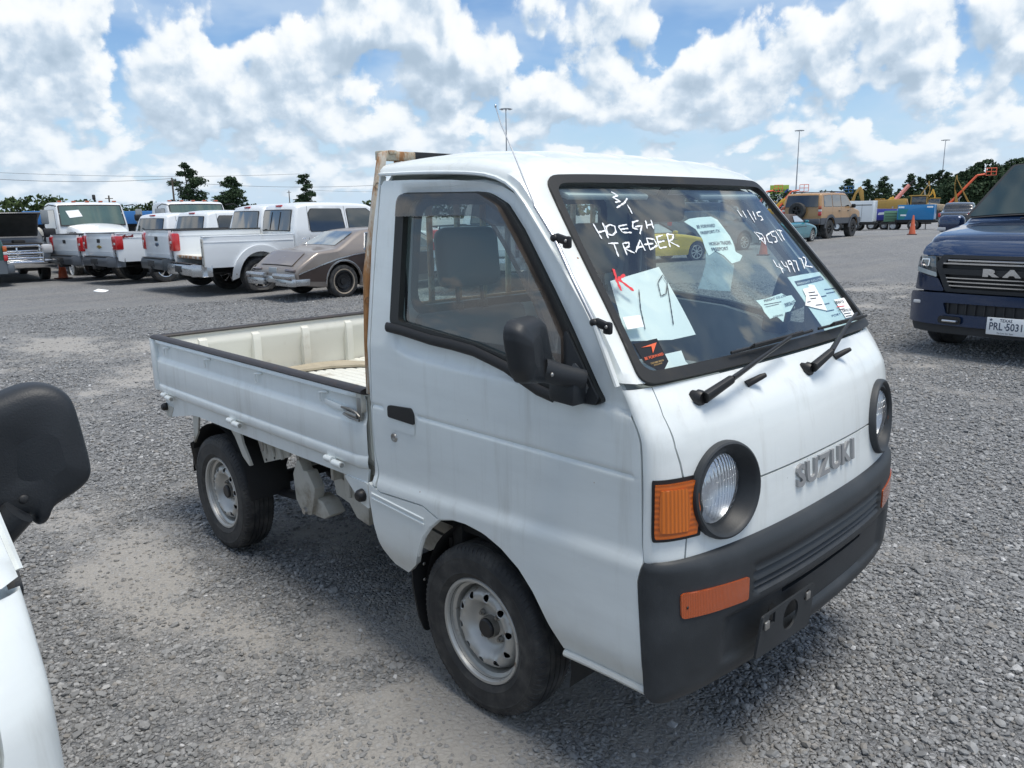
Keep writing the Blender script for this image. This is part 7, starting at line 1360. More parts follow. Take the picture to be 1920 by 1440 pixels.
def wagon(name, root, spec):
    """upright estate or off-roader; spec carries sizes and colours"""
    D = spec; w = D['w']/2; rt = root; zr = D['zr']; zw = D['zw']; xr, xf = -D['ro'], D['wb']+D['fo']; pm = D['paint']
    Y = lambda x, z: w-.02-D.get('tumble', .12)*max(0, (z-zw)/(zr-zw))-.06*max(0, (x-D['wb'])/D['fo'])**2-.03*max(0, (xr+.3-x)/.3)**2
    A1 = arch(D['wb'], D['R']+.09, D['R']+.02, D['z0']+.02); A0 = arch(0, D['R']+.09, D['R']+.02, D['z0']+.02)
    body = car_body('body_shell', D['top'], [(xf-.03, D['z0'])]+A1+A0+[(xr+.05, D['z0'])], .08, Y, pm, rt, crown=.02, step=.12)
    for sg in (-1, 1):
        S = lambda x, z, sg=sg: np.stack([x, sg*np.vectorize(Y)(x, z), z], -1)
        for k, poly in enumerate(D['panes']): side_pane('side_window', poly, Y, sg, D.get('glass', M['dark_glass']), rt, off=.006, rr=.05, seal=M['black'])
        if D.get('clad'):
            zc = D['clad']; panel('lower_cladding', S, [(xr+.02, D['z0']), (xr+.02, zc), (xf-.05, zc), (xf-.05, D['z0'])]+[(p[0], p[1]) for p in arch(D['wb'], D['R']+.095, D['R']+.02, D['z0']+.02)]+[(p[0], p[1]) for p in arch(0, D['R']+.095, D['R']+.02, D['z0']+.02)], D['cladm'], rt, step=.15, rim=.02, out=(0, sg, 0), off=.02, edge=0)
            for cx in (0, D['wb']):
                ro_, ri = D['R']+.20, D['R']+.09; a0 = .05; pts = [(cx+ro_*math.cos(t), D['R']+.03+ro_*math.sin(t)) for t in np.linspace(a0, math.pi-a0, 16)]+[(cx+ri*math.cos(t), D['R']+.03+ri*math.sin(t)) for t in np.linspace(math.pi-a0, a0, 16)]
                panel('arch_flare', S, pts, D['cladm'], rt, step=.08, rim=.05, out=(0, sg, 0), off=.045, edge=0)
        for xx in D['gaps']: panel('door_gap', S, [(xx, D['z0']+.1), (xx+.01, D['z0']+.1), (xx+.01, zw), (xx, zw)], M['black'], rt, step=.3, rim=0, out=(0, sg, 0), off=.003 if not D.get('clad') else .004, edge=0)
        MB().box((D['mx'], sg*(w+.13), zw+.06), (.13, .20, .18), bev=.05).box((D['mx'], sg*(w+.0), zw), (.06, .14, .04), bev=.01).build('side_mirror', M['black'], rt)
        for xx in D.get('handles', ()): MB().box((xx, sg*(w+.0), zw-.16), (.16, .03, .035), bev=.01).build('door_handle', M['black'], rt)
        for (y, z0, z1, m_) in D['lamps']: MB().box((xr+.02, sg*(w-y), (z0+z1)/2), (.10, .14, z1-z0), bev=.02).build('tail_light', M[m_], rt)
        if D.get('rack'): MB().tube([(D['rack'][0], sg*(w-.24), zr), (D['rack'][0]+.1, sg*(w-.24), zr+.06), (D['rack'][1]-.1, sg*(w-.24), zr+.06), (D['rack'][1], sg*(w-.24), zr)], .018, 6).build('roof_rail', M['black'], rt)
    if D.get('rear_pane'): a, b, P_ = D['rear_pane']; face_pane('rear_window', a, b, P_, M['dark_glass'], rt, off=.012, crown=.02)
    if D.get('front_pane'): a, b, P_ = D['front_pane']; face_pane('windscreen', a, b, P_, M['dark_glass'], rt, off=.012, crown=.03)
    MB().box((xr-.06, 0, D['z0']+.14), (.20, D['w']-.06, .26), bev=.06).build('rear_bumper', D.get('cladm', pm), rt); MB().box((xf+.02, 0, D['z0']+.16), (.18, D['w']-.12, .28), bev=.06).build('front_bumper', D.get('cladm', pm), rt)
    MB().box((D['wb']/2, 0, D['z0']+.06), (D['wb']+.6, D['w']*.7, .14), bev=.02).cyl((0, -w*.8, D['R']), (0, w*.8, D['R']), .05).build('underbody', M['chassis_dark'], rt)
    four(rt, D['wb'], D['w']-D['tw']-.02, D['R'], D['tw'], D['rim'], style=D['style'], rim_m=D.get('rimm', M['black']))
    return rt
r_ = vehicle_root('station_wagon', (-24.1, 2.38), -97, 'dark green wagon with grey lower cladding cut off by the left edge of the picture', 'wagon')
wagon('w', r_, dict(w=1.76, zr=1.72, zw=1.10, ro=.95, wb=2.65, fo=.8, R=.34, tw=.22, rim=.20, z0=.36, paint=mat('dark_green_paint', (.010, .065, .050), .25, coat=.9), cladm=mat('grey_cladding', (.12, .14, .16), .4, coat=.3), clad=.72, style='spoke5', rimm=M['rim'],
    top=[(-.95, .36), (-.97, 1.05), (-.72, 1.62), (-.55, 1.70), (1.2, 1.74), (1.9, 1.68), (2.5, 1.12), (3.3, 1.0), (3.45, .85), (3.45, .36)], panes=[[(-.55, 1.14), (-.42, 1.56), (.5, 1.60), (.5, 1.14)], [(.6, 1.14), (.6, 1.60), (1.75, 1.58), (2.25, 1.14)]], gaps=(.55, 1.5), mx=2.15, lamps=((.06, .95, 1.10, 'amber'), (.06, .86, .95, 'white_lens'), (.06, .70, .86, 'red_lens'))))
# tan off-roader with spare wheel
r_ = vehicle_root('off_road_wagon', (-15.35, 34.2), 91, 'tan lifted off-road wagon with grey arches and a spare wheel on the back door', 'SUV')
tan = mat('sandy_tan_paint', (.40, .235, .105), .4, coat=.4, var=.06)
wagon('w', r_, dict(w=1.90, zr=2.08, zw=1.42, ro=1.02, wb=2.68, fo=.92, R=.44, tw=.30, rim=.21, z0=.66, paint=tan, cladm=mat('dark_grey_cladding', (.065, .072, .085), .5), clad=.95, style='spoke5', rack=(-.7, 1.9), handles=(.95, 1.95),
    top=[(-1.02, .66), (-1.04, 1.40), (-.88, 2.0), (-.75, 2.06), (1.6, 2.10), (1.95, 2.04), (2.55, 1.46), (2.75, 1.38), (3.45, 1.30), (3.60, 1.10), (3.60, .66)], panes=[[(-.72, 1.46), (-.64, 1.94), (.15, 1.98), (.15, 1.46)], [(.24, 1.46), (.24, 1.98), (1.12, 1.98), (1.12, 1.46)], [(1.20, 1.46), (1.20, 1.98), (1.85, 1.95), (2.35, 1.48)]], gaps=(.20, 1.16), mx=2.2,
    lamps=((.09, 1.34, 1.48, 'amber_dark'), (.09, 1.24, 1.34, 'white_lens'), (.09, 1.06, 1.24, 'red_lens')), rear_pane=((-1.045, 1.42), (-.88, 2.0), [(-.78, .05), (.78, .05), (.72, .93), (-.72, .93)])))
sp_ = road_wheel(r_, (-1.18, .12, 1.28), -1, .38, .24, .20, style='spoke5', rim_m=M['black']); sp_.name = 'spare_wheel'; sp_.rotation_euler = (0, 0, math.radians(-90))
MB().box((-.6, 0, 2.10), (.02, 1.3, .02)).box((1.4, 0, 2.13), (.02, 1.3, .02)).build('rack_bars', M['black'], r_)
# teal convertible
def roadster(root, paint, top_m, closed=True):
    rt = root; w = .84; Y = lambda x, z: w-.02-.10*max(0, (z-.80)/.4)-.14*max(0, (x-2.35)/.75)**2-.12*max(0, (-.3-x)/.55)**2-.05*max(0, (.35-z)/.15)**2
    car_body('body_shell', [(-.62, .35), (-.66, .72), (-.58, .80), (-.2, .86), (.5, .88), (1.6, .86), (2.3, .76), (2.85, .64), (3.02, .50), (3.02, .30)], [(2.98, .24)]+arch(2.27, .34, .30, .22)+arch(0, .34, .30, .22)+[(-.58, .28)], .09, Y, paint, rt, crown=.03, step=.08)
    Yt = lambda x, z: .70-.16*max(0, (z-.86)/.32)
    if closed:
        car_body('soft_top', [(-.22, .84), (-.05, .98), (.25, 1.16), (.50, 1.21), (.95, 1.20), (1.05, 1.17), (1.08, .86)], [(1.06, .84), (-.2, .84)], .05, Yt, top_m, rt, crown=.02, step=.1)
    for sg in (-1, 1):
        side_pane('side_window', [(.42, .89), (.50, 1.12), (1.0, 1.14), (1.42, .89)], lambda x, z: Yt(x, z)+.02, sg, mat('misty_window', (.42, .46, .48), .1, coat=1) if 'misty_window' not in bpy.data.materials else bpy.data.materials['misty_window'], rt, off=.01, rr=.02, seal=M['black'])
        MB().tube([(1.0, sg*.60, 1.18), (1.55, sg*.70, .86)], .022, 6).build('windscreen_pillar', M['black'], rt)
        MB().box((1.38, sg*.86, .90), (.12, .16, .11), bev=.04).build('side_mirror', paint, rt); MB().box((2.78, sg*.58, .63), (.2, .26, .06), rot=(0, .35, 0), bev=.02).build('headlight', M['white_lens'], rt); MB().box((-.64, sg*.58, .64), (.06, .26, .12), bev=.02).build('tail_light', M['red_lens'], rt)
        panel('door_gap', lambda x, z, sg=sg: np.stack([x, sg*np.vectorize(Y)(x, z), z], -1), [(.42, .3), (.43, .3), (.43, .86), (.42, .86)], M['black'], rt, step=.3, rim=0, out=(0, sg, 0), off=.003, edge=0)
        panel('side_scoop', lambda x, z, sg=sg: np.stack([x, sg*np.vectorize(Y)(x, z), z], -1), rc([(.20, .66), (.20, .70), (1.5, .70), (1.5, .685)], .01), M['black'], rt, step=.3, rim=0, out=(0, sg, 0), off=.003, edge=0)
    face_pane('windscreen', (1.05, 1.16), (1.62, .86), [(-.58, .03), (.58, .03), (.68, .98), (-.68, .98)], M['dark_glass'], rt, off=.006, crown=.03)
    four(rt, 2.27, 1.42, .295, .18, .20, style='spoke8', rim_m=M['rim'])
r_ = vehicle_root('convertible', (-14.5, 29.0), 94, 'teal blue two seat convertible with brown soft top in front of the tan wagon', 'car', 'small two seat convertibles')
roadster(r_, mat('teal_paint', (.012, .20, .25), .2, coat=1.0), mat('brown_soft_top', (.075, .06, .055), .8, var=.2))
r_ = vehicle_root('convertible', (-13.1, 16.9), 72, 'small yellow convertible seen through the windscreen of the white kei truck', 'car', 'small two seat convertibles')
roadster(r_, mat('yellow_paint', (.70, .48, .01), .25, coat=1.0), mat('black_soft_top', (.02, .02, .02), .8))
# dark grey people carrier behind the yellow car
r_ = vehicle_root('minivan', (-14.6, 21.9), 78, 'grey people carrier parked behind the yellow convertible and seen through the windscreen', 'minivan')
wagon('w', r_, dict(w=1.72, zr=1.76, zw=1.08, ro=.95, wb=2.75, fo=.85, R=.33, tw=.21, rim=.20, z0=.28, paint=mat('slate_grey_paint', (.10, .115, .13), .3, coat=.8), style='spoke8', rimm=M['rim'], handles=(.7, 1.7),
    top=[(-.95, .28), (-.98, 1.05), (-.80, 1.62), (-.6, 1.74), (1.4, 1.78), (2.0, 1.70), (2.95, 1.08), (3.45, .90), (3.58, .70), (3.58, .28)], panes=[[(-.62, 1.12), (-.50, 1.60), (.45, 1.64), (.45, 1.12)], [(.53, 1.12), (.53, 1.64), (1.35, 1.64), (1.35, 1.12)], [(1.43, 1.12), (1.43, 1.64), (1.95, 1.60), (2.65, 1.12)]], gaps=(.49, 1.39), mx=2.45, lamps=((.08, 1.0, 1.5, 'red_lens'),), rear_pane=((-.98, 1.08), (-.80, 1.62), [(-.7, .05), (.7, .05), (.62, .95), (-.62, .95)])))
pickup('pickup_truck', (-10.6, 9.4), 122, 'white pickup seen only through the cab windows of the kei truck', dict(lights='tall', emblem='oval', style='steel', R=.39, zb=1.34, cab=2.4))

# traffic cones
def cone(xy, h, label):
    rt = vehicle_root('traffic_cone', xy, 20, label, 'cone', 'orange traffic cones')
    MB().box((0, 0, .02), (h*.46, h*.46, .04), bev=.012).build('cone_base', mat('dark_cone_base', (.10, .035, .025), .7) if 'dark_cone_base' not in bpy.data.materials else bpy.data.materials['dark_cone_base'], rt)
    MB().lathe([(h*.17, .04), (h*.165, .06), (h*.035, h*.985), (h*.028, h), (0, h)], (0, 0, 0), 2, 24).build('cone_shell', M['cone'], rt)
    return rt
cone((-25.1, 5.05), .80, 'orange traffic cone under the bumper of the farthest left pickup')
cone((-12.35, 38.7), .92, 'tall orange traffic cone standing alone on the gravel before the generators')
cone((-10.9, 21.5), .80, 'orange traffic cone seen through the windscreen beside the grey people carrier')

# towed generators
def trailer(az, d, head, L, H, z0, body, label, kind, wheels=(0.25,), R=.38, name='trailer_generator'):
    rt = put(name, az, d, head, label, 'generator', 'towed generators and compressors')
    k = MB().prism(rc([(-L/2, z0), (-L/2, z0+H), (L/2, z0+H), (L/2, z0)] if kind != 'slant' else [(-L/2, z0), (-L/2, z0+H*.82), (-L/2+.25, z0+H), (L/2, z0+H*.95), (L/2, z0)], .05), -.78, .78, axis=1, bev=.03).build('housing', body, rt)
    MB().box((0, 0, z0-.12), (L+.3, 1.5, .22), bev=.02).box((L/2+.75, 0, z0-.16), (1.5, .12, .10)).box((L/2+.2, .35, z0-.16), (.9, .08, .08), rot=(0, 0, .5)).box((L/2+.2, -.35, z0-.16), (.9, .08, .08), rot=(0, 0, -.5)).build('trailer_frame', M['chassis_dark'], rt)
    MB().box((L/2+1.1, 0, z0*.5-.05), (.08, .08, z0-.1)).build('jockey_leg', M['steel'], rt)
    MB().cyl((L/2-.5, .3, z0+H), (L/2-.5, .3, z0+H+.15), .05).build('exhaust_stack', M['steel'], rt)
    for sg in (-1, 1):
        for wx in wheels: road_wheel(rt, (wx, sg*.90, R), sg, R, .22, .20, style='plain' if kind != 'white' else 'steel', rim_m=M['wpaint'], n=24)
        if kind == 'white':
            MB().box((0, sg*.785, z0+H*.80), (L*.94, .012, .06)).build('black_stripe', M['black'], k); MB().box((-.35*L, sg*.785, z0+H*.80), (.30, .016, .12)).build('vent_slot', M['black'], k)
            for x in (-.1*L, .08*L): MB().box((x, sg*.785, z0+H*.52), (.16, .016, .09), bev=.004).build('door_catch', M['black'], k)
            for x in (-.17*L, .22*L): MB().box((x, sg*.784, z0+H*.45), (.015, .01, H*.8)).build('door_seam', M['trim_black'], k)
        if kind == 'slant':
            V, F = text_geo('airman', .30, .004, .01, shear=.25); mk('housing_lettering', [(-.25*sg+sg*-1*-v[0]*1.15 if False else sg*-1*(-.05-v[0]*1.1), sg*.79, z0+H*.55+v[1]) for v in V], F, M['chalk'], k, smooth=False) if False else MB().prism(rc([(-.1, z0+H*.45), (.62, z0+H*.50), (.66, z0+H*.72), (.0, z0+H*.66)], .05), sg*.782, sg*.792, axis=1).build('white_logo_panel', M['chalk'], k)
        if kind == 'blue':
            for x, z in ((-.40*L, H*.84), (.38*L, H*.84), (-.33*L, H*.30)): MB().box((x, sg*.785, z0+z), (.42, .012, .12), bev=.003).build('white_label', M['chalk'], k)
            MB().prism([(-.47*L, z0+.04), (-.47*L, z0+H*.72), (-.20*L, z0+H*.72), (-.30*L, z0+.04)], sg*.781, sg*.787, axis=1).build('green_panel', mat('green_teal_panel', (.02, .22, .24), .4) if 'green_teal_panel' not in bpy.data.materials else bpy.data.materials['green_teal_panel'], k)
        if kind == 'green':
            for z in (.25, .5, .75): MB().box((0, sg*.785, z0+H*z), (L*.9, .01, .03)).build('housing_rib', M['trim_black'], k)
    return rt
trailer(112.35, 70.0, 10, 2.9, 1.62, .72, mat('generator_white', (.74, .78, .80), .35, coat=.4), 'large white generator trailer behind the tan off-road wagon', 'white', wheels=(.2, -1.1), R=.38)
trailer(110.85, 74.5, 12, 2.7, .95, .80, mat('violet_blue_paint', (.045, .05, .34), .35, coat=.5), 'violet blue compressor trailer between the white and the green units', 'slant', wheels=(-.5, .5))
trailer(109.8, 72.5, 12, 1.9, .85, .70, mat('pale_green_paint', (.16, .33, .20), .5), 'pale green compressor half hidden by the bright blue generator', 'green', wheels=(-.2,), R=.36)
trailer(108.75, 71.5, 12, 2.6, 1.15, .82, mat('bright_blue_paint', (.012, .20, .46), .35, coat=.5), 'bright blue generator trailer with white labels behind the tall cone', 'blue', wheels=(-.1,), R=.40)

# plant on the far side
YEL = mat('machine_yellow', (.62, .36, .045), .5, var=.15, dirt=(.30, .20, .09), dscale=3); ORG = mat('lift_orange_red', (.72, .12, .045), .45, coat=.3); OCH = mat('machine_ochre', (.40, .25, .06), .55, var=.15, dirt=(.2, .15, .09), dscale=3)
BLUM = mat('lift_blue', (.02, .15, .38), .45)
def boom_lift(az, d, reach, m, label, face=1, h=6.0, jib=True, tip=None):
    rt = put('boom_lift', az, d, az-90*face, label, 'boom lift', 'boom lifts standing among the machines', dz=-.3)
    MB().box((0, 0, .75), (2.6, 2.2, .5), bev=.08).build('chassis', M['chassis_dark'], rt); MB().box((-.4, 0, 1.45), (2.8, 2.0, .9), bev=.15).build('turntable', m, rt)
    for x in (-1, 1):
        for sg in (-1, 1): road_wheel(rt, (x, sg*1.05, .5), sg, .5, .35, .28, style='plain', rim_m=m, n=20)
    top_ = (reach, 0, h); MB().tube([(-1.2, 0, 1.7), top_], [.22, .17], 4).build('boom', m, rt); MB().tube([(-.9, 0, 1.4), (reach*.35, 0, 1.4+(h-1.6)*.42)], .09, 8).build('lift_cylinder', M['steel'], rt)
    e_ = (reach+1.1, 0, h+.15)
    if jib: MB().tube([top_, e_], .13, 4).build('jib', m, rt)
    b = MB(); x0, z0 = e_[0]+.1, e_[2]-.2
    for z in (0, .55, 1.1): b.tube([(x0, -.6, z0+z), (x0+1.4, -.6, z0+z), (x0+1.4, .6, z0+z), (x0, .6, z0+z)], .035, 5, closed=True)
    for x in (0, .7, 1.4):
        for y in (-.6, .6): b.tube([(x0+x, y, z0), (x0+x, y, z0+1.1)], .035, 5)
    b.box((x0+.7, 0, z0), (1.4, 1.2, .06)).build('work_basket', m if m is not ORG or face > 0 else M['steel'], rt)
boom_lift(118.25, 150, .8, ORG, 'orange boom lift basket showing left of the billboard', 1, 5.2)
boom_lift(116.9, 145, 1.4, ORG, 'orange boom lift rising behind the tan wagon by the billboard post', 1, 5.0)
boom_lift(114.2, 150, 1.6, BLUM, 'blue boom lift above the roof of the tan wagon', 1, 4.6)
boom_lift(106.75, 150, 2.9, ORG, 'orange boom lift with a long straight arm close to the blue pickup', 1, 6.8)
def excavator(az, d, m, label, tall=6.0, face=1, name='excavator', cat='excavator', lean=1.0):
    rt = put(name, az, d, az-90*face, label, cat, 'yellow excavators in the distance')
    for sg in (-1, 1): MB().prism(rc([(-1.9, 0), (-1.9, .9), (1.9, .9), (1.9, 0)], .42), sg*.9, sg*1.45, axis=1).build('track', M['chassis_dark'], rt)
    MB().box((-.4, 0, 1.45), (3.0, 2.5, .9), bev=.12).build('engine_housing', m, rt); MB().box((.8, .75, 2.15), (1.3, .9, 1.5), bev=.1).build('operator_cab', M['dark_glass'], rt); MB().box((.8, .75, 2.93), (1.4, 1.0, .08), bev=.03).build('cab_roof', m, rt)
    MB().prism([(1.0, 1.6), (.8, 2.0), (1.6*lean, tall*.8), (2.2*lean, tall), (2.6*lean, tall-.15), (1.9*lean, tall*.75), (1.5, 1.6)], -.22, .22, axis=1, bev=.03).build('boom', m, rt)
    MB().prism([(2.1*lean, tall-.4), (2.5*lean, tall+.15), (3.0*lean, tall-.7), (3.4, 1.4), (3.1, 1.3)], -.16, .16, axis=1, bev=.03).build('stick', m, rt)
    MB().prism([(3.0, 1.5), (3.6, 1.4), (3.7, .8), (3.2, .45), (2.7, .8)], -.5, .5, axis=1, bev=.05).build('bucket', M['chassis_dark'], rt)
excavator(117.9, 130, YEL, 'small yellow excavator left of the tan wagon with its arm folded', 3.4, 1)
excavator(113.1, 150, OCH, 'ochre excavator with its boom bent over behind the white generator', 5.2, 1)
excavator(107.9, 150, OCH, 'ochre excavator boom standing tall behind the bright blue generator', 5.8, -1, lean=.35)
excavator(107.0, 150, OCH, 'second ochre boom standing upright next to the orange lift', 6.6, 1, lean=.30)
excavator(111.3, 130, YEL, 'bright yellow excavator showing above the violet compressor', 3.2, 1)
excavator(107.45, 135, YEL, 'yellow excavator body in sunlight between the two upright booms', 4.2, -1, lean=.5)
def dumper():
    rt = put('dump_truck', 109.2, 108, 14, 'ochre articulated dump truck standing behind the row of generators', 'dump truck')
    MB().prism([(-5.2, 1.7), (-5.6, 2.5), (-.4, 2.75), (-.2, 1.9), (-1.2, 1.3), (-4.2, 1.3)], -1.35, 1.35, axis=1, bev=.06).build('skip_body', OCH, rt)
    for x in (-4.2, -2.4, 2.6):
        for sg in (-1, 1): road_wheel(rt, (x, sg*1.15, .8), sg, .8, .5, .4, style='plain', rim_m=OCH, n=24)
    MB().box((.2, 0, 1.2), (6.5, 1.0, .4), bev=.05).build('frame', M['chassis_dark'], rt); MB().prism([(1.9, 1.4), (1.9, 2.2), (3.9, 1.95), (4.4, 1.5), (4.4, 1.2)], -1.1, 1.1, axis=1, bev=.08).build('bonnet', mat('grimy_bonnet', (.42, .33, .22), .6, var=.2), rt)
    MB().box((1.0, 0, 2.35), (1.7, 1.9, 1.3), bev=.1).build('operator_cab', M['dark_glass'], rt); MB().box((1.0, 0, 3.05), (2.1, 2.2, .12), bev=.04).build('cab_roof', OCH, rt)
    for x in (.2, 1.85):
        for sg in (-1, 1): MB().box((x, sg*.95, 2.35), (.10, .10, 1.35)).build('cab_post', OCH, rt)
    MB().tube([(1.6, -.7, 3.1), (1.5, -.7, 3.7)], .07, 6).build('exhaust_stack', M['steel'], rt)
dumper()
def telehandler(az, d, m, label):
    rt = put('crane_arm', az, d, az-90, label, 'crane'); MB().box((0, 0, 1.2), (3, 2, 1.4), bev=.1).build('body', m, rt); MB().tube([(-1, 0, 1.9), (1.6, 0, 5.2)], [.34, .28], 4).build('arm', m, rt); MB().tube([(1.6, 0, 5.2), (2.3, 0, 5.9)], .2, 4).build('arm_head', M['chassis_dark'], rt)
    for x in (-1, 1):
        for sg in (-1, 1): road_wheel(rt, (x, sg*1.0, .55), sg, .55, .4, .3, style='plain', rim_m=m, n=20)
telehandler(109.95, 145, mat('pale_red_paint', (.75, .30, .25), .4), 'pale red lifting arm pointing up behind the dump truck')
r_ = put('parked_car', 106.55, 62, 100, 'black pickup seen under the mirror of the blue pickup', 'pickup')
wagon('w', r_, dict(w=1.9, zr=1.85, zw=1.25, ro=1.1, wb=3.4, fo=.9, R=.38, tw=.25, rim=.22, z0=.5, paint=mat('black_car_paint', (.012, .014, .018), .2, coat=1), style='spoke5', top=[(-1.1, .5), (-1.1, 1.2), (.6, 1.25), (.8, 1.80), (2.2, 1.85), (2.9, 1.25), (4.2, 1.10), (4.3, .5)], panes=[[(.9, 1.3), (.95, 1.7), (2.1, 1.72), (2.5, 1.3)]], gaps=(1.5,), mx=2.5, lamps=((.08, .9, 1.15, 'red_lens'),)))

# billboard and masts
r_ = put('billboard', 117.15, 300, 117.15-90, 'green and blue roadside billboard on a tall steel post', 'billboard')
MB().cyl((0, 0, 0), (0, 0, 6.2), .42, 12).build('post', mat('weathered_post', (.22, .24, .25), .6), r_); bb = MB().box((0, 0, 8.2), (6.3, .35, 3.2), bev=.04).build('board', mat('lime_green_poster', (.30, .42, .06), .6, var=.1), r_)
MB().prism(rc([(1.2, 6.7), (3.05, 6.7), (3.05, 8.6), (2.4, 8.3)], .3), -.185, -.20, axis=1).build('blue_print', mat('poster_blue', (.04, .09, .38), .6), bb)
V, F = text_geo('281-992-5525', .95, .01, .02, sx=.92); wv = V[:, 0].max()-V[:, 0].min(); mk('phone_number', [(v[0]/wv*5.4-.2, -.21, 7.85+v[1]*.95) for v in V], F, mat('poster_dark_print', (.03, .06, .16), .6), bb, smooth=False)
V, F = text_geo('AUCTION SITE', .5, .01, .01); mk('headline', [(v[0]*1.0-.6, -.21, 9.1+v[1]) for v in V], F, bpy.data.materials['poster_dark_print'], bb, smooth=False) if False else None
steelm = mat('galvanised_mast', (.30, .32, .34), .5, metal=.3)
for az_, d_, h_, lb in ((135.75, 225, 30, 'tall lighting mast rising behind the cab roof of the white kei truck'), (116.10, 330, 30.5, 'tall lighting mast beside the billboard'), (107.53, 400, 29.5, 'farthest lighting mast above the pines on the right')):
    r_ = put('light_mast', az_, d_, 0, lb, 'light mast', 'high lighting masts'); MB().cyl((0, 0, 0), (0, 0, h_), .30, 10, .12).build('mast', steelm, r_); MB().lathe([(1.3, -.05), (1.3, .05), (1.2, .05), (1.2, -.05)], (0, 0, h_), 2, 20, closed=True).box((0, 0, h_), (2.5, .08, .08)).box((0, 0, h_), (.08, 2.5, .08)).build('lamp_ring', steelm, r_)
    for k in range(8): a = 2*math.pi*k/8; MB().box((1.45*math.cos(a), 1.45*math.sin(a), h_-.12), (.62, .5, .22), rot=(0, 0, a), bev=.04).build('floodlight', steelm, r_)
r_ = put('floodlight_pole', 162.75, 70, 72, 'short pole with two floodlights above the white trucks', 'floodlight'); MB().cyl((0, 0, 0), (0, 0, 3.0), .06, 8).tube([(0, -.45, 3.45), (0, -.40, 3.1), (0, 0, 3.0), (0, .40, 3.1), (0, .45, 3.45)], .04, 6).build('pole', M['chassis_dark'], r_)
for y in (-.48, .48): MB().box((0, y, 3.55), (.22, .30, .34), bev=.05, rot=(.2*(1 if y > 0 else -1), 0, 0)).build('floodlight', M['chassis_dark'], r_)
# utility poles and wires
polem = mat('wooden_pole', (.10, .08, .06), .8); PO = []
for az_, d_, h_, lb in ((158.1, 130, 8.2, 'wooden utility pole left of the tall pines'), (150.8, 240, 9.5, 'thin utility pole between two pines'), (161.9, 150, 6.2, 'short wooden pole between the white trucks')):
    r_ = put('utility_pole', az_, d_, az_, lb, 'utility pole', 'utility poles along the road'); MB().cyl((0, 0, 0), (0, 0, h_), .16, 8, .12).build('pole', polem, r_); MB().box((0, 0, h_-.5), (.12, 1.2, .12)).build('crossarm', polem, r_)
for a0, a1, d_, h_, sag, lb in ((170, 158.1, 130, 7.3, .6, 'overhead wire running left from the pole beside the tallest pine'), (158.1, 141, 150, 7.5, 1.0, 'overhead wire running right from the pole beside the tallest pine'), (170, 150, 180, 10.5, .8, 'highest overhead wire above the white trucks'), (150, 140, 230, 8.5, .7, 'faint overhead wire right of the narrow lone pine')):
    P0, P1 = polar(a0, d_), polar(a1, d_*1.03); pts = [(P0[0]+(P1[0]-P0[0])*t, P0[1]+(P1[1]-P0[1])*t, h_-sag*4*t*(1-t)) for t in np.linspace(0, 1, 16)]
    o = MB().tube(pts, .028, 4).build('overhead_wire', M['black']); o['label'] = lb; o['category'] = 'wire'; o['group'] = 'overhead wires'
# blue roofed shed
for az_, wd_, lb in ((165.55, 2.4, 'blue roofed open shed behind the pickup with its bonnet up'), (160.2, 2.6, 'blue roof edge showing between the two white medium duty trucks')):
    r_ = put('open_shed', az_, 62, 73.0, lb, 'shed', 'blue roofed sheds')
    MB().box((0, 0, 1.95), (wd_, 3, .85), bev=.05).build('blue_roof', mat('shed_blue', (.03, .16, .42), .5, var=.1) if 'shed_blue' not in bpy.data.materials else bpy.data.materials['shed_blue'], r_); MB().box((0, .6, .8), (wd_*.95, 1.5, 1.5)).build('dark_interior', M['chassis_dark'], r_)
    for k in (-.46, .46): MB().box((wd_*k, -1.3, .8), (.12, .12, 1.6)).build('shed_post', mat('pale_post', (.5, .5, .46), .6) if 'pale_post' not in bpy.data.materials else bpy.data.materials['pale_post'], r_)
r_ = vehicle_root('storage_tank', (-31.5, 5.75), 0, 'cream tank with a dark base between the open bonnet pickup and the white truck', 'tank')
MB().box((0, 0, 1.25), (1.6, .8, .6), bev=.2, seg=3).build('tank_shell', mat('cream_tank', (.52, .50, .44), .5, var=.1), r_); MB().box((0, 0, .5), (1.5, .8, .9), bev=.03).build('tank_base', M['chassis_dark'], r_)

# ---- trees: trunk, limbs and crowns of many small leaf clumps
def leaf_mat(name, a, b):
    m, q, bs = base_mat(name); P = q.a('ShaderNodeTexCoord').outputs['Object']; n = q.a('ShaderNodeTexNoise', i_Vector=P, i_Scale=.9, i_Detail=5.0); n2 = q.a('ShaderNodeTexNoise', i_Vector=P, i_Scale=7.0, i_Detail=2.0)
    q.l.new(q.mix(q.mr(q.m('MULTIPLY_ADD', n2.outputs[0], .5, q.m('MULTIPLY', n.outputs[0], .5)), .35, .65), a, b), bs.inputs['Base Color']); bs.inputs['Roughness'].default_value = .7; bs.inputs['Specular IOR Level'].default_value = .2; return m
LEAF = [leaf_mat('pine_needles', (.020, .038, .022), (.060, .098, .046)), leaf_mat('oak_leaves', (.022, .042, .016), (.075, .110, .035)), leaf_mat('pale_leaves', (.06, .09, .03), (.14, .17, .06))]
bark = mat('grey_brown_bark', (.085, .070, .055), .9, var=.3, bump=.5)
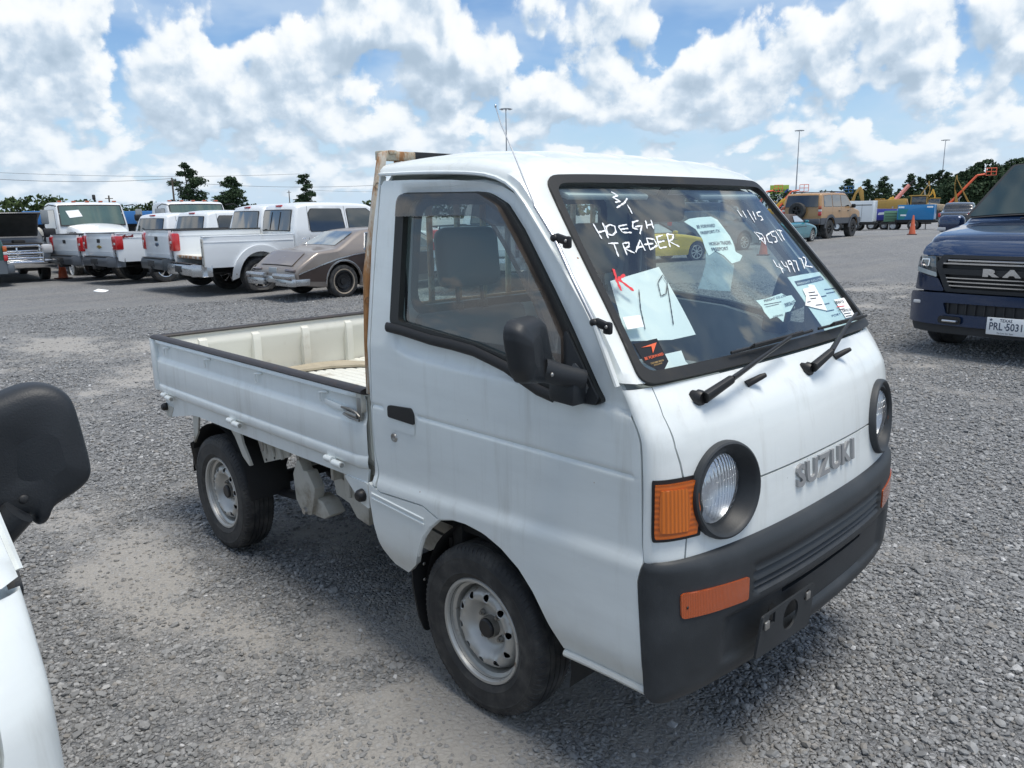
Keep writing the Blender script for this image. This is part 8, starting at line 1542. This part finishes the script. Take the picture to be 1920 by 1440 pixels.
def leaf_cloud(rng, clumps, n_per, size):
    """clumps of (centre, radii): small two-triangle leaves thrown through each volume, thicker near the shell"""
    V = []; F = []
    for c, r in clumps:
        n = max(12, int(n_per*(r[0]*r[1]*r[2])**.5)); d = rng.normal(size=(n, 3)); d /= np.linalg.norm(d, axis=1)[:, None]; rad = rng.uniform(.25, 1, n)**.5
        lump = 1+.25*np.sin(d[:, 0]*5+c[0])*np.sin(d[:, 1]*4+c[1])+.18*np.sin(d[:, 2]*7+c[2]*3)
        P = np.array(c)+d*rad[:, None]*lump[:, None]*np.array(r); s = size*rng.uniform(.55, 1.3, n)
        a = rng.normal(size=(n, 3)); a /= np.linalg.norm(a, axis=1)[:, None]; b = np.cross(a, rng.normal(size=(n, 3))); b /= np.linalg.norm(b, axis=1)[:, None]+1e-9
        k = len(V); Q = np.stack([P-a*s[:, None], P+b*s[:, None]*.6, P+a*s[:, None], P-b*s[:, None]*.6], 1).reshape(-1, 3); V += list(Q); F += [(k+4*i, k+4*i+1, k+4*i+2, k+4*i+3) for i in range(n)]
    return V, F
def tree(az, d, h, wd, label, kind='pine', seed=0, lm=0, dens=900, size=.28, group='tall pines on the horizon', base=.12, lopside=0.0, layers=None):
    rng = np.random.RandomState(seed+100); rt = put('pine_tree' if kind == 'pine' else 'broadleaf_tree', az, d, az-90, label, 'tree', group)
    tr = MB(); lean = rng.normal(0, .03, 2); tp = [(lean[0]*h*t**2, lean[1]*h*t**2, h*.95*t) for t in np.linspace(0, 1, 8)]; tr.tube(tp, [h*.022*(1-.8*t) for t in np.linspace(0, 1, 8)], 8)
    cl = []; n = layers or int(14+rng.randint(4))
    for k in range(n):
        t = base+(1-base)*(k+.5)/n; z = h*t
        if kind == 'pine': env = wd/2*(1-.80*((t-base)/(1-base))**1.25)*(.62+.38*math.sin(k*2.4+seed)); 
        else: env = wd/2*math.sin(math.pi*min(.98, .18+.80*(t-base)/(1-base)))
        for j in range(rng.randint(2, 4)):
            a = rng.uniform(0, 2*math.pi) if j else (0 if k % 2 else math.pi)+rng.normal(0, .4); rr = env*rng.uniform(.35, .95)*(1+lopside*(1 if math.cos(a) < 0 else -1)*(1-t)); x, y = rr*math.cos(a), rr*math.sin(a)
            zz = z+rng.normal(0, h*.012); cr_ = (env*.40+h*.030)*rng.uniform(.75, 1.2); cl.append(((x, y, zz), (cr_, cr_, cr_*(.52 if kind == 'pine' else .7))))
            tr.tube([(0, 0, z-h*.05), (x*.5, y*.5, z-h*.015), (x, y, zz)], [h*.007, h*.004, h*.002], 5)
    cl.append(((lean[0]*h, lean[1]*h, h*.97), (wd*.08, wd*.08, h*.045)))
    tr.build('trunk', bark, rt); V, F = leaf_cloud(rng, cl, dens, size); mk('crown', V, F, LEAF[lm], rt, smooth=False, kind='stuff'); return rt
tree(157.15, 150, 11.4, 9.2, 'tallest pine of the left group with a limb reaching left', seed=3, dens=330, size=.20, lopside=.30)
tree(154.45, 150, 9.2, 9.6, 'broad rounded pine between the two spiky ones', seed=8, dens=330, size=.20)
tree(149.75, 150, 9.6, 6.6, 'narrow lone pine right of the group above the pickup cabs', seed=12, dens=330, size=.19)
tree(156.0, 165, 4.6, 5.0, 'low bushy tree at the foot of the tallest pine', 'oak', 21, 1, 90, .25, 'low trees on the horizon')
tree(152.3, 170, 3.9, 2.6, 'small bush poking over the pickup roofs between the pines', 'oak', 22, 1, 90, .22, 'low trees on the horizon')
tree(165.2, 140, 4.9, 6.0, 'pale green tree above the blue shed', 'oak', 23, 2, 110, .25, 'low trees on the horizon')
tree(147.1, 170, 4.0, 2.6, 'pale bush at the edge of the kei truck guard frame', 'oak', 24, 2, 90, .22, 'low trees on the horizon')
k = 0
for az_, h_, wd, lb in ((112.85, 9.3, 4.6, 'slim pine right of the tan wagon roof'), (111.75, 9.0, 4.8, 'ragged pine above the white generator'), (110.75, 9.6, 5.0, 'tall ragged pine above the violet compressor'), (109.25, 10.1, 4.6, 'pine behind the pale red lifting arm'), (108.75, 9.2, 4.0, 'thin pine right of the pale red arm'), (108.25, 9.9, 5.2, 'pine behind the first upright boom'), (107.75, 10.7, 5.4, 'tall pine at the farthest lighting mast'), (107.25, 10.3, 5.2, 'pine right of the farthest lighting mast')):
    k += 1; tree(az_, 240, h_, wd*1.35, lb, seed=40+k, dens=120, size=.27, base=.35, group='ragged pines on the right')
for az_, h_, wd, lb in ((106.35, 9.6, 11, 'dark rounded oak behind the orange arm'), (105.2, 12.2, 14, 'largest dark oak crown next to the blue pickup windscreen'), (103.6, 12.3, 14, 'dark oak behind the roof of the blue pickup'), (106.9, 5.2, 6, 'low dark bush under the orange arm')):
    k += 1; tree(az_, 225, h_, wd, lb, 'oak', 60+k, 0, 110, .38, 'dark oaks on the right', base=.05, layers=16)
# far wood reading as one mass
def wood(name, az0, az1, d, h, label, lm, seed, dens=60, size=.34):
    rng = np.random.RandomState(seed); cl = []; L = math.radians(abs(az1-az0))*d; n = int(L/2.2)
    for i in range(n):
        a = az0+(az1-az0)*(i+rng.uniform(0, 1))/n; x, y = polar(a, d+rng.uniform(-6, 6)); hh = h*(.72+.5*fbm(np.array([i*.21+seed]), np.array([seed*1.]), 3, 9)[0]); 
        
        for t in (.15, .4, .62, .85): q_ = rng.uniform(.5, 1.25); cl.append(((x+rng.normal(0, .8), y, hh*t*rng.uniform(.8, 1.12)), (2.4*(1.1-t*.5)*q_, 2.2*q_, hh*.22*q_)))
    V, F = leaf_cloud(rng, cl, dens, size); o = mk(name, V, F, LEAF[lm], None, label, 'trees', None, 'stuff', smooth=False); return o
wood('distant_wood', 171, 163.2, 135, 4.3, 'low hedge of distant trees along the left horizon', 1, 5)
wood('distant_wood', 119.5, 106.0, 260, 6.4, 'dark strip of distant wood behind the machines', 0, 7, 24, .6)
wood('distant_wood', 163, 146, 330, 6.0, 'faint strip of far woodland behind the white pickups', 1, 11, 16, .7)
wood('distant_wood', 146, 119.5, 330, 7.0, 'faint strip of far woodland behind the cab', 1, 13, 12, .8)
wood('distant_wood', 106, 90, 250, 8.0, 'dark wood on the far right horizon', 0, 15, 16, .7)

# small things on the ground and in the bed
BOARD = [(-2.30,-.10),(-2.30,.20),(-2.25,.33),(-2.11,.40),(-1.95,.46),(-1.90,.40),(-2.05,.31),(-2.14,.18),(-2.17,0),(-2.16,-.12)]
o = MB().box((0, 0, .02), (.30, .18, .02), rot=(.2, .1, .6), bev=.004).build('paper_scrap', M['paper'], None, label='scrap of white paper lying on the gravel in front of the pickup row', cat='litter'); o.location = (-19.0, 4.2, gz(-19.0, 4.2))
V, F = panel_geo(lambda x, y: np.stack([x, y, .690+.012*np.exp(-((x+1.45)/.4)**2)], -1), BOARD, step=.05, rim=.012, out=(0, 0, 1), edge=0)
mk('bowed_board', V, F, M['wood'], None, label='bowed thin brown board lying on the ribbed floor of the kei truck bed', cat='board')
